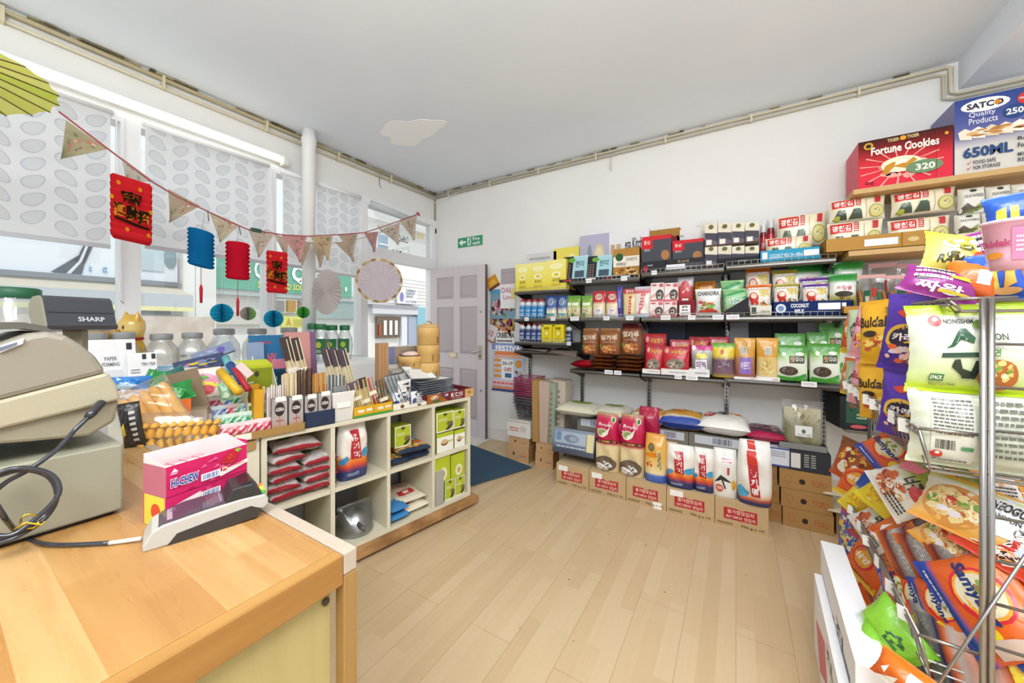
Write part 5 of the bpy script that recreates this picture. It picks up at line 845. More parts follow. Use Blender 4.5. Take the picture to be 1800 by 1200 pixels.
fput(CT('seaweed_tray', 'tray', .3, .2, .2, '26272a', [('r', .18, .18, 1, .98, '2f5a44'), ('f', .5, .7, .3, .2, ['3f7a54', '8a5a3a', '1f4a34'], 16, 5), ('w', .5, .3, .95, .5, 'b8c8b8', 2), ('e', .55, .08, .25, .06, 'd0606a')], side='1c1c1f'), FW, .28, 1468, 1530, 697, .622, 'black tray of dark green seaweed packs half hidden by the noodle rack', turn=.2)
for i in range(2): fput(LYING('folded_sack', 'sack', .3, .03, .25, 'flat', 'e2d8bc', [], 80+i), FW, .52, 1447+i*8, 1530, 860, .24-.10*i, 'flat cream paper sack, '+['upper', 'lower'][i]+' of two right of the tofu cartons', h=.035, dep=.28)
for i, (x0, x1) in enumerate([(1462, 1540)]): fput(tf, FW, .46, x0+8, x1, 0, 0, 'brown carton under the flat cream sacks', 'tofu cartons in two stacks', dep=.26, h=.135)
# dead leaves and specks on the floor
rr = random.Random(2)
m = MB()
for x, y in [(957, 902), (1178, 919), (1135, 957), (902, 881), (909, 891), (1071, 938), (1311, 1011), (1000, 1018), (1168, 1040), (914, 1103), (1008, 1126), (1136, 958), (1070, 939)]:
    P = onZ(x, y, .001); t = rr.uniform(0, 3); r_ = rr.uniform(.003, .007); m.prism([(P.x+r_*cos(t), P.y+r_*sin(t)), (P.x+.4*r_*cos(t+2), P.y+.4*r_*sin(t+2)), (P.x-r_*cos(t), P.y-r_*sin(t)), (P.x+.4*r_*cos(t+4.5), P.y+.4*r_*sin(t+4.5))], 0, .0012, 'Z', '4a4038')
o = m.build('floor_crumbs', PAPER); o['kind'] = 'stuff'; tag(o, 'small dark crumbs scattered over the wooden floor', 'crumbs')
# ================================================================ WIRE RACK OF NOODLES ON THE RIGHT
RX, RY, RA = .385, 1.293, -radians(2.6)
RU = Vector((sin(-RA), cos(-RA), 0)); RV = Vector((cos(RA), sin(RA), 0))     # away from the viewer, to the right
RO = Vector((RX, RY, 0)); FE = Frame(RO, RV); FS = Frame(RO, -RU)              # near end face, left side face
rk = root('wire_rack', 'grey wire display rack crowded with instant noodles at the right', 'rack', RO, RA)
SW, SL = 'b9b6b0', '6f6a66'
m = MB()
for x in (.098, .110): m.tube([(x, -.012, 0), (x, -.012, 1.352)], .0058, 'a6a29d', n=10)
m.build('front_post', METAL, rk)
m = MB()
for x in (.55, .562): m.tube([(x, -.012, 0), (x, -.012, 1.352)], .0058, 'a6a29d', n=8)
m.build('outer_post', METAL, rk)
for x in (.1, .556):
    m = MB(); m.tube([(x, 1.04, 0), (x, 1.04, 1.352)], .008, SL, n=8); m.build('rear_post', METAL, rk)
for k in range(12):
    m = MB(); z = 1.345-k*.098; m.tube([(.104, -.012, z), (.556, -.012, z)], .0035, '8f8a86', n=6); m.build('rung', METAL, rk)
m = MB(); m.tube([(.17, -.022, .83), (.015, -.018, .40), (-.05, -.01, .2)], .0032, 'a09892', n=6); m.build('diagonal_brace', METAL, rk)
rr = random.Random(12)
def wbasket(zt, h, x0=0, cards=(), x1=.56, slope=0):
    b = MB(); L = 1.0; dn = [(x0, 0, zt), (x0, L, zt)]
    for q in (0, .014): b.tube([(x0-q*0, 0, zt-q), (x0, L, zt-q)], .0042, 'a39c96', n=6)
    b.tube([(x0, 0, zt), (x0+.1, 0, zt)], .0042, 'a39c96', n=6); b.tube([(x0, 0, zt-.004), (x0+.012, 0, zt-h*.6), (x0+.02, 0, zt-h), (x1, 0, zt-h)], .0042, '9c958f', n=6)
    b.tube([(x0+.02, 0, zt-h), (x0+.02, L, zt-h)], .0035, '8c8782', n=5)
    for k in range(29): y = L*k/28; b.tube([(x0, y, zt), (x0+.010, y, zt-h*.5), (x0+.02, y, zt-h), (x1, y, zt-h)], .0024, '8c8782', n=4)
    for k in range(5): x = x0+.05+k*.12; b.tube([(x, 0, zt-h), (x, L, zt-h)], .0024, '8c8782', n=4)
    o = b.build('wire_basket', METAL, rk)
    for y in cards:
        c = MB(); t = rr.uniform(-.3, .3); M_ = Matrix.Translation((x0-.006, y, zt-.004)) @ Matrix.Rotation(rr.uniform(.2, .9), 4, 'Z') @ Matrix.Rotation(t*.4, 4, 'X')
        c.box(-.001, -.013, -.028, .001, .013, .008, 'f8f8f6', 0, M_); c.build('price_card', PAPER, o)
wbasket(1.035, .10, cards=[.09, .20, .29, .40, .50, .58, .68, .77, .88])
wbasket(.525, .10, cards=[.10, .22, .36, .50, .62, .76, .86])
wbasket(1.352, .03, x0=.05); wbasket(.16, .10, x0=.06)
# ---- noodle packets
def NP(name, w, t, h, stops, ops, seed, back=None, bops=(), style='pillow', amp=1.3): return PT(name, 'noodle packet', w, t, h, style, stops, ops, seed, amp, back, None, bops)
bkops = [('w', .12, .35, .88, .9, '6a6a60', 9), ('b', .12, .12, .45, .26, '2a2a28'), ('r', .6, .1, .85, .2, 'c8c8b8')]
soon = NP('noodle_multipack', .35, .10, .235, [(0, 'b9d22a'), (.10, 'c3dc3a'), (.16, 'c9da8c'), (.5, 'e3e8d2'), (.86, 'eceee4'), (.9, 'bcd62c'), (1, 'a8c41c')],
   [('e', 0.195, .82, .05, .06, 'cc3a30'), ('e', 0.2, .84, .022, .025, 'f2ede2'), ('t', 'NONGSHIM', 0.254, .79, 0.461, .84, '3c4238', 2), ('p', [(.24, .52), (.28, .56), (.36, .74), (.40, .74), (.46, .64), (.44, .58), (.38, .66), (.30, .54)], '2e5c3c'), ('p', [(.20, .42), (.50, .44), (.50, .49), (.21, .47)], '2e4c38'), ('p', [(.30, .40), (.34, .41), (.36, .34), (.38, .22), (.29, .32)], '26352c'), ('p', [(.36, .31), (.43, .28), (.49, .28), (.47, .20), (.38, .20)], '26352c'), ('p', [(.43, .28), (.45, .40), (.49, .40), (.49, .26)], '26352c'),
    ('r', 0.15, .16, 0.254, .235, '3c7a3c'), ('t', '5PACK', 0.159, .175, 0.245, .22, 'f2f6e8', 3), ('t', '560 g (112 g x 5 Packs)', 0.15, .10, 0.344, .145, '55663a', 2), ('t', 'SOON', 0.506, .62, 0.685, .69, '3c4a38', 2), ('t', 'VEGGIE RAMYUN', 0.506, .57, 0.667, .60, '6a7a55', 1), ('t', '라면', 0.506, .45, 0.614, .53, '4f8a2c', 3), ('e', 0.614, .25, .14, .17, 'b5672c'), ('f', 0.614, .28, .12, .13, ['e8c878', 'c8a04a', '7a9a3a', 'efe0b0'], 26, 4), ('e', 0.488, .78, .04, .05, '6a8a3a')], 91, amp=.9)
soonb = NP('noodle_multipack', .35, .10, .235, [(0, 'd0d8b8'), (.08, 'd5dac4'), (.9, 'd9dccb'), (.96, 'b6d024'), (1, 'a8c41c')], [('r', .08, .92, .9, .99, 'b6d024'), ('r', 0.137, .08, 0.452, .88, 'dddcd0'), ('w', 0.154, .42, 0.433, .86, '6f7068', 10), ('b', 0.164, .24, 0.308, .36, '33332f'), ('e', 0.186, .17, .045, .05, 'c8342c'), ('e', 0.191, .19, .018, .02, 'efe6dc'), ('w', 0.164, .08, 0.415, .12, '77776a', 1), ('r', 0.344, .25, 0.433, .30, '5a9a6a'), ('r', 0.506, .1, 0.532, .9, 'b3d024'), ('w', 0.569, .2, .95, .88, '6a6a60', 9)], 93, amp=.9)
def rput(k, px, py, s, size, rot, label, group=None):
    """a packet resting in the rack: centre seen at (px, py) at depth s, turned by rot = (lean back, roll, turn)"""
    e_ = FS.at(px, py).dot(Vector((-sY, cY, 0))) if px < 1614 else FE.at(px, py).dot(Vector((-sY, cY, 0)))      # where the sight line enters the rack
    s0 = s; s = max(s, e_+(.20 if py > 740 and px < 1600 else .15 if py > 740 and px < 1660 else .07)) if py < 1020 or px > 1614 else s
    w_, t_, h_ = (q*.86*s/s0 for q in size); o = k.get(); R = Matrix.Rotation(radians(rot[2]), 4, 'Z') @ Matrix.Rotation(radians(rot[0]), 4, 'X') @ Matrix.Rotation(radians(rot[1]), 4, 'Y'); C = onS(px, py, s) - (R @ Vector((0, 0, h_/2)))
    o.matrix_world = Matrix.Translation(C) @ R @ Matrix.Diagonal((w_/k.size[0], t_/k.size[1], h_/k.size[2], 1)); tag(o, label, k.cat)
    if group: o['group'] = group
    elif 'group' in o: del o['group']
    return o
fput(soon, FE, -.005, 1598, 1875, 530, 1.118, 'green and white five pack of noodles, nearest in the top basket', h=.222, dep=.085)
fput(soonb, FE, -.004, 1600, 1880, 682, .94, 'back of a green and white noodle five pack below the nearest one', h=.20, dep=.085)
# packets in the top basket seen edge on along the left side
pk = NP('noodle_multipack', .26, .08, .24, [(0, 'e8a0b0'), (.5, 'eda9bd'), (1, 'e89ab4')], [('t', 'Buldak', .1, .55, .9, .72, 'b83a4a', 3), ('f', .5, .3, .38, .16, ['e06a3a', 'f2c84a', 'c8402c'], 20, 4), ('e', .5, .85, .2, .06, 'f4d8e0')], 95)
pkb = NP('noodle_multipack', .26, .08, .24, [(0, 'e0a81e'), (.5, 'eab52a'), (1, 'dba01c')], [('t', 'Buldak', .1, .55, .9, .72, '3a2414', 3), ('f', .5, .3, .38, .16, ['e0702a', 'f2d86a', 'c8502c'], 20, 5), ('e', .4, .45, .2, .05, '3a2a1e')], 96)
pv = NP('noodle_multipack', .26, .08, .24, [(0, '4a2a9a'), (.5, '4f2aa8'), (1, '5c3ab0')], [('e', .5, .42, .34, .18, 'e0b02c'), ('e', .5, .42, .27, .13, '2a1a34'), ('f', .5, .22, .36, .14, ['e0602a', 'd8d0e0', '8a2a3a', 'efc0b0'], 20, 6), ('p', [(.3, .75), (.45, .68), (.6, .72), (.45, .8)], 'd8402c'), ('t', '카레', .3, .38, .7, .48, 'f4e6f0', 3)], 97)
pg = NP('noodle_multipack', .26, .08, .24, [(0, 'c9d6cc'), (1, 'b8c8a0')], [('t', '순', .3, .4, .7, .7, '3a4a42', 3)], 98)
po = NP('noodle_multipack', .26, .08, .24, [(0, 'd8501e'), (.5, 'e2661e'), (1, 'e87a26')], [('e', .5, .55, .3, .25, 'd02a30'), ('e', .5, .55, .24, .19, 'e9a02c'), ('t', '삼양', .3, .48, .7, .62, 'f6f0e2', 3), ('r', 0, 0, 1, .14, 'e8c02a')], 99)
for z0, yt, hh in ((1.15, 0, .235), (.95, 0, .20)):
    for i, (k, x0, x1, nm) in enumerate([(pv, 1560, 1612, 'purple'), (pkb, 1530, 1562, 'yellow'), (pk, 1506, 1532, 'pink'), (pg, 1488, 1507, 'pale green'), (po, 1476, 1489, 'orange')]):
        sh = 20 if i < 3 else 6; A = FS.at(x0-sh, 600, 0); B = FS.at(x1-sh, 600, 0); C = (A+B)/2+RV*.034; C.z = z0
        sput(k, C, FS.rz+.75, (.155-.018*i, .06, hh*(1.0 if i < 3 else .9)), nm+' noodle multipack in the '+['upper', 'lower'][z0 < 1]+' layer along the left rail of the top basket', None, tilt=radians(-7 if z0 > 1 else -3), roll=radians([4, -5, 6, -3, 5][i]))
# a second rank further in, and the far side
for i, (k, y, nm) in enumerate([(pkb, .18, 'yellow'), (pv, .36, 'purple'), (po, .55, 'orange'), (pk, .75, 'pink')]):
    C = RO+RV*.27+RU*y; C.z = .95; sput(k, C, RA, (.30, .09, .36), nm+' noodle multipack standing deep inside the top basket')
# ---- heap on the top
sv = NP('noodle_packet', .20, .08, .16, [(0, 'c9c24a'), (.4, 'e0d87a'), (1, 'd6c62c')], [('f', .5, .5, .4, .35, ['efe8b0', '5a5a2a', 'e0a02a', 'f6f4e0', 'b0a82c'], 26, 3), ('t', 'RAMEN', .15, .12, .7, .28, '3a3a1e', 3), ('e', .7, .3, .12, .12, 'd84a2c')], 101)
pu = NP('noodle_packet', .20, .07, .16, [(0, '8a1f7a'), (.5, '962a86'), (1, '8a2080')], [('p', [(.15, .7), (.5, .85), (.62, .75), (.4, .66)], '2a2430'), ('p', [(.1, .4), (.4, .55), (.45, .45), (.2, .3)], '2a2430'), ('w', .1, .35, .6, .9, 'e8d8ee', 3), ('e', .7, .55, .16, .06, 'e0c03a'), ('t', '짜왕', .2, .08, .8, .3, 'f0e8f4', 3), ('r', .5, .1, .9, .16, 'd8c03a')], 103)
og = NP('noodle_packet', .16, .08, .15, [(0, 'c8501a'), (.4, 'e06a1c'), (1, 'e8761c')], [('r', .62, .35, .88, .7, 'd9d4d8'), ('p', [(.1, .0), (.5, .3), (.4, .0)], 'f0ece8'), ('p', [(.15, .3), (.3, .5), (.25, .2)], 'f0ece8')], 105)
bl = NP('noodle_packet', .16, .07, .2, [(0, '2a50b8'), (1, '2f62c8')], [('p', [(.12, .15), (.3, .15), (.3, .62), (.14, .55)], 'e0cc4a'), ('p', [(.36, .2), (.5, .2), (.5, .6), (.36, .62)], 'e4d050'), ('p', [(.56, .2), (.8, .3), (.8, .72), (.66, .7), (.62, .4)], 'e8b04a'), ('e', .6, .16, .25, .07, 'e8b070')], 107)
rput(sv, 1683, 448, .98, (.17, .09, .15), (-25, 20, 15), 'yellow and silver noodle packet on top of the rack beside the purple one')
rput(pu, 1733, 440, .95, (.15, .07, .13), (-15, -10, -20), 'purple noodle packet leaning upright at the back of the heap')
rput(pu, 1652, 500, .93, (.17, .07, .11), (-35, 28, 5), 'purple noodle packet lying at the left front of the heap')
rput(og, 1705, 494, .86, (.10, .06, .12), (-20, 12, -15), 'orange noodle packet between the purple and the blue one')
rput(bl, 1752, 486, .82, (.10, .06, .13), (-8, -6, -20), 'blue noodle packet with yellow lettering at the front of the heap')
rput(bl, 1785, 372, 1.0, (.13, .06, .12), (-5, -5, -10), 'blue noodle packet standing behind the pink cup')
yo = NP('noodle_packet', .2, .07, .15, [(0, 'e2952a'), (1, 'e8a832')], [('p', [(.1, .8), (.2, .3), (.4, .15), (.35, .3), (.2, .5)], '3a2a1c'), ('f', .4, .3, .2, .14, ['3a2a2a', 'f0ece0', 'd04a3a'], 12, 3), ('e', .6, .5, .12, .08, 'f0d060')], 109)
rput(yo, 1795, 468, .80, (.13, .06, .12), (-10, 8, -25), 'orange yellow noodle packet at the right edge above the rack')
rput(NP('noodle_packet', .2, .06, .14, 'a6c424', [], 111), 1800, 512, .80, (.12, .05, .06), (-20, -15, -10), 'lime green packet corner at the right edge above the rack')
def cup(nm):
    m = MB(); m.lathe([(.034, 0, 'e2a9c0'), (.040, .03, 'eab6ca'), (.048, .105, 'e6a8c2'), (.052, .107, 'f0c6d4'), (.053, .114, 'f2ccd8'), (.0, .115, 'f6e2ea')], 'e8b0c6', n=28)
    m.ink(lambda u, v, o: (((.0385+.0095*v)+.003+o)*sin((u-.5)*2.6), -((.0385+.0095*v)+.003+o)*cos((u-.5)*2.6), .02+.08*v), [('r', .55, .0, .95, .9, 'd67fa2'), ('t', 'Buldak', .1, .4, .55, .6, 'b8406a', 3), ('e', .3, .15, .14, .1, 'e0902c'), ('w', .6, .2, .9, .7, 'f4d8e4', 4)]); return m.build(nm, GLOSSY)
P = onS(1779, 474, .78); sput(Kind('noodle_cup', 'noodle cup', (.11, .11, .115), cup), (P.x, P.y, P.z), radians(-30), (.095, .095, .105), 'pink noodle cup on top of the rack at the right edge')
# ---- heap in the middle basket
sam = NP('noodle_packet', .24, .08, .18, [(0, '1f3f9e'), (.16, '2448a8'), (.22, 'd85a1c'), (.6, 'e06420'), (1, 'e2701f')], [('e', .42, .58, .28, .30, 'cf2430'), ('e', .42, .58, .25, .26, 'e8a02c'), ('e', .42, .58, .22, .23, 'd8d0b0'), ('f', .42, .66, .16, .12, ['7a9a3a', 'c84a2c', 'f0e8c8', '8a6a2a'], 16, 3), ('t', 'Samyang', .08, .44, .72, .62, '1c2c6a', 4), ('e', .78, .38, .10, .12, 'e8c82a'), ('w', .1, .06, .5, .12, 'd8dcea', 1), ('r', .82, .3, .98, .9, 'c8b0a0')], 113)
chp = NP('noodle_packet', .24, .08, .2, [(0, 'd9d4cc'), (.2, 'ece6de'), (.5, 'e6e0d4'), (.75, '9aa03c'), (1, '7f8c2c')], [('f', .4, .35, .36, .28, ['c8602a', 'efe0c8', 'd8a070', '9a3a24', 'f2ece0'], 34, 3), ('t', '너구리', .35, .52, .75, .78, '2a2420', 4), ('e', .72, .62, .20, .12, 'c8281e'), ('p', [(.0, .8), (.3, .95), (.35, .8), (.1, .6)], 'e87a8a'), ('w', .5, .1, .9, .3, '3a3a34', 3)], 115, back='8c7a2a')
neo = NP('noodle_packet', .28, .08, .22, [(0, 'e08a24'), (.08, 'ecb04a'), (.5, 'f0dcb0'), (.8, 'e8e2d2'), (.92, 'c9c83a'), (1, 'e08a24')], [('e', .35, .42, .32, .36, 'd8944a'), ('f', .35, .44, .30, .32, ['f0d898', 'e0b060', 'e8c880', 'f4e8c0', 'c85a34', '7a9a3a'], 60, 3), ('e', .42, .46, .06, .05, '8aa03a'), ('e', .30, .5, .05, .04, 'c83a2c'), ('e', .25, .3, .06, .05, 'f0e6ee'), ('e', .38, .26, .06, .05, 'f0e6ee'), ('p', [(.6, .95), (.66, .2), (.95, .25), (.95, .95)], 'dcdedd'), ('t', 'NEOGURI', .62, .62, .97, .80, '2a2422', 4), ('t', 'RAMYUN', .62, .48, .9, .57, '3a3634', 3)], 117)
yb_ = NP('noodle_packet', .2, .07, .2, [(0, 'e8d22a'), (.55, 'e6cc2a'), (.65, '2450b0'), (1, '1f3f9e')], [('t', 'RAMEN', .2, .3, .8, .46, 'd8a01c', 3), ('f', .5, .2, .3, .12, ['e0a02a', 'f4e890'], 10, 3)], 119)
rput(sam, 1570, 800, 1.22, (.19, .08, .16), (-22, 42, -38), 'orange blue-lettered noodle packet with blue edge at the far end of the middle basket')
rput(NP('noodle_packet', .2, .07, .18, [(0, 'c8541c'), (1, '7a4a1e')], [('f', .5, .5, .4, .4, ['d87a2a', 'e8c04a', '7a2a1a', 'f0e8d8'], 26, 4)], 121), 1505, 815, 1.5, (.2, .07, .2), (-12, 10, -50), 'brown and orange noodle packet standing at the far end of the middle basket')
rput(po, 1512, 850, 1.36, (.16, .07, .16), (-30, 5, -50), 'orange noodle packet below the brown one, against the left rail')
rput(yb_, 1528, 880, 1.22, (.15, .06, .18), (-15, 25, -45), 'blue and yellow noodle packet against the left rail of the middle basket')
rput(yb_, 1562, 868, 1.2, (.14, .06, .16), (-20, 30, -40), 'yellow noodle packet pressed behind the blue and yellow one')
rput(chp, 1598, 860, 1.12, (.19, .08, .18), (-22, 52, -36), 'white and red raccoon noodle packet, left of the pair, olive back'); rput(chp, 1662, 848, 1.16, (.18, .08, .16), (-24, 48, -30), 'white and red raccoon noodle packet, right of the pair, olive back')
rput(neo, 1712, 900, .97, (.24, .08, .18), (-38, 14, -22), 'big orange noodle packet lying with its bowl picture up')
rput(neo, 1690, 960, 1.0, (.2, .06, .15), (-35, 30, -35), 'cream noodle packet lying half under the biggest one')
rput(chp, 1550, 925, 1.16, (.15, .06, .18), (-15, 40, -48), 'raccoon noodle packet by the left rail below the yellow ones')
rput(og, 1592, 935, 1.1, (.13, .06, .2), (-15, 35, -50), 'plain orange noodle packet between the raccoon packets')
rput(NP('noodle_packet', .24, .08, .2, [(0, 'd8402a'), (.3, 'e0482c'), (.7, 'e8e2dc'), (1, 'd84a2c')], [('f', .45, .4, .4, .34, ['f0e8dc', 'c8281e', 'e8a04a', 'f4f0ee', '3a2a24', 'e0c8c0'], 50, 3), ('e', .6, .35, .09, .08, 'c9d4dc')], 123), 1792, 955, .90, (.22, .07, .18), (-30, 20, -25), 'red seafood noodle packet at the right edge of the middle basket')
for i, (px, py) in enumerate([(1655, 800), (1720, 835), (1780, 850)]): rput(chp if i % 2 else yo, px, py, 1.35+.03*i, (.24, .08, .2), (-25, 10*i-10, 10), ['orange', 'olive', 'orange yellow'][i]+' packet deep in the middle basket, '+['left', 'centre', 'right'][i])
# ---- lower basket and below
smp = [(1588, 1048, 1.02, -58, 'orange packet with dark lettering leaning on the rail, far one'), (1622, 1060, .95, -55, 'orange blue-lettered packet leaning, second from the far end'), (1662, 1072, .90, -50, 'orange blue-lettered packet leaning, third from the far end'), (1735, 1065, .80, -38, 'large orange blue-lettered packet leaning, nearest in the lower basket')]
for i, (px, py, s, tn, lab) in enumerate(smp): rput(sam, px, py, s+.08, (.19, .05, .15) if i < 3 else (.26, .08, .20), (-14, 50, tn-8) if i < 3 else (-20, 46, -42), lab)
bk = NP('noodle_packet', .24, .07, .2, [(0, 'd86a24'), (.3, '6a1420'), (.5, 'c9c2ba'), (.75, '6a1824'), (1, 'd8742a')], [('w', .1, .32, .9, .7, '77706a', 9), ('p', [(.3, .9), (.6, .7), (.5, .95)], 'e8d82a')], 125)
for i, (px, py, s, rt) in enumerate([(1600, 985, 1.08, (-15, 48, -55)), (1640, 995, 1.02, (-15, 50, -52)), (1655, 965, 1.08, (-18, 46, -48)), (1690, 1000, .98, (-18, 50, -45))]): rput(bk, px, py, s, (.22, .05, .14), rt, ['maroon and silver', 'maroon backed', 'grey and maroon', 'maroon and yellow'][i]+' noodle packet seen from its back, '+['far left', 'middle', 'far right', 'nearest'][i]+' in the heap')
bk2 = NP('noodle_packet', .26, .06, .24, [(0, '8f8a86'), (.3, 'b4aea8'), (.5, '1f2450'), (.62, 'd8641e'), (.75, 'b0a8a0'), (1, 'c8601c')], [('w', .08, .1, .92, .45, '6f6a66', 8)], 127)
for i, (px, py, s) in enumerate([(1640, 1165, .88), (1680, 1170, .84), (1720, 1175, .80)]): rput(bk2, px, py, s, (.28, .05, .14), (-10, 58, -60), 'grey backed noodle packet with navy band standing low, '+['far', 'middle', 'near'][i]+' one')
rput(sam, 1795, 1085, .86, (.2, .07, .2), (-20, 40, -20), 'orange and navy noodle packet at the bottom right corner'); rput(yb_, 1800, 1160, .76, (.16, .06, .18), (-30, 20, 0), 'yellow noodle packet at the very bottom right')
gv = NP('noodle_packet', .26, .09, .24, [(0, 'e0e6dc'), (.35, 'dfe8e4'), (.5, '8cc63a'), (1, '7ab82a')], [('f', .35, .2, .25, .14, ['e0a04a', 'd86a2a', 'f0e8d8'], 20, 4), ('t', '순', .5, .6, .8, .8, '2a5a34', 3), ('w', .5, .1, .9, .3, '7f8f80', 3), ('t', '쌀국수', .5, .4, .9, .5, '6a8aa0', 3)], 129, amp=2)
rput(gv, 1562, 1118, 1.04, (.18, .09, .20), (-8, 32, -50), 'lime green and white noodle packet bulging below the lower basket, upper one'); rput(gv, 1548, 1180, 1.02, (.20, .10, .20), (-5, 22, -52), 'lime green and white noodle packet at the bottom of the rack')
rput(po, 1530, 985, 1.2, (.14, .07, .2), (-8, 22, -55), 'plain orange packet hanging out below the middle rail'); rput(po, 1515, 1015, 1.2, (.13, .06, .16), (-10, 8, -60), 'orange packet above the white cartons')
mcol = NP('noodle_packet', .2, .07, .2, [(0, 'c8262c'), (.3, '2a56c0'), (.5, 'd8d02a'), (.7, '2f62c8'), (.85, 'c83a2c'), (1, '3f8a3c')], [('f', .5, .5, .4, .4, ['2f62c8', 'f0ece0', 'd8302c', 'e8d02a'], 22, 3)], 131)
rput(mcol, 1500, 930, 1.36, (.13, .06, .2), (-12, -8, -60), 'blue, red and yellow noodle packet above the white cartons'); rput(mcol, 1505, 960, 1.28, (.13, .06, .14), (-10, 10, -60), 'blue and red noodle packet just below the other one')
rput(og, 1590, 1190, .86, (.12, .08, .08), (-40, 10, -30), 'bright orange packet corner at the bottom of the picture')
wc = CT('white_noodle_carton', 'box', .34, .3, .42, 'efeef0', [('p', [(.1, .5), (.5, .75), (.6, .4), (.3, .1)], 'd8848c'), ('t', '진', .55, .7, .75, .85, '55606a', 3), ('w', .7, .3, .9, .8, '7f8a94', 4)], side='e6e4e6', top='f4f3f4')
sput(wc, (.318, 1.62, 0), FS.rz, (.66, .07, .40), 'white noodle carton standing on the floor against the rack, taller one'); sput(wc, (.268, 1.60, 0), FS.rz, (.58, .025, .29), 'flat white carton leaning on the floor in front of the taller one')
# ================================================================ CUBE CABINET
CL, CT_, CDp = 1.27, .774, .38
cab = root('cube_cabinet', 'long cream open cube cabinet of eight cells on the left', 'cabinet', FC.o, FC.rz); cc = 'ddd6bd'; t_ = .022
m = MB(); m.box(-CL, 0, CT_-t_, 0, CDp, CT_, cc); m.build('top_board', PLASTIC, cab, bevel=.0015)
m = MB(); m.box(-CL, 0, .07, 0, CDp, .07+t_, cc); m.build('bottom_board', PLASTIC, cab)
for x in (-CL, -t_): m = MB(); m.box(x, .0005, .07+t_, x+t_, CDp, CT_-t_, cc); m.build('side_panel', PLASTIC, cab)
XD = [-CL+k*CL/4 for k in range(5)]
for x in XD[1:4]: m = MB(); m.box(x-t_/2, .001, .07+t_, x+t_/2, CDp, CT_-t_, cc); m.build('divider', PLASTIC, cab)
ZS = .43
for k in range(4): m = MB(); m.box(XD[k]+t_/2+.001, .001, ZS-t_, XD[k+1]-t_/2-.001, CDp, ZS, cc); m.build('shelf', PLASTIC, cab)
pl = root('timber_plinth', 'rough brown timber plank plinth under the cube cabinet', 'plinth', FC.o, FC.rz)
RW = noise_mat('rough_timber', '8a6238', 'b88c58', 9, .7, .3); m = MB(); m.box(-CL-.1, -.045, .022, .04, .05, .068, 'a87d4a'); m.build('front_plank', RW, pl, bevel=.003)
m = MB(); m.box(-CL, .05, .03, .02, CDp, .068, 'a87d4a'); m.build('base_board', RW, pl)
for x in (-CL+.1, -.6, -.05): m = MB(); m.box(x, .0, 0, x+.06, CDp-.03, .03, '6a4a2c'); m.build('foot', RW, pl)
# boards, battens behind the open back
m = MB()
for k, x in enumerate([-1.15, -.85, -.52, -.2]): m.box(x, CDp+.03, .0, x+.05, CDp+.06, .74, ['6f5a44', 'b9b4ae', '7a4f30', '8a6a48'][k])
for k, c in enumerate(['a9a7a8', '8f8d90', 'b5b3b2', '9a9895']): m.box(-1.26+k*.32, CDp+.07, 0, -.95+k*.32, CDp+.09, .74, c)
o = m.build('board_panelling', WOODY, loc=FC.o, rot=(0, 0, FC.rz)); tag(o, 'grey and brown boards seen through the open back of the cube cabinet', 'panelling')
# side cupboard and the table behind
m = MB(); m.box(-CL-.50, .012, 0, -CL-.005, .55, .772, 'e6dfc8'); tag(m.build('white_cupboard', CLOTH, loc=FC.o, rot=(0, 0, FC.rz)), 'cream cloth covered cupboard at the near end of the cube cabinet', 'cupboard')
m = MB(); m.box(-CL, CDp+.10, .735, 0, CDp+.62, .765, 'e9e7e2'); m.build('tmp', PLASTIC).name = 'back_table'; o = bpy.data.objects['back_table']; o.location = FC.o; o.rotation_euler = (0, 0, FC.rz); tag(o, 'white table top between the cube cabinet and the window ledge', 'table')
def cput(k, off, x0, x1, yt, z, label, group=None, **kw): return fput(k, FC, off, x0, x1, yt, z, label, group, **kw)
# ---- goods in the cells
rbag = LYING('rice_pack', 'bag', .2, .05, .28, 'flat', [(0, '8a2028'), (.05, 'a32830'), (.1, 'd8d0cc'), (.45, 'ddd4cc'), (.5, 'd2b87c'), (.72, 'c9a868'), (.78, '9a2630'), (1, '8a1f2a')], [('e', .62, .3, .28, .2, 'ece8e6'), ('e', .3, .5, .2, .08, '6a7a3a'), ('w', .1, .8, .9, .9, 'd8a0a0', 1)], 141, 1.4)
z0 = ZS+.002
for i in range(5): cput(rbag, -.012+.008*(i % 2), 472+4*(i % 2), 534, 800, z0+.043*i, ['lowest', 'second', 'third', 'fourth', 'top'][i]+' red and white rice pack in the left pile of the first cell', 'rice packs in the first cell', h=.05, dep=.26, turn=[.1, -.12, .14, -.05, .2][i])
for i in range(4): cput(rbag, -.014, 535, 594, 800, z0+.043*i, ['lowest', 'second', 'third', 'top'][i]+' red and white rice pack in the right pile of the first cell', 'rice packs in the first cell', h=.05, dep=.26, turn=[-.05, .08, -.1, .06][i])
cput(rbag, -.02, 488, 572, 800, z0+.214, 'red and tan rice pack lying across the top of both piles', h=.055, dep=.27, turn=-.1)
m = MB(); m.lathe([(.03, 0), (.032, .06), (.02, .08), (.02, .10)], '6a6a6c', n=16); tag(m.build('small_jar', GLOSSY, loc=FC.at(520, 900, -.2)*1), 'small grey jar in the dark lower first cell', 'jar'); bpy.data.objects['small_jar'].location.z = .094
cput(kb, -.03, 599, 652, 742, z0, 'white rice bag with flame pattern standing in the second upper cell', dep=.11)
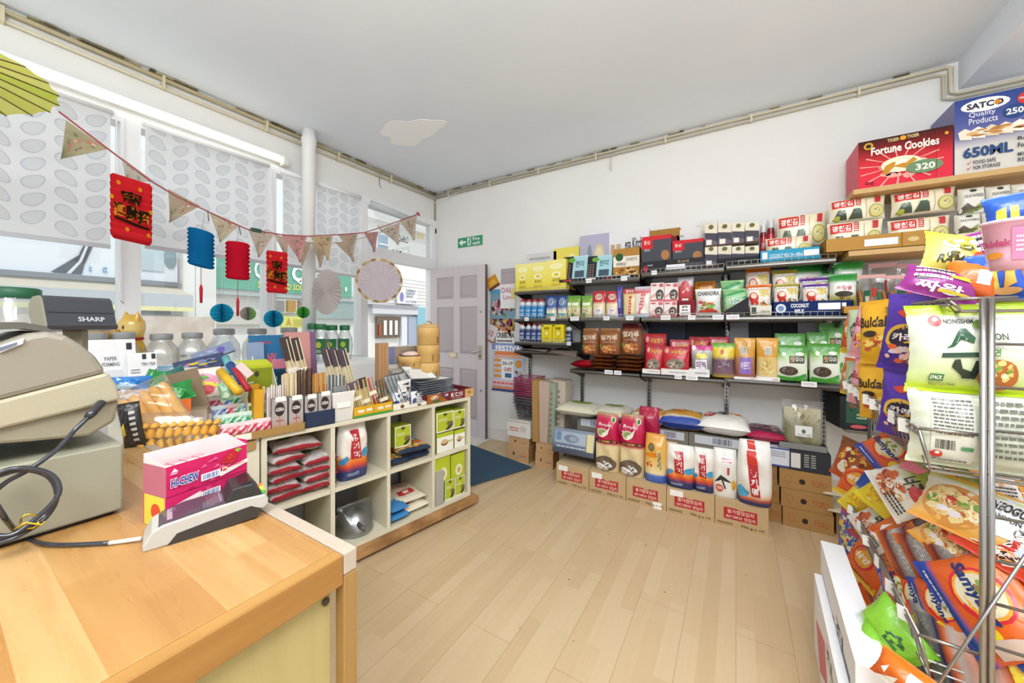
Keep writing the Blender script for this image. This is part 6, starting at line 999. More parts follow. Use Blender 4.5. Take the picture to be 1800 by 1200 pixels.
def wok(nm):
    r = bpy.data.objects.new(nm, None); COL.objects.link(r); m = MB(); m.lathe([(.125, 0), (.128, .004), (.12, .03), (.10, .065), (.06, .095), (.02, .108), (0, .11)], '9a9c9e', n=32, cap=False); m.build('lid', METAL, r)
    m = MB(); m.tube([(-.02, -.10, .05), (-.015, -.15, .045), (.0, -.16, .043)], [.014, .012, .013], '5a5a5c', n=10); m.build('handle', GLOSSY, r)
    m = MB(); bag(m, .25, .22, .125, 'stand', 'ffffff', [], 143, 0, 3); m.build('plastic_bag', CLEAR, r); return r
cput(Kind('steel_wok', 'wok', (.26, .26, .12), wok), -.03, 606, 670, 880, .094, 'upturned steel wok wrapped in clear plastic in the second lower cell', h=.15, dep=.24)
gops = [('r', 0, 0, 1, .06, 'f0eedc'), ('r', 0, 0, .05, 1, 'f0eedc'), ('r', .95, 0, 1, 1, 'f0eedc'), ('r', 0, .95, 1, 1, 'f0eedc'), ('e', .5, .88, .12, .08, '5a5a2a'), ('p', [(.5, .08), (.95, .5), (.95, .25), (.7, .06)], '3f3a30'), ('e', .74, .38, .16, .12, '7a6a3a'), ('w', .12, .55, .6, .7, 'e8ecc0', 2)]
gx = CT('green_tea_box', 'box', .13, .13, .13, 'b5c22e', gops, side='9aa824', top='aaba2a', tops=[('e', .5, .5, .1, .1, '6a7a2a')])
gw = CT('green_tea_box', 'box', .13, .13, .13, 'eeeee2', [('r', 0, .8, 1, 1, 'b5c22e'), ('e', .45, .48, .22, .16, '8a5a34'), ('e', .45, .52, .2, .1, 'd8b08a'), ('r', .65, .48, .95, .54, 'b0bc3a')], side='9aa824', top='aaba2a')
GI = 'green tea boxes in the cabinet'
z2 = FC.at(710, 800, -.1).z
np_ = LYING('noodle_pack', 'bag', .2, .05, .22, 'flat', [(0, '22304a'), (.15, '2c3c5a'), (.2, 'c9a85a'), (.5, 'd8602c'), (.8, '5a7a3a'), (1, 'd8d0b0')], [('f', .5, .35, .4, .25, ['e0862c', 'c8402c', 'e8d8a0', '5a8a3a', 'd8b04a'], 34, 3), ('e', .5, .75, .3, .12, 'e0dcc8')], 145, 1.3)
cput(np_, -.02, 690, 722, 800, z0, 'lower colourful noodle pack lying at the left of the third upper cell', 'colourful noodle packs in the third cell', h=.045, dep=.22); cput(np_, -.03, 719, 761, 800, z0, 'lower colourful noodle pack lying at the right of the third upper cell', 'colourful noodle packs in the third cell', h=.04, dep=.22); cput(np_, -.02, 706, 762, 800, z0+.04, 'upper colourful noodle pack lying across the third upper cell', 'colourful noodle packs in the third cell', h=.045, dep=.22, turn=-.1)
cput(gx, -.20, 684, 700, 760, z0, 'green tea box at the back left of the third upper cell', GI, dep=.12, h=.14); cput(gx, -.09, 694, 722, 748, z0+.085, 'green tea box resting on a noodle pack in the third upper cell', GI, dep=.1)
hb = FC.at(782, 758, -.02).z
for x0, x1, yt, k, z, lab in ((768, 797, 760, gw, z0, 'lower left'), (799, 817, 755, gw, z0, 'lower right'), (767, 797, 724, gx, hb, 'upper left'), (798, 817, 720, gx, hb, 'upper right')):
    cput(k, -.02, x0, x1, yt, z, 'green tea box at the '+lab+' of the fourth upper cell', GI, dep=.14)
cput(gx, -.02, 782, 799, 842, .093, 'green tea box at the lower left of the fourth lower cell', GI, dep=.16); cput(gx, -.02, 800, 817, 836, .093, 'green tea box at the lower right of the fourth lower cell', GI, dep=.16)
hb = FC.at(800, 838, -.02).z
gt = CT('lime_box', 'box', .16, .2, .1, 'b5c22e', [('e', .55, .3, .25, .25, 'e4e6c0'), ('e', .55, .3, .12, .12, 'c8a86a')], side='a5b32a', top='b2c02c')
cput(gt, -.012, 764, 791, 800, hb, 'lime box at the left on top in the fourth lower cell', GI, dep=.2); cput(gt, -.012, 793, 817, 797, hb, 'lime box at the right on top in the fourth lower cell', GI, dep=.2)
cput(CT('grey_box', 'box', .1, .2, .14, 'a9a79c', side='b9b7ac', top='c4c2b8'), -.004, 766, 780, 827, .093, 'narrow grey box standing in the fourth lower cell', dep=.2)
rl = LYING('red_rice_bag', 'bag', .2, .06, .3, 'flat', [(0, 'e6ddc8'), (.3, 'e4d8bc'), (1, 'e0d0a8')], [('r', .25, .2, .75, .42, 'c43a38'), ('t', '쌀', .4, .24, .6, .38, 'f4e4d8', 3), ('w', .2, .6, .8, .75, 'd88a7a', 2)], 147, 1.4); rlb = LYING('blue_rice_bag', 'bag', .2, .06, .3, 'flat', [(0, '3f86c0'), (.35, '4a90c4'), (.45, 'e6ddc8'), (1, 'd8503a')], [('w', .2, .6, .8, .75, 'c84a3a', 2)], 148, 1.4)
cput(rl, -.03, 703, 757, 880, .094, 'cream rice bag with red label lying low in the third lower cell', 'cream rice bags in the third lower cell', h=.055, dep=.28); cput(rl, -.05, 700, 752, 880, .15, 'cream rice bag with red label lying on another in the third lower cell', 'cream rice bags in the third lower cell', h=.05, dep=.28, turn=-.1)
cput(rlb, -.01, 689, 722, 880, .094, 'blue and cream rice bag, lower one at the left of the third lower cell', h=.05, dep=.28); cput(rlb, -.012, 689, 720, 880, .145, 'blue and cream rice bag, upper one at the left of the third lower cell', h=.045, dep=.28)

# ================================================================ ON TOP OF THE CABINET
ZT = .776
def tray(name, off, x0, x1, yt, label, c, ops=(), d=.2, back=None, inner=None, z=ZT, h=None, mat=None, dep=None): k = TR(name, 'tray', .2, d, .08, c, ops, inner, back, mat); return cput(k, off, x0, x1, yt, z, label, dep=dep, h=h)
tray('maroon_tray', -.01, 751, 832, 688, 'maroon and tan tray box at the far end of the cabinet top', '7a2630', [('r', .80, 0, 1, 1, 'd2ab6a'), ('e', .12, .5, .10, .4, 'c98a4a'), ('p', [(.0, 0), (.42, 0), (.3, .6), (.25, 1), (0, 1)], 'a5622e'), ('e', .14, .6, .08, .28, 'd8a060'), ('e', .18, .2, .08, .14, '3f6a3a'), ('t', '新仁川', .48, .28, .74, .85, 'f0e4dc', 3), ('w', .5, .08, .72, .2, 'd8b8b0', 1), ('t', '차', .85, .4, .93, .7, '5a3a24', 2)], .30, inner='b89058', mat=PAPER)
wd = 'ece6d6'
for x0, x1, l_ in ((691, 720, 'left'), (720, 750, 'right')):
    tray('white_display_tray', -.01, x0, x1, 708, 'white display tray with round brown logo, '+l_+' of the pair', wd, [('e', .55, .45, .12, .3, '6a4a3a')], .16, back=.12, mat=PAPER)
pt = PT('patterned_sachet', 'sachet', .07, .03, .10, 'pillow', 'ece9e4', [('f', .5, .4, .4, .3, ['2f3036', 'eeeae4', '2f3036', 'f4f2ee'], 26, 3), ('p', [(.2, .8), (.8, .85), (.7, .7)], '3a3a42')], 151); pt2 = PT('patterned_sachet', 'sachet', .07, .03, .10, 'pillow', 'e9e8ec', [('e', .4, .3, .3, .2, '3f5a9a'), ('p', [(.4, .8), (.9, .9), (.7, .6)], '4a4a58')], 152)
for i, (x0, x1, yt, k) in enumerate([(693, 707, 690, pt2), (703, 717, 684, pt), (708, 722, 676, pt2), (724, 736, 688, pt2), (734, 746, 690, pt), (697, 728, 668, pt)]): cput(k, -.03-.02*(i % 3), x0, x1, yt, ZT+.012 if i < 5 else ZT+.05, ['blue printed sachet, left', 'black and white dotted sachet, left', 'pale sachet with a bird mark, middle', 'blue printed sachet, right', 'black and white dotted sachet, right', 'wide black and white sachet standing behind'][i]+' in the white display trays', turn=.1*(i-2))
YG = [('r', 0, 0, 1, .22, '4f9a3a'), ('r', .2, .45, .5, .7, 'efe8d0'), ('r', .6, .5, .9, .75, 'efe8d0')]
tray('yellow_tray', -.004, 622, 658, 715, 'yellow and green display tray of chopsticks, left of the pair', 'e0aa24', YG, .12, back=.17, mat=PAPER, h=.06); tray('yellow_tray', -.004, 657, 690, 708, 'yellow and green display tray of chopsticks, right of the pair', 'e0aa24', YG, .12, back=.17, mat=PAPER, h=.06)
def stx(cols, n, hgt, band=None, label=None, cap=None):
    def mk(nm):
        m = MB(); rr = random.Random(n)
        for i in range(n):
            x = (i/(n-1)-.5)*.052; m.box(x-.0024, -.012+rr.uniform(-.005, .012), 0, x+.0024, -.007+rr.uniform(-.001, .012), hgt+rr.uniform(-.01, .004), cols[i % len(cols)])
            if cap: m.box(x-.0026, -.013, hgt*.72, x+.0026, -.0075+.004, hgt, cap)
        if band: m.box(-.03, -.015, hgt*band[0], .03, .012, hgt*band[1], band[2])
        return m.build(nm, GLOSSY if label else WOODY)
    return Kind('chopstick_bundle', 'chopsticks', (.06, .03, hgt), mk)
lt_, dk_, gd_, sl_ = stx(['e0cfa2', 'd0bb86', 'ece0c0'], 9, .2), stx(['4a3026', '6a4a34', '3a241c'], 9, .2), stx(['c98f3a', 'b87e2c', 'd8a858'], 9, .2), stx(['b9b8b4', '6a6a68', 'd9d8d2', '4f5a50'], 10, .2)
cput(lt_, -.05, 495, 522, 655, ZT+.06, 'bundle of pale chopsticks standing above the coffee cartons', 'chopstick bundles'); cput(dk_, -.05, 521, 550, 648, ZT+.06, 'bundle of dark brown chopsticks standing above the coffee cartons', 'chopstick bundles'); cput(gd_, -.05, 549, 574, 655, ZT+.06, 'bundle of golden chopsticks standing above the coffee cartons', 'chopstick bundles'); cput(sl_, -.06, 575, 607, 659, ZT+.07, 'bundle of silver and black chopsticks behind the white bin', 'chopstick bundles')
pq = stx(['d8c890', 'c9b070'], 8, .22, (.45, .55, 'efe6d0'), cap='6a5a74'); pr = stx(['d8c890', 'c9b070'], 8, .22, (.3, .4, 'efe6d0'), cap='4a3436')
for i, (x0, x1, yt, k, z, rl_, lab) in enumerate([(625, 645, 668, pq, .01, -.25, 'chopstick pack with purple heads leaning in the left yellow tray'), (640, 656, 662, pr, .01, -.2, 'chopstick pack with dark heads leaning in the left yellow tray'), (657, 670, 660, stx(['c8303e', 'd8c890', 'b02838'], 6, .22, (.5, .6, 'efe6d0')), .01, -.25, 'chopstick pack with red sticks in the right yellow tray'), (672, 686, 664, stx(['4a4036', '8a7a5a'], 6, .22, (.3, .4, 'efe6d0')), .01, -.2, 'chopstick pack with olive sticks in the right yellow tray')]): cput(k, -.03, x0, x1, yt, ZT+z, lab, roll=rl_)
long1 = stx(['e0cfa2', 'd2c08c', 'e6d8b4'], 9, .3, (.55, .62, 'efe8da'), cap='4a3a34')
long2 = stx(['e0cfa2', 'd2c08c', 'e6d8b4'], 9, .3, (.35, .40, 'efe8da'), cap='54464e')
for i, (x0, x1, yt, k, off, rl_) in enumerate([(527, 545, 588, long1, -.13, -.22), (541, 560, 590, long1, -.13, -.22), (596, 610, 606, long2, -.14, -.27), (609, 623, 607, long2, -.13, -.27), (622, 637, 608, long2, -.12, -.27)]): cput(k, off, x0, x1, yt, ZT+.03, ['tall pack of pale chopsticks with dark ends, left of the rear pair', 'tall pack of pale chopsticks with dark ends, right of the rear pair', 'leaning chopstick pack with plum heads, left of three', 'leaning chopstick pack with plum heads, middle of three', 'leaning chopstick pack with plum heads, right of three'][i], roll=rl_)
def bin_(nm):
    m = MB(); v = []; 
    for z, k in ((0, .82), (.08, 1.0)): v += [(-.05*k, -.04*k, z), (.05*k, -.04*k, z), (.05*k, .06*k, z), (.05*k, .06*k, z), (-.05*k, .06*k, z)]
    m.lathe([(.058, 0, 'dcd8d0'), (.066, .09, 'e6e2da'), (.070, .11, 'efece6'), (.066, .112, 'e0dcd4'), (.060, .09, 'c9c6c0'), (.054, .01, 'b9b6b0'), (0, .008, 'b9b6b0')], 'e6e2da', n=4, M=Matrix.Rotation(pi/4, 4, 'Z'), cap=False, smooth=False); m.box(-.03, -.05, .05, .03, -.046, .07, 'f6f4f0'); return m.build(nm, PLASTIC, bevel=.004)
cput(Kind('white_bin', 'bin', (.1, .1, .112), bin_), -.0, 584, 625, 688, ZT, 'white plastic bin with slips beside the navy tray', dep=.12)
cput(CT('grey_card', 'card', .08, .004, .1, '8f8f8c', [('e', .5, .75, .08, .07, '3a3a38'), ('r', -.0, .1, 1, .22, 'f0eeea')]), -.05, 586, 612, 678, ZT+.02, 'grey card with a round logo standing in the white bin')
azc = CT('coffee_carton', 'carton', .07, .07, .13, [(0, 'd8823c'), (.2, 'c8a284'), (.35, 'b3aca6'), (1, 'aaa49e')], [('e', .5, .68, .33, .20, '3a2c28'), ('t', 'AZERA', .22, .63, .78, .73, 'e9e4de', 3), ('r', .48, .2, .52, .5, 'c8503a'), ('r', .25, .34, .75, .37, 'c8503a'), ('w', .1, .08, .9, .16, 'f0d8b8', 1)], side='8f8a84', top='6a6058')
for i, (x0, x1, yt) in enumerate([(478, 505, 700), (508, 533, 697), (536, 558, 695), (560, 582, 690)]):
    o = cput(azc, -.012, x0, x1, yt, ZT, ordw(i, 4)+' grey and orange coffee carton with round black logo', 'grey coffee cartons on the cabinet', dep=.07)
    p = MB(); p.box(-.02, -.038, .118, .028, -.0355, .136, 'f6f4ee'); p.build('price_card', PAPER, o)
tray('navy_tray', .004, 537, 589, 722, 'navy tray in front of the right two coffee cartons', '2b3650', (), .02, mat=PAPER, dep=.02)
tray('kraft_tray', .015, 388, 537, 745, 'long shallow kraft tray at the near end of the cabinet top', 'a9854f', [('r', .15, .1, .33, .9, 'f0ece2')], .36, h=.035)
cput(CT('kraft_box', 'box', .2, .3, .05, 'b08c58'), .003, 380, 450, 760, .772-.045, 'flat kraft box under the near end of the long tray', h=.04)
# lime coffee mix box with cream sticks
def mixbox(nm):
    m = MB(); open_tray(m, .16, .14, .10, 'e6e3c4', 'b9c23a', .20, [('r', .05, .1, .3, .9, '5f9a4a'), ('e', .6, .6, .18, .2, 'f0eeda')]); m.box(-.08, .067, .12, .08, .071, .21, 'bfc62c'); m.prism([(-.07, .10), (.07, .10), (.09, .22), (-.06, .215)], -.081, -.078, 'X', 'dfe2b0'); m.add([(-.08, .07, .21), (.08, .07, .21), (.07, .15, .225), (-.08, .15, .225)], [(0, 1, 2, 3)], 'c6cc34')
    m.ink(lambda u, v, o: (-.08+.16*u, .0665-o, .10+.1*v), [('e', .5, .8, .07, .1, '3a3a2a'), ('w', .1, .3, .4, .6, 'e8ecc0', 2)], 0, False); rr = random.Random(7)
    for i in range(22): x = rr.uniform(-.07, .07); m.box(x-.006, rr.uniform(-.06, .03), .01, x+.006, rr.uniform(-.06, .03)+.02, rr.uniform(.09, .15), rr.choice(['ece2c4', 'e0d0a4', 'f2ecd8', 'd8b88a']))
    return m.build(nm, PAPER)
cput(Kind('lime_display_box', 'box', (.16, .14, .22), mixbox), -.085, 434, 494, 640, ZT, 'open lime green display box full of cream coffee sticks')
cput(TR('yellow_holder', 'tray', .08, .08, .14, 'dba32c', back=.15, mat=PAPER), -.04, 446, 464, 684, ZT, 'yellow cardboard holder beside the lime display box')
cput(stx(['e8d8d4', 'd8c8c8', 'efe4dc'], 8, .1), -.03, 469, 499, 675, ZT+.06, 'bundle of pink and cream straws standing above the leftmost coffee carton')
# twisted sachets in the kraft tray
cl = [('c8344a', 'ead0d0'), ('2f6fc0', 'd8e6f0'), ('2f9a5a', 'd8ecdc')]
sk = [PT('wafer_sachet', 'sachet', .06, .035, .05, 'pillow', [(0, a), (.7, a), (.8, b), (1, b)], [('p', [(.1, .1), (.3, .1), (.9, .7), (.7, .7)], b), ('p', [(.5, .05), (.6, .05), (.95, .4), (.92, .5)], b), ('p', [(.05, .4), (.1, .3), (.5, .75), (.4, .75)], b)], 160+i, 1.6) for i, (a, b) in enumerate(cl)]
SN = ['red', 'blue', 'green']; idx = 0
for r_ in range(6):
    for c_ in range(5):
        ci = [0, 2, 1][(r_+c_*2+r_*c_) % 3] if r_ else 0
        x0 = 392+c_*15.5-r_*5; 
        if r_ == 5 and c_ > 3: continue
        P = FC.at(x0+8, 700, -.02-.05*r_); P.z = ZT+.006+.034*r_
        sput(sk[ci], P, FC.rz+((idx*37) % 7-3)*.06, (.076, .035, .074), SN[ci]+' striped sachet in '+['the front', 'the second', 'the third', 'the fourth', 'the fifth', 'the back'][r_]+' row of the kraft tray, '+ordw(c_, 5), 'striped sachets in the kraft tray', tilt=radians(-14)); idx += 1
# ---- behind: notebooks, plates, steamers
def notebook(c, ops, ring='c9b23a'):
    def mk(nm):
        m = MB(); m.box(-.075, -.006, 0, .075, .006, .21, c); m.ink(lambda u, v, o: (-.075+.15*u, -.006-o, .21*v), ops, 0, False)
        for k in range(16): m.tube([(-.075, -.009, .012+k*.0125), (-.082, 0, .012+k*.0125), (-.075, .009, .012+k*.0125)], .0014, ring, n=4)
        return m.build(nm, PAPER)
    return Kind('spiral_notebook', 'notebook', (.16, .014, .21), mk)
cput(notebook('2a6a94', [('t', 'MY', .5, .6, .75, .78, 'd05a70', 3), ('t', 'HELP', .5, .42, .75, .5, 'c9dce4', 2), ('w', .45, .25, .9, .38, '8fb8cc', 3), ('w', .15, .88, .6, .94, 'a04a60', 1)]), -.34, 440, 508, 588, ZT, 'teal spiral notebook standing at the back', tilt=radians(-8), dep=.012)
cput(notebook('8798b4', [('e', .3, .8, .04, .03, 'f0eecc'), ('e', .7, .65, .04, .03, 'f0eecc'), ('e', .4, .5, .04, .03, 'f0eecc'), ('f', .5, .12, .45, .10, ['e8b878', 'e8a0a0', 'f0e0b0'], 16, 3)]), -.30, 438, 470, 601, ZT, 'small slate blue spiral notebook with stars, in front of the teal one', tilt=radians(-8), dep=.012)
cput(notebook('c98f86', [('f', .4, .3, .35, .25, ['e0a070', 'a84a5a', 'e8c0a0'], 24, 4), ('r', .8, 0, 1, 1, '7a5a7a')], 'a07080'), -.30, 503, 562, 583, ZT, 'pinkish brown spiral notebook behind the tall chopsticks', tilt=radians(-6), dep=.012)
cput(CT('pink_purse', 'purse', .1, .02, .05, 'd8849a', top='e09aaa'), -.26, 478, 512, 631, ZT+.28, 'pink purse in front of the teal notebook')
def steamer(n, R, hh, lid=True):
    def mk(nm):
        r = bpy.data.objects.new(nm, None); COL.objects.link(r)
        for k in range(n):
            z = k*hh; m = MB(); m.lathe([(R*.97, z), (R*.99, z+.001), (R*.99, z+hh*.46), (R*1.01, z+hh*.47), (R*1.01, z+hh*.97), (R*.98, z+hh*.985), (R*.9, z+hh*.6)], 'd6ac66', n=36, cap=False); m.build('tier', WOODY, r)
            m = MB(); 
            for q in range(3): a = -1.2+q*.9+k*.5; m.box(-.004, -.002, z+.01, .004, .002, z+hh*.45, '9a6a30', 0, Matrix.Rotation(a, 4, 'Z') @ Matrix.Translation((0, -R*1.005, 0)))
            m.build('stitching', WOODY, r)
        if lid: m = MB(); m.lathe([(R*.98, n*hh), (R*.9, n*hh+.012), (R*.4, n*hh+.02), (0, n*hh+.022)], 'cfa868', n=30, cap=False); m.build('lid', WOODY, r)
        if lid: m = MB(); m.tube([(-.03, 0, n*hh+.018), (-.015, 0, n*hh+.034), (.015, 0, n*hh+.034), (.03, 0, n*hh+.018)], .004, 'b8b0a0', n=6); m.build('handle', METAL, r)
        return r
    return mk
P = FC.at(753, 650, -.24); sput(Kind('bamboo_steamer', 'steamer', (.17, .17, .46), steamer(4, .0825, .105)), (P.x, P.y, ZT), FC.rz, (.163, .163, FC.at(753, 568, -.24).z-ZT+.02), 'tall stack of bamboo steamers by the open door')
P = FC.at(722, 650, -.30); sput(Kind('bamboo_steamer', 'steamer', (.17, .17, .1), steamer(1, .0825, .085, False)), (P.x, P.y, ZT+.212), FC.rz, (.175, .175, .10), 'low wide bamboo steamer beside the tall stack')
P2 = MB(); P2.lathe([(.0, 0), (.06, .002), (.065, .015), (.03, .03), (0, .034)], 'e6c9bc', n=20); o = P2.build('pink_packet', FILM, loc=(P.x, P.y, ZT+.295)); tag(o, 'pale pink packet lying on the low bamboo steamer', 'packet')
cput(CT('crate', 'box', .25, .2, .14, 'b9b2a6'), -.22, 690, 745, 640, ZT, 'pale carton hidden under the low bamboo steamer', h=.21, dep=.15)
cput(CT('gourmet_carton', 'carton', .2, .1, .14, 'a3917e', [('t', 'GOURMET', .3, .35, .95, .58, '5a4c42', 2), ('w', .35, .68, .8, .76, '7a6a5c', 1), ('r', 0, 0, .14, 1, '7a80a8')], side='8f95b8', top='e6e2de'), -.36, 686, 736, 589, ZT+.24, 'brown GOURMET carton behind the low steamer', h=.12); 
cput(CT('crate', 'box', .25, .2, .14, 'd9d6d0'), -.35, 684, 738, 640, ZT, 'white carton under the brown GOURMET carton', h=.238, dep=.2)
cput(CT('wood_block', 'wooden stand', .06, .06, .2, 'b58a5e', [('r', .3, 0, .34, 1, '8a5f3a'), ('r', .62, 0, .66, 1, '8a5f3a')], top='8a6a4a', mat=WOODY), -.16, 666, 683, 603, ZT, 'tall reddish wooden stand left of the leaning plates', dep=.05)
def plate(nm): m = MB(); m.lathe([(0, 0), (.06, 0), (.10, .012), (.102, .015), (.06, .006), (0, .005)], 'e4e4e0', n=4, M=Matrix.Rotation(pi/4, 4, 'Z'), cap=False, smooth=False); m.tube([(-.0715, -.0715, .0145), (.0715, -.0715, .0145), (.0715, .0715, .0145), (-.0715, .0715, .0145)], .0022, '6a7484', n=4, closed=True); return m.build(nm, GLOSSY)
kp = Kind('square_plate', 'plate', (.15, .15, .016), plate)
P = FC.at(750, 680, -.17)
for i in range(7): sput(kp, (P.x-.002*i, P.y, ZT+.035+i*.0145), FC.rz+.04*(i % 3), (.30, .26, .02), ordw(i, 7).replace('left', 'bottom').replace('rightmost', 'top').replace('bottommost', 'bottom')+' square grey rimmed plate in the flat stack, counted upward', 'square plates in the flat stack')
for i in range(5):
    o = sput(kp, tuple(FC.at(689+i*6, 640, -.10-.01*i)*1)[:2]+(ZT+.055,), FC.rz, (.17, .19, .02), ordw(i, 5)+' square plate leaning on edge beside the flat stack', 'square plates leaning on edge'); o.rotation_euler = (0, radians(68), FC.rz-.9); o.location.z = ZT+.12
o = sput(Kind('cream_dish', 'dish', (.15, .15, .016), plate), (0, 0, 0), 0, (.22, .16, .03), 'cream curved dish tilted on top of the flat stack of plates'); P = FC.at(735, 640, -.18); o.location = (P.x, P.y, ZT+.165); o.rotation_euler = (radians(28), radians(4), FC.rz)
m = MB(); rr = random.Random(4)
for i in range(26): a = rr.uniform(-.12, .12); m.grid(lambda u, v, a=a, b=rr.uniform(-.1, .06), s=rr.uniform(.03, .06), t=rr.uniform(0, 3), q=rr.uniform(0, .02): (a+s*(u-.5)*cos(t)-s*.6*(v-.5)*sin(t), b+s*(u-.5)*sin(t)+s*(v-.5)*.6*cos(t), .01+q+.012*sin(u*3)*cos(v*3)), 2, 2, rr.choice(['b5bac0', 'd6d9dc', '8f959c', 'e6e8ea']))
P = FC.at(770, 690, -.10); o = m.build('crumpled_film', GLOSSY, loc=(P.x, P.y, ZT+.02), rot=(0, 0, FC.rz)); tag(o, 'crumpled grey wrapping film in the maroon tray', 'wrapping', kind='stuff')
def cup2(c): 
    def mk(nm): m = MB(); m.lathe([(.02, 0), (.022, .01), (.04, .05), (.042, .06), (.040, .062), (.034, .04), (0, .01)], c, n=22, cap=False); m.tube([(.041*cos(t*.3), .041*sin(t*.3), .06) for t in range(21)], .0016, '4a5a8a', n=4, closed=True); return m.build(nm, GLOSSY)
    return mk
kc = Kind('porcelain_bowl', 'bowl', (.084, .084, .062), cup2('e8e8ea'))
for i, (px, py, s) in enumerate([(632, 650, .10), (648, 645, .085), (679, 656, .10), (672, 660, .085)]):
    P = FC.at(px, py, -.12-.03*(i % 2)); o = sput(kc, (P.x, P.y, ZT+.10 if i < 2 else ZT+.075), 0, (s, s, .05), ['grey patterned bowl on its side behind the leaning chopsticks, left', 'grey patterned bowl on its side behind the leaning chopsticks, right', 'blue rimmed bowl on its side below the wooden stand, right', 'blue rimmed bowl on its side below the wooden stand, left'][i]); o.rotation_euler = (radians(75), 0, FC.rz+.2)
for i, (x0, x1, yt, c, lab) in enumerate([(562, 600, 640, 'dd3a86', 'round pink fan behind the silver chopsticks'), (612, 640, 625, '9ab8d0', 'pale blue packet behind the leaning chopsticks'), (570, 590, 615, 'c85a6a', 'small red flowered packet behind the silver chopsticks'), (430, 440, 600, 'b8c4cc', 'pale grey packet left of the slate notebook')]):
    cput(PT('gift_packet', 'packet', .1, .02, .1, 'flat', c, [('f', .5, .5, .3, .3, ['e8c0d0', c], 8, i)], 170+i), -.20-.02*i, x0, x1, yt, ZT+.003, lab, h=.17)
# ================================================================ WINDOW LEDGE: jars, cat, small goods
LZ = .987
def jar(lidc, glassy=True, label=None):
    def mk(nm):
        r = bpy.data.objects.new(nm, None); COL.objects.link(r); m = MB(); q = lambda t, k: 1+.035*cos(8*t) if 0 < k < 5 else 1
        m.lathe([(.070, 0), (.078, .01), (.090, .05), (.095, .10), (.088, .15), (.060, .19), (.052, .20), (.052, .215)], 'f2f6f8', n=48, wob=q, cap=False); m.build('glass_body', JAR, r)
        m = MB(); m.lathe([(.056, .208), (.060, .212), (.060, .238), (.056, .245), (0, .246)], lidc, n=28, cap=False); m.build('lid', PLASTIC, r)
        if label: m = MB(); m.grid(lambda u, v: (.097*sin((u-.5)*1.5), -.097*cos((u-.5)*1.5), .05+.10*v), 8, 2, label); m.ink(lambda u, v, o: ((.098+o)*sin((u-.5)*1.5), -(.098+o)*cos((u-.5)*1.5), .05+.10*v), [('e', .5, .6, .2, .2, 'a9b83a'), ('w', .2, .1, .8, .3, 'c8d8b0', 2)]); m.build('label', PAPER, r)
        else: m = MB(); m.box(-.02, -.097, .10, .02, -.0955, .115, '8a8f94'); m.build('label', PAPER, r)
        return r
    return mk
jk = Kind('glass_jar', 'jar', (.19, .19, .246), jar('9a9b98')); jg = Kind('glass_jar', 'jar', (.19, .19, .246), jar('2f7a4a', label='2f6a44')); jl = jk
def jput(k, px, yt, wpx, X, label, group=None, z=LZ):
    P = onX(px, yt, X); s = ray(px, yt).x; dd = X/s; sz = wpx/640*dd*.60; o = sput(k, (P.x, P.y, z), pi/2-.8, (sz, sz, max(.1, P.z-z)), label, group)
GJ = 'clear candy jars on the window ledge'
for i, (px, yt, w_) in enumerate([(172, 584, 52), (217, 583, 62), (284, 586, 62), (338, 584, 58), (394, 577, 62), (452, 577, 58), (508, 575, 52)]): jput(jk, px, yt, w_*1.3, -2.98, ordw(i, 7)+' clear glass candy jar with grey lid on the window ledge', GJ)
for i, (px, yt, w_) in enumerate([(549, 568, 30), (564, 569, 34), (583, 571, 36), (606, 571, 32)]): jput(jg, px, yt, w_*1.4, -3.0+.05*(i % 2), ordw(i, 4)+' glass jar with green lid and green label on the ledge', 'green lidded jars on the window ledge')
P = onS(22, 505, 1.55); 
def bigjar(nm):
    r = bpy.data.objects.new(nm, None); COL.objects.link(r); m = MB(); m.lathe([(.08, 0), (.10, .02), (.105, .2), (.10, .26), (.075, .31), (.07, .325)], 'eef4f2', n=40, cap=False); m.build('glass_body', JAR, r)
    m = MB(); m.lathe([(.074, .322), (.078, .325), (.078, .348), (.07, .352), (0, .353)], '2c6a48', n=30, cap=False); m.build('lid', PLASTIC, r); return r
bj = Kind('glass_jar', 'jar', (.21, .21, .353), bigjar)
sput(bj, (P.x, P.y, P.z-.52), 0, (.21, .21, .52), 'large glass jar with dark green lid behind the till'); P = onS(8, 560, 1.45); sput(Kind('glass_jar', 'jar', (.21, .21, .353), bigjar), (P.x-.04, P.y-.1, .986-.02), 0, (.18, .18, .28), 'smaller glass jar in front of the green lidded one at the left edge')
m = MB(); m.box(-2.70, -.30, .74, -2.0, .28, .765, 'e6e2da'); m.box(-2.68, -.28, .0, -2.62, -.22, .74, 'cfcac0'); m.box(-2.08, -.28, .0, -2.02, -.22, .74, 'cfcac0'); m.box(-2.68, .2, .0, -2.62, .26, .74, 'cfcac0'); tag(m.build('side_table', PLASTIC), 'low white table behind the till carrying glass jars', 'table')
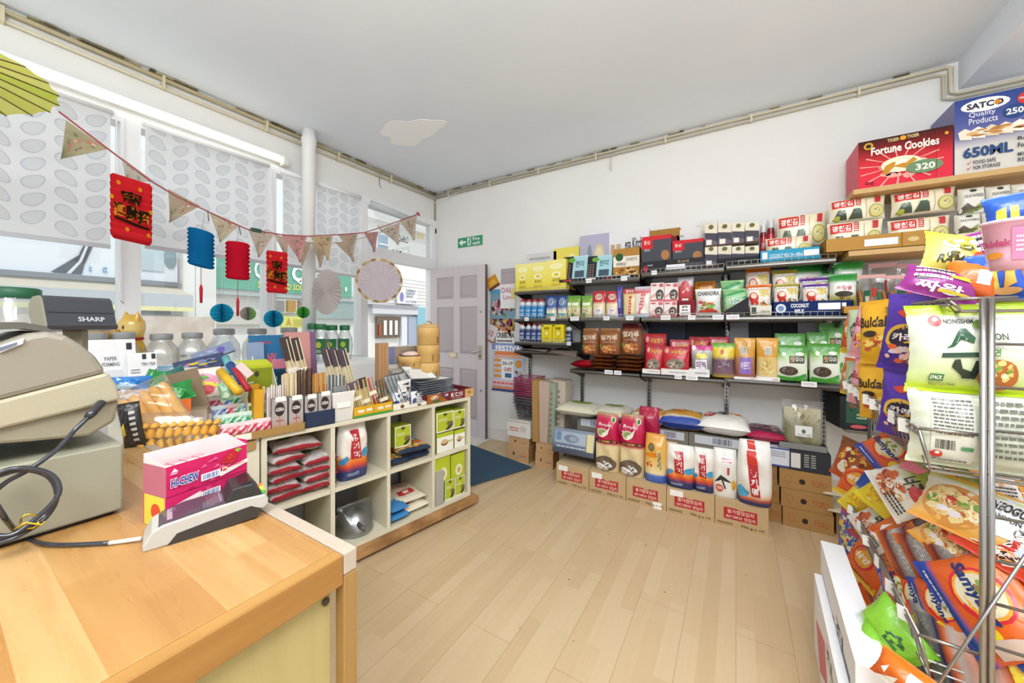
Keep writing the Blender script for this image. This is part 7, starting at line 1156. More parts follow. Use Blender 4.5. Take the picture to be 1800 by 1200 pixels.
# golden beckoning cat
def cat_(nm):
    r = bpy.data.objects.new(nm, None); COL.objects.link(r); g = 'd8a838'; m = MB()
    m.lathe([(.045, 0, g), (.062, .02, g), (.066, .06, g), (.055, .11, g), (.040, .135, g), (.048, .15, 'e0b858'), (.056, .175, 'e8c878'), (.052, .20, 'e0b858'), (.035, .222, g), (0, .228, g)], g, n=28, cap=False)
    for s in (-1, 1): m.lathe([(.020, 0), (.012, .02), (0, .036)], g, n=12, M=Matrix.Translation((s*.034, 0, .205)) @ Matrix.Rotation(s*.3, 4, 'Y'), cap=False)
    m.build('body', GLOSSY, r); m = MB(); m.tube([(.043*cos(t*.35), .043*sin(t*.35), .138) for t in range(18)], .006, 'b03a3a', n=6, closed=True); m.build('collar', CLOTH, r)
    m = MB(); m.tube([(-.05, -.02, .10), (-.075, -.03, .15), (-.078, -.035, .19)], [.018, .018, .022], g, n=12); m.build('raised_paw', GLOSSY, r)
    m = MB()
    for s in (-1, 1): m.lathe([(.007, 0), (0, .004)], '2a2420', n=10, M=Matrix.Translation((s*.02, -.053, .18)) @ Matrix.Rotation(pi/2, 4, 'X'), cap=False)
    m.lathe([(.005, 0), (0, .004)], 'c8605a', n=8, M=Matrix.Translation((0, -.056, .168)) @ Matrix.Rotation(pi/2, 4, 'X'), cap=False); m.build('face', GLOSSY, r); return r
P = onX(232, 552, -3.05); sput(Kind('lucky_cat', 'cat figurine', (.14, .13, .228), cat_), (P.x, P.y, LZ), radians(20), (.15, .14, P.z-LZ), 'golden beckoning cat figurine with red collar on the window ledge')
P = onX(180, 580, -3.08); m = MB(); m.box(-.12, -.03, 0, .10, .03, .27, 'c9962c'); tag(m.build('gold_box', GLOSSY, loc=(P.x, P.y, LZ), rot=(0, 0, pi/2)), 'golden yellow box beside the cat figurine on the window ledge', 'box')
# white note boards printed with small marks
def note(x0, x1, yt, yb, X, label, ops, tl):
    A = onX(x0, yb, X); B = onX(x1, yt, X); w_ = B.y-A.y; h_ = abs(onX((x0+x1)/2, yt, X).z-onX((x0+x1)/2, yb, X).z); m = MB(); m.box(0, 0, 0, .004, w_, h_, 'eeecec'); m.ink(lambda u, v, o: (.004+o, w_*u, h_*v), ops, 0, False); o = m.build('paper_notice', PAPER, loc=A, rot=(0, tl, 0)); tag(o, label, 'notice')
note(152, 240, 600, 668, -2.45, 'white paper with small print and black square marks, left one', [('t', 'PAPER', .35, .45, .6, .55, '6a6a6e', 2), ('t', 'FORMING', .3, .3, .65, .4, '6a6a6e', 2), ('r', .8, .72, .92, .9, '3a3a3e'), ('r', .3, .02, .7, .2, 'd8d8da')], -.15)
note(225, 277, 622, 668, -2.40, 'white paper with two black square marks, right one', [('r', .5, .75, .64, .95, '3a3a3e'), ('r', .82, .75, .96, .95, '3a3a3e'), ('t', 'TEH TEA', .45, .5, .95, .62, '6a6a6e', 2), ('w', .1, .2, .4, .4, '8a8a8e', 2)], -.2)

# ================================================================ THINGS ON THE NEAR CUPBOARD
def lput(k, px, py, s, size, rot, label, group=None):
    w_, t_, h_ = size; o = k.get(); R = Matrix.Rotation(radians(rot[2]), 4, 'Z') @ Matrix.Rotation(radians(rot[0]), 4, 'X') @ Matrix.Rotation(radians(rot[1]), 4, 'Y'); C = onS(px, py, s)-(R @ Vector((0, 0, h_/2)))
    o.matrix_world = Matrix.Translation(C) @ R @ Matrix.Diagonal((w_/k.size[0], t_/k.size[1], h_/k.size[2], 1)); tag(o, label, k.cat)
    if group: o['group'] = group
# prawn cake sticks in clear film
def cakes(nm):
    r = bpy.data.objects.new(nm, None); COL.objects.link(r); rr = random.Random(6)
    for i in range(9):
        m = MB(); x = -.125+i*.031; c = rr.choice(['f0b552', 'f4be62', 'e8a94a']); n = 9
        m.tube([(x+.01*sin(k), -.02+.0*k, .012+.105*k/n) for k in range(n+1)], [.008]+[.0155+.0012*(k % 2) for k in range(n-1)]+[.008], c, n=10); m.build('cake_stick', PAPER, r)
    m = MB(); bag(m, .31, .07, .15, 'stand', 'ffffff', [], 181, 0, 3); m.build('film', CLEAR, r); return r
ck2 = Kind('cake_bag', 'bag', (.31, .07, .13), cakes)
def cat2(nm):       # the tall leaning packet
    r = bpy.data.objects.new(nm, None); COL.objects.link(r)
    for i in range(5): m = MB(); x = -.06+i*.03; m.tube([(x, 0, .01+.2*k/12) for k in range(13)], [.008]+[.0155+.0012*(k % 2) for k in range(11)]+[.008], 'f2b858', n=10); m.build('cake_stick', PAPER, r)
    m = MB(); bag(m, .17, .07, .24, 'flat', 'ffffff', [], 183, 0, 2); m.build('film', CLEAR, r); return r
lput(ck2, 318, 765, 1.24, (.23, .06, .125), (0, 3, 62), 'clear bag of short golden cake sticks standing in front')
lput(Kind('cake_bag', 'bag', (.17, .07, .24), cat2), 272, 722, 1.30, (.16, .06, .22), (-12, -28, 60), 'clear bag of long golden cake sticks leaning behind the short ones')
lput(PT('black_packet', 'packet', .12, .05, .2, 'pillow', [(0, '2a2826'), (1, '3a3836')], [('w', .55, .15, .8, .85, 'e0ddd8', 6), ('p', [(.1, .3), (.3, .35), (.25, .6), (.1, .5)], 'd8c02c')], 185, 2), 232, 748, 1.16, (.055, .04, .15), (0, -8, 62), 'black and silver packet squeezed between the till and the cake sticks')
def crum(c, c2, sd): return PT('sweet_packet', 'packet', .1, .04, .1, 'pillow', [(0, c), (1, c)], [('p', [(.2, .2), (.5, .5), (.8, .3), (.6, .1)], c2), ('p', [(.2, .9), (.4, .6), (.3, .5)], c2)], sd, 3)
gk = crum('1f8a3c', '8ad890', 187); tk = crum('14605a', '9ad0c8', 188); bk3 = crum('2f7fc8', 'c8e0f0', 189)
lput(gk, 276, 672, 1.55, (.11, .06, .10), (-30, 20, 60), 'bright green sweet packet in the brown box'); lput(tk, 302, 668, 1.6, (.12, .06, .09), (-20, -30, 60), 'dark green sweet packet behind the bright one'); lput(gk, 308, 690, 1.48, (.12, .06, .09), (-40, -20, 60), 'green sweet packet lying at the front of the brown box'); lput(bk3, 227, 676, 1.45, (.13, .07, .07), (-30, 0, 60), 'blue sweet packet beside the patterned plate'); lput(crum('d8b8b0', 'f0e8e4', 190), 236, 697, 1.38, (.14, .06, .06), (-40, 0, 60), 'pinkish clear packet above the cake sticks')
lput(CT('brown_card', 'cardboard', .1, .006, .12, '8d7a62', mat=CARD), 330, 690, 1.55, (.11, .006, .19), (0, -14, 75), 'brown cardboard flap standing beside the green packets'); lput(CT('orange_card', 'card', .1, .004, .1, 'e8722a', top='e8722a'), 306, 725, 1.42, (.10, .004, .10), (-5, 0, 62), 'bright orange card behind the cake sticks')
lput(CT('brown_card', 'cardboard', .1, .1, .12, 'a5937a', mat=CARD), 322, 740, 1.52, (.16, .10, .10), (0, 0, 68), 'open brown box under the green sweet packets')
m = MB(); m.lathe([(.02, 0), (.05, .008), (.085, .03), (.088, .034), (.05, .016), (0, .008)], 'dfe4e2', n=36, cap=False)
for k in range(12): a = k*pi/6; m.lathe([(.008, 0), (0, .002)], '34444e', n=8, M=Matrix.Translation((.068*cos(a), .068*sin(a), .0235)) @ Matrix.Rotation(-.45, 4, Vector((-sin(a), cos(a), 0))) @ Matrix.Scale(2.2, 4, Vector((-sin(a), cos(a), 0))), cap=False)
m.tube([(.087*cos(k*.25), .087*sin(k*.25), .034) for k in range(25)], .003, '2c3c48', n=5, closed=True)
b_ = MB(); b_.box(-.11, -.10, 0, .11, .10, .19, 'd8d2c6'); tag(b_.build('plain_carton', CARD, loc=(-2.33, .54, .773), rot=(0, 0, FC.rz)), 'plain pale carton under the patterned plate and dark bowl', 'box')
P = onS(238, 656, 1.75); tag(m.build('patterned_plate', GLOSSY, loc=P-Vector((0, 0, .03)), rot=(radians(25), radians(25), 0)), 'white plate with blue grey leaf pattern behind the till', 'plate')
m = MB(); m.lathe([(.03, 0), (.09, .035), (.092, .04), (.0, .01)], '2f3a44', n=30, cap=False); P = onS(215, 645, 1.85); tag(m.build('dark_bowl', GLOSSY, loc=P-Vector((0, 0, .03)), rot=(radians(25), radians(15), 0)), 'dark bowl behind the patterned plate', 'bowl')
cd_ = [(365, 672, 1.62, (.10, .02, .13), (-12, -6, 62), 'kids mask packet with pink and rainbow print', PT('toy_packet', 'packet', .1, .02, .13, 'flat', 'd9c9bc', [('e', .5, .5, .38, .32, 'e08aa8'), ('p', [(.1, .6), (.9, .45), (.85, .3), (.1, .48)], 'e8d83a'), ('p', [(.2, .7), (.5, .75), (.6, .62), (.3, .6)], '6ab04a'), ('e', .45, .25, .3, .16, 'c8404a')], 191)),
 (397, 688, 1.6, (.05, .03, .08), (-12, -10, 62), 'pale green packet between the rainbow one and the yellow roll', crum('8ab08a', 'c8dcc0', 192)), (352, 640, 1.85, (.20, .02, .07), (-18, -14, 60), 'dark blue printed packet leaning at the back', CT('printed_card', 'packet', .2, .02, .07, '3f4864', [('f', .5, .5, .42, .36, ['7a84a8', 'c8b43a', '2a2c3c', 'a8709a'], 22, 3)])), (410, 615, 2.0, (.001, .001, .001), (0, 0, 0), None, None),
 (375, 620, 1.95, (.18, .02, .06), (-20, -24, 60), 'grey violet packet leaning behind the dark blue one', CT('printed_card', 'packet', .2, .02, .07, '8690aa', [('e', .7, .5, .1, .3, '6a5aa0'), ('f', .4, .5, .3, .36, ['a8b4c8', '6a7aa8', 'c8a0b0'], 14, 3)])), (300, 648, 1.9, (.14, .03, .03), (0, 0, 60), 'flat pale blue box at the back of the near cupboard', CT('pale_blue_box', 'box', .1, .02, .04, '8ac0dc', [('w', .1, .2, .8, .8, 'd8e8f0', 2)])),
 (325, 655, 1.8, (.10, .03, .05), (0, 0, 60), 'cream box beside the pale blue one', CT('cream_box', 'box', .1, .03, .05, 'd8cfc0'))]
for px, py, s, sz, rt, lab, k in cd_:
    if k: lput(k, px, py, s, sz, rt, lab)
for i, (p0, p1, s, r0, c, nm, lab) in enumerate([((387, 652), (420, 690), 1.62, .017, 'e0b01e', 'yellow_roll', 'yellow roll lying behind the striped sachets'), ((413, 648), (436, 685), 1.70, .013, 'c02436', 'red_roll', 'red roll between the yellow and the blue one'), ((404, 640), (428, 672), 1.80, .018, '1f4a8a', 'blue_roll', 'dark blue cylinder behind the red roll'), ((396, 628), (408, 655), 1.88, .017, '6fb8c0', 'teal_roll', 'pale teal roll at the back left of the blue cylinder')]):
    m = MB(); m.tube([onS(*p0, s+.02), onS(*p1, s-.04)], r0, c, n=16); tag(m.build(nm, PLASTIC), lab, 'roll')
lput(CT('tag_card', 'card', .03, .004, .08, 'd8c0bc'), 430, 650, 1.6, (.03, .004, .07), (-10, -40, 62), 'pale pink swing tag by the lime display box')

# ================================================================ COUNTER, TILL, SWEETS, CARD TERMINAL
CZ = .90
BW = plank_mat('beech_worktop', ['a5743d', 'b4864d', 'c8a06a'], .055, .36, .0002, .22, 'X', 'a87a42', .34)
ct = root('shop_counter', 'beech topped shop counter with cream side panel in the foreground', 'counter', (0, 0, 0))
m = MB(); m.box(-1.72, -1.2, CZ-.036, -.592, .376, CZ, 'd8ab6c'); m.build('worktop', BW, ct, bevel=.002)
m = MB(); m.box(-1.745, .377, CZ-.036, -.567, .402, CZ+.001, 'b7a795'); m.build('rear_edging', attr_mat('weathered_edge', .5, bump=.1, bscale=90, vary=.15), ct, bevel=.002)
m = MB(); m.box(-.591, -1.2, CZ-.05, -.567, .376, CZ, 'b5813f'); m.build('front_edging', plank_mat('edge_strip_wood', ['8f6029', 'a37438', 'b08346'], .03, .5, .0002, .4, 'Y', '8a5c26'), ct, bevel=.0015)
m = MB(); m.box(-.591, .377, 0, -.567, .402, CZ-.037, 'b5813f'); m.build('corner_post', plank_mat('post_wood', ['96713e', 'a8814a', 'b08a52'], .02, .9, .0002, .5, 'Z', '7a5a30'), ct, bevel=.0015)
m = MB(); m.box(-.610, -1.2, .02, -.590, .366, CZ-.056, 'd8c383'); m.build('side_panel', plank_mat('cream_birch', ['a6955c', 'b0a069', 'b8aa76'], .5, 2, .0, .5, 'Z', 'c0aa68'), ct)
m = MB(); m.box(-1.7, .34, .02, -.60, .37, CZ-.037, 'cdb677'); m.build('back_panel', PLASTIC, ct)
P = onX(572, 1057, -.588); m = MB(); m.lathe([(.006, 0), (.006, .003), (.003, .003), (0, .002)], '4a3420', n=12, M=Matrix.Translation(P) @ Matrix.Rotation(pi/2, 4, 'Y'), cap=False); m.build('cam_hole', PLASTIC, ct)
# till: drawer box, sloping body, display head, cable
XT = -1.085; TQ = lambda x, y: (lambda p: (p.y, p.z))(onX(x, y, XT))
tl = root('cash_till', 'large beige electronic cash till on the left of the counter', 'cash register', (0, 0, 0)); bg = 'cfc8b0'
m = MB(); a = TQ(217, 779); m.box(XT-.42, -.24, CZ+.008, XT, a[0], a[1], '97947f'); m.box(XT-.41, -.23, CZ, XT-.01, a[0]-.01, CZ+.008, '2a2826'); m.build('cash_drawer', PLASTIC, tl, bevel=.006)
pts = [(213, 703), (206, 735), (170, 775), (100, 790), (-260, 860), (-260, 760), (0, 728), (140, 712)]
m = MB(); lo = [TQ(*p) for p in [(213, 704), (205, 742), (160, 768), (60, 778), (0, 783)]]+[(-.22, 1.03), (-.22, 1.13)]; m.prism(lo, XT-.38, XT-.012, 'X', '928b74'); m.build('lower_body', PLASTIC, tl, bevel=.006)
up = [TQ(*p) for p in [(213, 702), (205, 675), (192, 655)]]+[(TQ(0, 704))[0:2]]+[(-.22, 1.10), (-.22, 1.0), (TQ(0, 760)[0], TQ(0, 757)[1])]
m = MB(); up = [TQ(213, 702), TQ(205, 675), TQ(190, 655), TQ(0, 704), (-.22, TQ(0, 704)[1]-.045), (-.22, TQ(0, 754)[1]-.045), TQ(0, 754)]; m.prism(up[::-1], XT-.39, XT, 'X', 'a8a187'); m.build('front_band', PLASTIC, tl, bevel=.005)
hp = [TQ(190, 655), TQ(170, 627), TQ(145, 606), TQ(118, 590), TQ(85, 583), TQ(55, 586), TQ(0, 605), (-.22, TQ(0, 605)[1]-.05), (-.22, TQ(0, 704)[1]-.044), TQ(0, 704)]
m = MB(); m.prism([(y, z-.0008) if i in (0, 8, 9) else (y, z) for i, (y, z) in enumerate(hp)][::-1], XT-.388, XT-.004, 'X', '8e8777'); m.build('upper_body', PLASTIC, tl, bevel=.010)
m = MB(); k1, k2, k3 = TQ(66, 590), TQ(0, 619), TQ(0, 629); m.prism([TQ(42, 594), TQ(0, 607), TQ(0, 620), TQ(40, 604)][::-1], XT-.006, XT+.001, 'X', 'd9dbe0'); m.prism([TQ(30, 601), TQ(0, 610), TQ(0, 617), TQ(29, 606)][::-1], XT-.004, XT+.003, 'X', '6a7080'); m.build('key_panel_edge', GLOSSY, tl)
m = MB(); cv = [TQ(112, 585), TQ(85, 572), TQ(50, 566), TQ(0, 566), (-.22, TQ(0, 566)[1]), (-.22, TQ(0, 580)[1]), TQ(0, 580), TQ(50, 578), TQ(85, 582)]; m.prism(cv[::-1], XT-.35, XT-.06, 'X', '5a5448'); m.build('printer_cover', GLOSSY, tl)
m = MB(); P = onS(133, 600, 1.05); m.lathe([(.026, CZ+.1), (.026, 1.31)], '8d8870', n=4, M=Matrix.Translation((P.x, P.y, 0)) @ Matrix.Rotation(.3, 4, 'Z'), smooth=False); m.build('display_pole', PLASTIC, tl)
Pd = onS(137, 553, 1.03); hd = MB(); hw, prf = .068, [(-.025, -.030), (-.028, -.022), (-.006, .030), (.004, .036), (.030, .034), (.045, .020), (.045, .0), (.025, -.028), (.005, -.034)]
Mh = Matrix.Translation(Pd) @ Matrix.Rotation(radians(104), 4, 'Z') @ Matrix.Diagonal((1, 1.1, 1.4, 1)); hd.prism(prf, -hw, hw, 'X', '3a3c42', 0, Mh)
hd.ink(lambda u, v, o: Mh @ Vector((-hw+2*hw*u, -.028+.022*v-.0016-o, -.022+.052*v)), [('t', 'SHARP', .42, .16, .82, .34, 'b9bcc2', 3), ('r', .02, .50, .98, .52, '23242a')], 0, False); hd.build('customer_display', GLOSSY, tl)
cp = MB(); cp.prism([(y*.98, z*.98) for y, z in prf], -hw-.004, -hw, 'X', '8f8a74', 0, Mh); cp.build('display_end_cap', PLASTIC, tl)
def cable(pts, r, c, n=8):
    P = [Vector(p) for p in pts]; out = []
    for i in range(len(P)-1):
        a, b, c_, d = P[max(0, i-1)], P[i], P[i+1], P[min(len(P)-1, i+2)]
        for k in range(6): t = k/6; out.append(.5*((2*b)+(c_-a)*t+(2*a-5*b+4*c_-d)*t*t+(3*b-a-3*c_+d)*t**3))
    out.append(P[-1]); mm = MB(); mm.tube(out, r, c, n=n); return mm
XC = XT+.035
cb = cable([onX(178, 708, XT+.01), onX(165, 724, XT+.02), onX(135, 752, XC), onX(100, 790, XC), onX(50, 826, XC), onX(10, 848, XC), onX(-20, 880, XC), onX(-25, 930, XC+.01), onX(20, 940, XC+.03), onX(70, 905, XC+.03), onX(103, 868, XC+.03), onX(95, 838, XC+.02), onX(60, 824, XC+.02), onX(10, 826, XC+.02), onX(-20, 850, XC+.02), onX(5, 905, XC+.03)]+[onZ(40, 942, CZ+.006), onZ(90, 957, CZ+.005), onZ(192, 954, CZ+.005)], .0038, '33353c')
cb.lathe([(.007, 0), (.0078, .006), (.007, .012), (.0078, .018), (.007, .024), (.0078, .030), (.006, .040)], '2c2d33', n=14, M=Matrix.Translation(onX(179, 707, XT+.004)) @ Vector((onX(150, 738, XC)-onX(179, 707, XT+.004))).to_track_quat('Z', 'Y').to_matrix().to_4x4())
o = tag(cb.build('till_cable', GLOSSY), 'coiled thick dark cable hanging from the till onto the counter', 'cable')
for k, off in enumerate((.008, .016)):
    c2 = cable([onX(-20, 842-6*k, XC+off), onX(40, 826-4*k, XC+off), onX(86, 838-4*k, XC+off), onX(100, 872, XC+off), onX(80, 905+5*k, XC+off), onX(30, 938+5*k, XC+off*2), onX(-25, 960, XC+off*2)], .0036, '2f3138'); c2.build('cable_loop', GLOSSY, o)
ty = MB(); ty.tube([onX(52+16*cos(t), 916+13*sin(t), XC+.03) for t in [k*.6 for k in range(11)]], .0016, 'c9a82c', n=5); ty.tube([onX(25, 930, XC+.04), onX(45, 918, XC+.042), onX(72, 922, XC+.042), onX(80, 916, XC+.044)], .0016, 'd4b23a', n=5); ty.build('gold_tie', METAL, o)['label'] = 'gold wire tie'
wr = MB(); wr.tube([onZ(192, 954, CZ+.005), onZ(215, 951, CZ+.005), onZ(248, 946, CZ+.008)], .0035, 'e6dfcc', n=8); tag(wr.build('white_lead', PLASTIC), 'short white lead joining the dark cable to the card terminal', 'cable')
# sweet cartons
def chew(open_, flip):
    def mk(nm):
        L, D, Hh = .20, .075, .058; m = MB(); x, y = L/2, D/2; pk_, rd = 'c81f5c', 'd23a70'
        S = (lambda u, v, o: (-x+L*(1-u), -y-o, Hh*(1-v))) if flip else (lambda u, v, o: (-x+L*u, -y-o, Hh*v))
        rr = random.Random(3)
        ops = [('p', [(a, b), (a+.05, b+.12), (a+.09, b+.02)], rr.choice(['dd4a80', 'e0608e', 'b81850'])) for a, b in [(rr.uniform(.02, .7), rr.uniform(.02, .85)) for _ in range(16)]]
        ops += [('p', [(.0, .0), (.0, .03), (1, .52), (1, .30), (.6, .06), (.45, .0)], 'f0dcd6') if 0 else ('p', [(.62, .12), (1, .34), (1, .48), (.62, .30)], 'f2e2dc'), ('p', [(.02, .28), (.06, .62), (.34, .70), (.36, .32)], 'c81f5c'), ('t', 'HI-CHEW', .04, .28, .36, .60, 'f4f2f4', 9), ('t', 'HI-CHEW', .045, .30, .355, .58, '27448c', 4), ('r', .38, .18, .62, .42, 'f4f2f2'), ('b', .40, .21, .60, .39, '3f5a9a'),
            ('p', [(.62, .58), (.66, .78), (.75, .92), (.84, .90), (.87, .76), (.84, .60), (.78, .46)], 'b8242c'), ('f', .75, .70, .09, .18, ['c83038', 'a81c28', 'd84a4c'], 16, 3), ('p', [(.80, .96), (.86, .82), (.88, .9), (.92, .86), (.88, .98)], '8ab83a'), ('r', .64, .30, .71, .42, 'f0e0c0'), ('r', .65, .30, .695, .38, 'c8503a'), ('t', 'STRAWBERRY', .70, .36, .95, .43, 'c84a4a', 1), ('p', [(.04, .80), (.12, .80), (.08, .92)], 'e8e4ec'), ('w', .04, .72, .12, .78, 'e8e0e8', 1)]
        if open_:
            t = .0015; m.box(-x, -y, 0, x, y, t, pk_); m.box(-x, -y, 0, x, -y+t, Hh, pk_); m.box(-x, y-t, 0, x, y, Hh+.018, 'e2d8d4')
            for s in (-x, x-t): m.prism([(-y, 0), (y, 0), (y, Hh+.018), (-y, Hh)], s, s+t, 'X', 'e2d6d4')
            m.box(-x-.0005, -y, 0, -x, y, Hh, 'b86a7a'); m.box(x, -y, 0, x+.0006, y, Hh+.01, pk_)
        else: carton(m, L, D, Hh, pk_, rd, rd); m.box(-x-.0006, -y+.004, 0, -x, y-.004, Hh, 'e0d04a'); m.lathe([(.016, 0), (0, .001)], 'd8502c', n=16, M=Matrix.Translation((-x-.0007, -.005, .028)) @ Matrix.Rotation(-pi/2, 4, 'Y'), cap=False)
        m.ink(S, ops, 0, False, base=.0003, step=.00012); o = m.build(nm, PAPER)
        if open_:
            for i in range(4): q = MB(); q.box(-x+.012+i*.03, -y+.008, .002, -x+.036+i*.03, y-.008, .048, 'd8949a'); q.ink(lambda u, v, oo: (-x+.012+i*.03+.024*u, -y+.008+(D-.016)*v, .048+oo), [('r', 0, .42, 1, .56, 'f0e0d8'), ('w', .1, .1, .9, .4, 'b84a50', 3)], 0, False); q.build('sweet_pack', PAPER, o)
        return o
    return mk
A = onZ(295, 930, CZ); B = onZ(432, 872, CZ); yaw = atan2(B.y-A.y, B.x-A.x); Lr = (B-A).length*1.04; M0 = (A+B)/2+Vector((-sin(yaw)*.0, 0, 0)); nrm = Vector((sin(yaw), -cos(yaw), 0)); Cc = M0-nrm*.0375; hh = (onP(295, 822, A, nrm).z-CZ)/2
sput(Kind('sweet_carton', 'sweet box', (.20, .075, .058), chew(False, True)), (Cc.x, Cc.y, CZ), yaw, (Lr, .075, hh), 'closed pink sweets carton lying upside down on the counter')
sput(Kind('sweet_carton', 'sweet box', (.20, .075, .058), chew(True, False)), (Cc.x, Cc.y, CZ+hh+.0005), yaw, (Lr, .075, hh), 'open pink strawberry sweets carton stacked on the upside down one')
# card terminal
T0 = onZ(250, 972, CZ); T1 = onZ(472, 905, CZ); yw = atan2(T1.y-T0.y, T1.x-T0.x); Lt = (T1-T0).length; tm = root('card_terminal', 'silver and black card payment terminal lying on the counter', 'card terminal', (T0.x, T0.y, CZ), yw)
Wt = .075; sc_ = Lt/.20; X_ = lambda f: f*.20*sc_
body = [(0, .0), (0, .014), (.06, .040), (.14, .049), (.45, .057), (.75, .061), (.97, .058), (1, .045), (1, .030), (.95, .022), (.85, .030), (.5, .024), (.30, .018), (.2, 0)]
m = MB(); m.prism([(X_(a), b) for a, b in body], 0, Wt, 'Y', 'b5b2a9'); m.build('silver_body', PLASTIC, tm, bevel=.003)
m = MB(); m.prism([(X_(a), b) for a, b in [(.17, 0), (.24, .022), (.5, .030), (.84, .038), (.93, .024), (.9, .006), (.5, 0)]], -.0015, Wt+.0015, 'Y', '33312f'); m.build('black_base', PLASTIC, tm)
m = MB(); m.prism([(X_(a), b) for a, b in [(.07, .040), (.14, .050), (.30, .060), (.62, .064), (.62, .054), (.14, .046)]], .004, Wt-.004, 'Y', '4a4450')
m.ink(lambda u, v, o: (X_(.16+.44*u), .006+.063*v, (.0515+.0125*u)+.001+o), [('r', .02, .08, .98, .92, 'a89aa8'), ('r', .7, .1, .96, .9, '6a4a54'), ('w', .05, .6, .6, .9, '7f7488', 2)], 0, False, base=.0004); m.build('screen', GLOSSY, tm)
m = MB(); m.prism([(X_(a), b) for a, b in [(.60, .058), (.68, .092), (.86, .094), (.95, .060)]], .003, Wt-.003, 'Y', '2c2b2b'); m.build('card_shroud', PLASTIC, tm, bevel=.003)
m = MB(); m.prism([(X_(a), b) for a, b in [(.67, .0), (.68, .088), (.84, .1), (.87, .092), (.87, .05), (.67, .05)]][1:], .012, Wt-.001, 'Y', '20222c'); m.build('card_slot', GLOSSY, tm)
m = MB()
for i, c in enumerate(['4aa84a', 'b8d03a', 'e8d03a', 'e8803a']): m.box(X_(.935), .006+i*.014, .0595-.0, X_(.985), .018+i*.014, .0625, c)
m.build('colour_keys', GLOSSY, tm); tm.scale = (1, 1, .76)

# ================================================================ HANGING DECORATIONS
XBt = -2.75
def pB(x, y, X=XBt): return onX(x, y, X)
st = root('bunting', 'floral fabric triangle bunting strung from the parasol across the window', 'bunting')
sp = [(103, 196), (190, 262), (210, 277), (265, 318), (310, 345), (345, 362), (370, 374), (435, 403), (500, 413), (540, 415), (600, 412), (640, 409), (680, 396), (735, 376)]
m = MB(); m.tube([pB(*p) for p in sp], .0045, 'a8545c', n=5); m.build('ribbon', CLOTH, st)
flg = [((116, 211), (189, 262), (107, 280), 'a59c7c'), ((213, 276), (270, 318), (222, 323), 'b5b2a4'), ((296, 332), (352, 362), (298, 391), 'a59880'), ((368, 373), (421, 396), (387, 426), 'b0a890'), ((436, 402), (482, 412), (455, 452), 'b0a596'), ((495, 413), (539, 416), (528, 461), 'b98a84'), ((546, 416), (585, 414), (577, 458), 'b3a07c'), ((595, 413), (629, 411), (619, 450), 'ab9a88'), ((640, 409), (665, 407), (658, 443), 'a8807c'), ((668, 404), (703, 390), (700, 430), 'b5ab9c'), ((702, 389), (733, 378), (728, 422), 'b8ad9c')]
rr = random.Random(9)
def flag(a, b, c, col, par, X, floral=True):
    A, B, C = pB(*a, X), pB(*b, X), pB(*c, X); m = MB(); bow = .012
    def S(u, v, o=0):
        P = A.lerp(B, u).lerp(C, v); return (P.x+o+bow*sin(u*5+v*3)*v, P.y, P.z)
    m.grid(lambda u, v: S(u, v), 8, 8, col); m.grid(lambda u, v: S(u, v, -.002), 8, 8, col, flip=True)
    if floral: m.ink(S, [('e', rr.uniform(.15, .85), rr.uniform(.05, .7), rr.uniform(.03, .07), rr.uniform(.02, .05), rr.choice(['c87a70', 'b85a58', '7a8a6a', '8a6a60', 'd8b0a0'])) for _ in range(16)], 0, True, base=.0015, step=.0001)
    m.build('pennant', CLOTH, par)
for a, b, c, col in flg: flag(a, b, c, col, st, XBt)
st2 = root('bunting', 'plain beige second string of bunting hanging behind the floral one', 'bunting'); m = MB(); X2 = -2.95
m.tube([pB(455, 407)]+[pB(x, y, X2) for x, y in [(470, 404), (500, 420), (560, 428), (610, 425), (660, 412), (712, 392)]]+[pB(735, 376)], .003, 'b8a898', n=5); m.build('cord', CLOTH, st2)
for a, b, c in [((480, 409), (508, 420), (503, 456)), ((526, 424), (548, 427), (531, 466)), ((548, 427), (575, 428), (563, 470)), ((590, 427), (618, 423), (622, 460))]: flag(a, b, c, 'c3b09a', st2, X2, False)
m = MB(); E = pB(735, 376); m.tube([E, onY(762, 357, 3.3), onY(812, 336, 3.41)], .004, 'e6dcd8', n=5); m.tube([E+Vector((0, .02*sin(k), .015*cos(k*1.3))) for k in range(9)], .006, 'c83a5c', n=5); tag(m.build('tie_ribbon', CLOTH), 'white and pink ribbon tying the bunting to the back wall', 'ribbon')
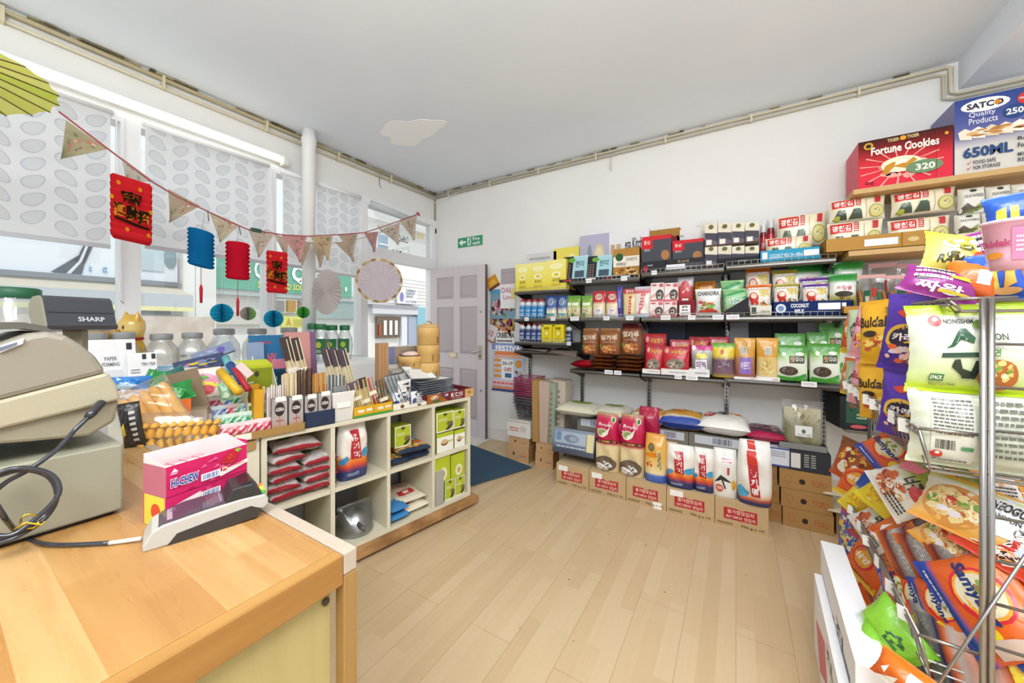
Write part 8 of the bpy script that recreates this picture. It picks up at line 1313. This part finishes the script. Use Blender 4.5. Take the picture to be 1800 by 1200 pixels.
# lanterns
def thread(p0, p1, X, par): m = MB(); m.tube([pB(*p0, X), pB(*p1, X)], .0012, 'b8b4ac', n=4); m.build('thread', CLOTH, par)
def lantern(x0, x1, yt, yb, sk_, col, label, square=False, hook=True, tassel=None, X=-2.70, ht=None):
    a = pB(x0, yt, X); b = pB(x1, yt, X); cx = (x0+x1)/2; sD = X/ray(cx, yt).x; wd = (x1-x0)/640*sD*.66; C = pB(cx, (yt+yb)/2, X); H_ = (yb-yt)/640*sD; r = root('paper_lantern', label, 'lantern', C, atan2(-C.x, C.y)*0-.0)
    m = MB(); n = 22 if not square else 4; K = 18; prof = []
    for k in range(K+1): t = k/K; prof.append(((wd/2*(1+.0*t))*(1.0 if k % 2 else .87)*(1.41 if square else 1), -H_/2+H_*t))
    ang = atan2(-C.y, -C.x)+(pi/4 if square else 0)
    nv = Vector((-C.x, -C.y, 0)).normalized(); rt = Vector((-nv.y, nv.x, 0)); SH = Matrix(((1, 0, 0, 0), (0, 1, 0, 0), (-sk_*rt.x, -sk_*rt.y, 1, 0), (0, 0, 0, 1)))
    m.lathe(prof, col, n=n if not square else 4, cap=False, smooth=not square, M=SH @ Matrix.Rotation(ang, 4, 'Z'))
    if square:
        S = lambda u, v, o: tuple(SH.to_3x3() @ (nv*(wd/2*1.0+.0035+o)+rt*(wd*(u-.5))+Vector((0, 0, H_*(v-.5)))))
        m.ink(S, [('e', u, v, .05, .035, 'e8a02c') for u, v in ((.2, .86), (.7, .84), (.05, .6), (.95, .5), (.4, .12), (.9, .1))]+[('t', '寶', .22, .50, .78, .76, 'd8a030', 12), ('t', '進', .08, .30, .36, .54, 'd8a030', 12), ('t', '財', .36, .28, .64, .52, 'd8a030', 12), ('t', '招', .64, .26, .92, .50, 'd8a030', 12), ('t', '寶', .22, .50, .78, .76, '2a2418', 6), ('t', '進', .08, .30, .36, .54, '2a2418', 6), ('t', '財', .36, .28, .64, .52, '2a2418', 6), ('t', '招', .64, .26, .92, .50, '2a2418', 6), ('p', [(.1, .30), (.12, .26), (.6, .20), (.92, .18), (.92, .22), (.6, .25)], '2a2418')], 0, True, base=.001)
    m.build('paper_body', TISSUE, r)
    if ht: m = MB(); q = pB(*ht, X)-C; m.tube([(0, 0, H_/2-.01), tuple(q)], .0015, 'b8b4ac', n=4); m.build('thread', CLOTH, r)
    if tassel: m = MB(); m.tube([(0, 0, -H_/2), (0, 0, -H_/2-tassel*.5)], .0015, '8a2a2a', n=4); m.tube([(0, 0, -H_/2-tassel*.5), (0, 0, -H_/2-tassel*.6), (0, 0, -H_/2-tassel)], [.004, .009, .007], 'c83038', n=8); m.build('tassel', CLOTH, r)
    return r
lantern(193, 270, 320, 422, .16, 'dc3038', 'square red paper lantern with black lettering, nearest one', True, ht=(232, 297))
lantern(325, 382, 406, 468, .22, '1a78b0', 'blue pleated paper lantern', tassel=.22, ht=(361, 370), X=-2.74)
lantern(391, 445, 427, 490, .03, 'd42038', 'plain red pleated paper lantern beside the blue one', tassel=.24, ht=(418, 395), X=-2.74)
lantern(463, 511, 444, 514, .03, 'dc3038', 'square red paper lantern with lettering, the further one', True, ht=(487, 412), X=-2.74)
def honey(px, py, R, c, label, X=-2.76, top=None, c2=None):
    C = pB(px, py, X); sD = X/ray(px, py).x; r_ = R/640*sD*.78; r = root('honeycomb_ball', label, 'paper ball', C); m = MB(); n = 26
    for k in range(n):
        a = 2*pi*k/n; cc_ = c if not c2 or (k % n) < n*.6 else c2
        m.grid(lambda u, v: ((r_*sin(pi*v)*u)*cos(a+.10*sin(v*50)*u), (r_*sin(pi*v)*u)*sin(a+.10*sin(v*50)*u), r_*cos(pi*v)), 3, 26, cc_, smooth=False)
    m.build('paper_cells', TISSUE, r)
    if top: m = MB(); m.tube([(0, 0, r_), tuple(pB(*top, X)-C)], .0012, 'd8d6d0', n=4); m.build('thread', CLOTH, r)
honey(390, 550, 21, '35b4d4', 'teal honeycomb paper ball, left of the two', top=(390, 385)); honey(436, 551, 15, '9fc888', 'green and grey honeycomb paper ball between the teal ones', c2='c9c0b8', top=(436, 403)); honey(481, 560, 19, '35b0d0', 'teal honeycomb paper ball, right of the two', top=(481, 411)); honey(533, 549, 13, '62c05c', 'small green honeycomb paper ball by the pillar', top=(533, 414))
def fan(cx, cy, rx, ry, X, c, edge, label, zig, top, turn):
    C = pB(cx, cy, X); sD = X/ray(cx, cy).x; R = ry/640*sD; r = root('paper_fan', label, 'paper fan', C, turn); m = MB(); n = 56; v = [(0, 0, 0)]; col = [lin(c)]; f = []
    for k in range(n):
        a = 2*pi*k/n
        for q, rad in ((0, R*.90), (1, R*.905), (2, R)):
            rr_ = rad*(1+(.035*(k % 2) if zig and q == 2 else 0)); v.append((rr_*cos(a), (.012 if k % 2 else -.004)*(1 if q else 1), rr_*sin(a))); col.append(lin(c if q == 0 or not edge else (edge[(k//2) % len(edge)])))
    for k in range(n):
        a, b = 1+3*k, 1+3*((k+1) % n); f += [(0, b, a), (a, b, b+1, a+1), (a+1, b+1, b+2, a+2)]
    m.add(v, f, col, 0, False); m.build('pleated_disc', TISSUE, r); m = MB(); m.lathe([(.007, 0), (0, .008)], 'dcd0e6', n=12, M=Matrix.Translation((0, -.008, 0)) @ Matrix.Rotation(pi/2, 4, 'X'), cap=False); m.build('centre_button', PLASTIC, r)
    m = MB(); m.tube([(0, 0, R), tuple(Matrix.Rotation(-turn, 3, 'Z') @ (pB(*top, X)-C))], .0012, 'd8d6d0', n=4); m.build('thread', CLOTH, r)
fan(667, 493, 41, 39, -2.75, 'dbcfd4', ['a8844a', 'd8c49a', 'c9a86a', 'efe4cc'], 'large round white paper fan with gold dotted rim', False, (668, 408), radians(53)); fan(573, 513, 21, 39, -2.755, 'cfc4c0', None, 'smaller beige pleated paper fan beside the pillar', True, (573, 414), radians(4))
m = MB()
for a, b in [((420, 398), (423, 412)), ((365, 370), (367, 388)), ((664, 396), (672, 408))]: m.tube([pB(*a), pB(*b)], .003, '6a6458', n=5)
m.build('wire_hook', METAL, st)
m = MB(); A = pB(441, 400); m.box(A.x-.008, A.y, A.z-.022, A.x+.012, A.y+.06, A.z, '24483a'); m.build('green_clip', PLASTIC, st)
# yellow paper parasol
C = onS(-214, 98.5, 1.2); th, ph, R, h, t0, n = -.0895, .758, .3795, .1116, 4.188, 24
Fv = lambda v: Vector((cY*v[0]-sY*v[1], sY*v[0]+cY*v[1], v[2]))
N_ = Vector((sin(th)*cos(ph), sin(th)*sin(ph), cos(th))); A_ = N_.cross(Vector((0, 0, 1))).normalized(); B_ = N_.cross(A_); ps = root('paper_parasol', 'yellow green paper parasol hanging open at the top left', 'parasol', C)
rp_ = [Fv(A_*(R*cos(t0+2*pi*k/n))+B_*(R*sin(t0+2*pi*k/n))) for k in range(n)]; ap = Fv(N_*h)
for k in range(n):
    m = MB(); a, b = rp_[k], rp_[(k+1) % n]; m.add([ap, a, b, a.lerp(b, .5).lerp(ap, .02)], [(0, 1, 3), (0, 3, 2)], ['e6e87a', 'eeee8c', 'd8e468', 'eaec84'][k % 4]); m.build('paper_panel', TISSUE, ps)
    m = MB(); m.tube([ap-Vector((0, 0, .004)), a-Vector((0, 0, .004))], .0022, '6a4a24', n=5); m.build('rib', WOODY, ps)
m = MB(); m.tube([ap+Vector((0, 0, .03)), ap-Vector((0, 0, .38))], .008, '8a6a3a', n=10); m.build('handle', WOODY, ps)
m = MB(); m.tube([ap+Vector((0, 0, .02)), Vector((ap.x, ap.y, 2.945-C.z))], .0015, 'b8b4ac', n=4); m.build('thread', CLOTH, ps)
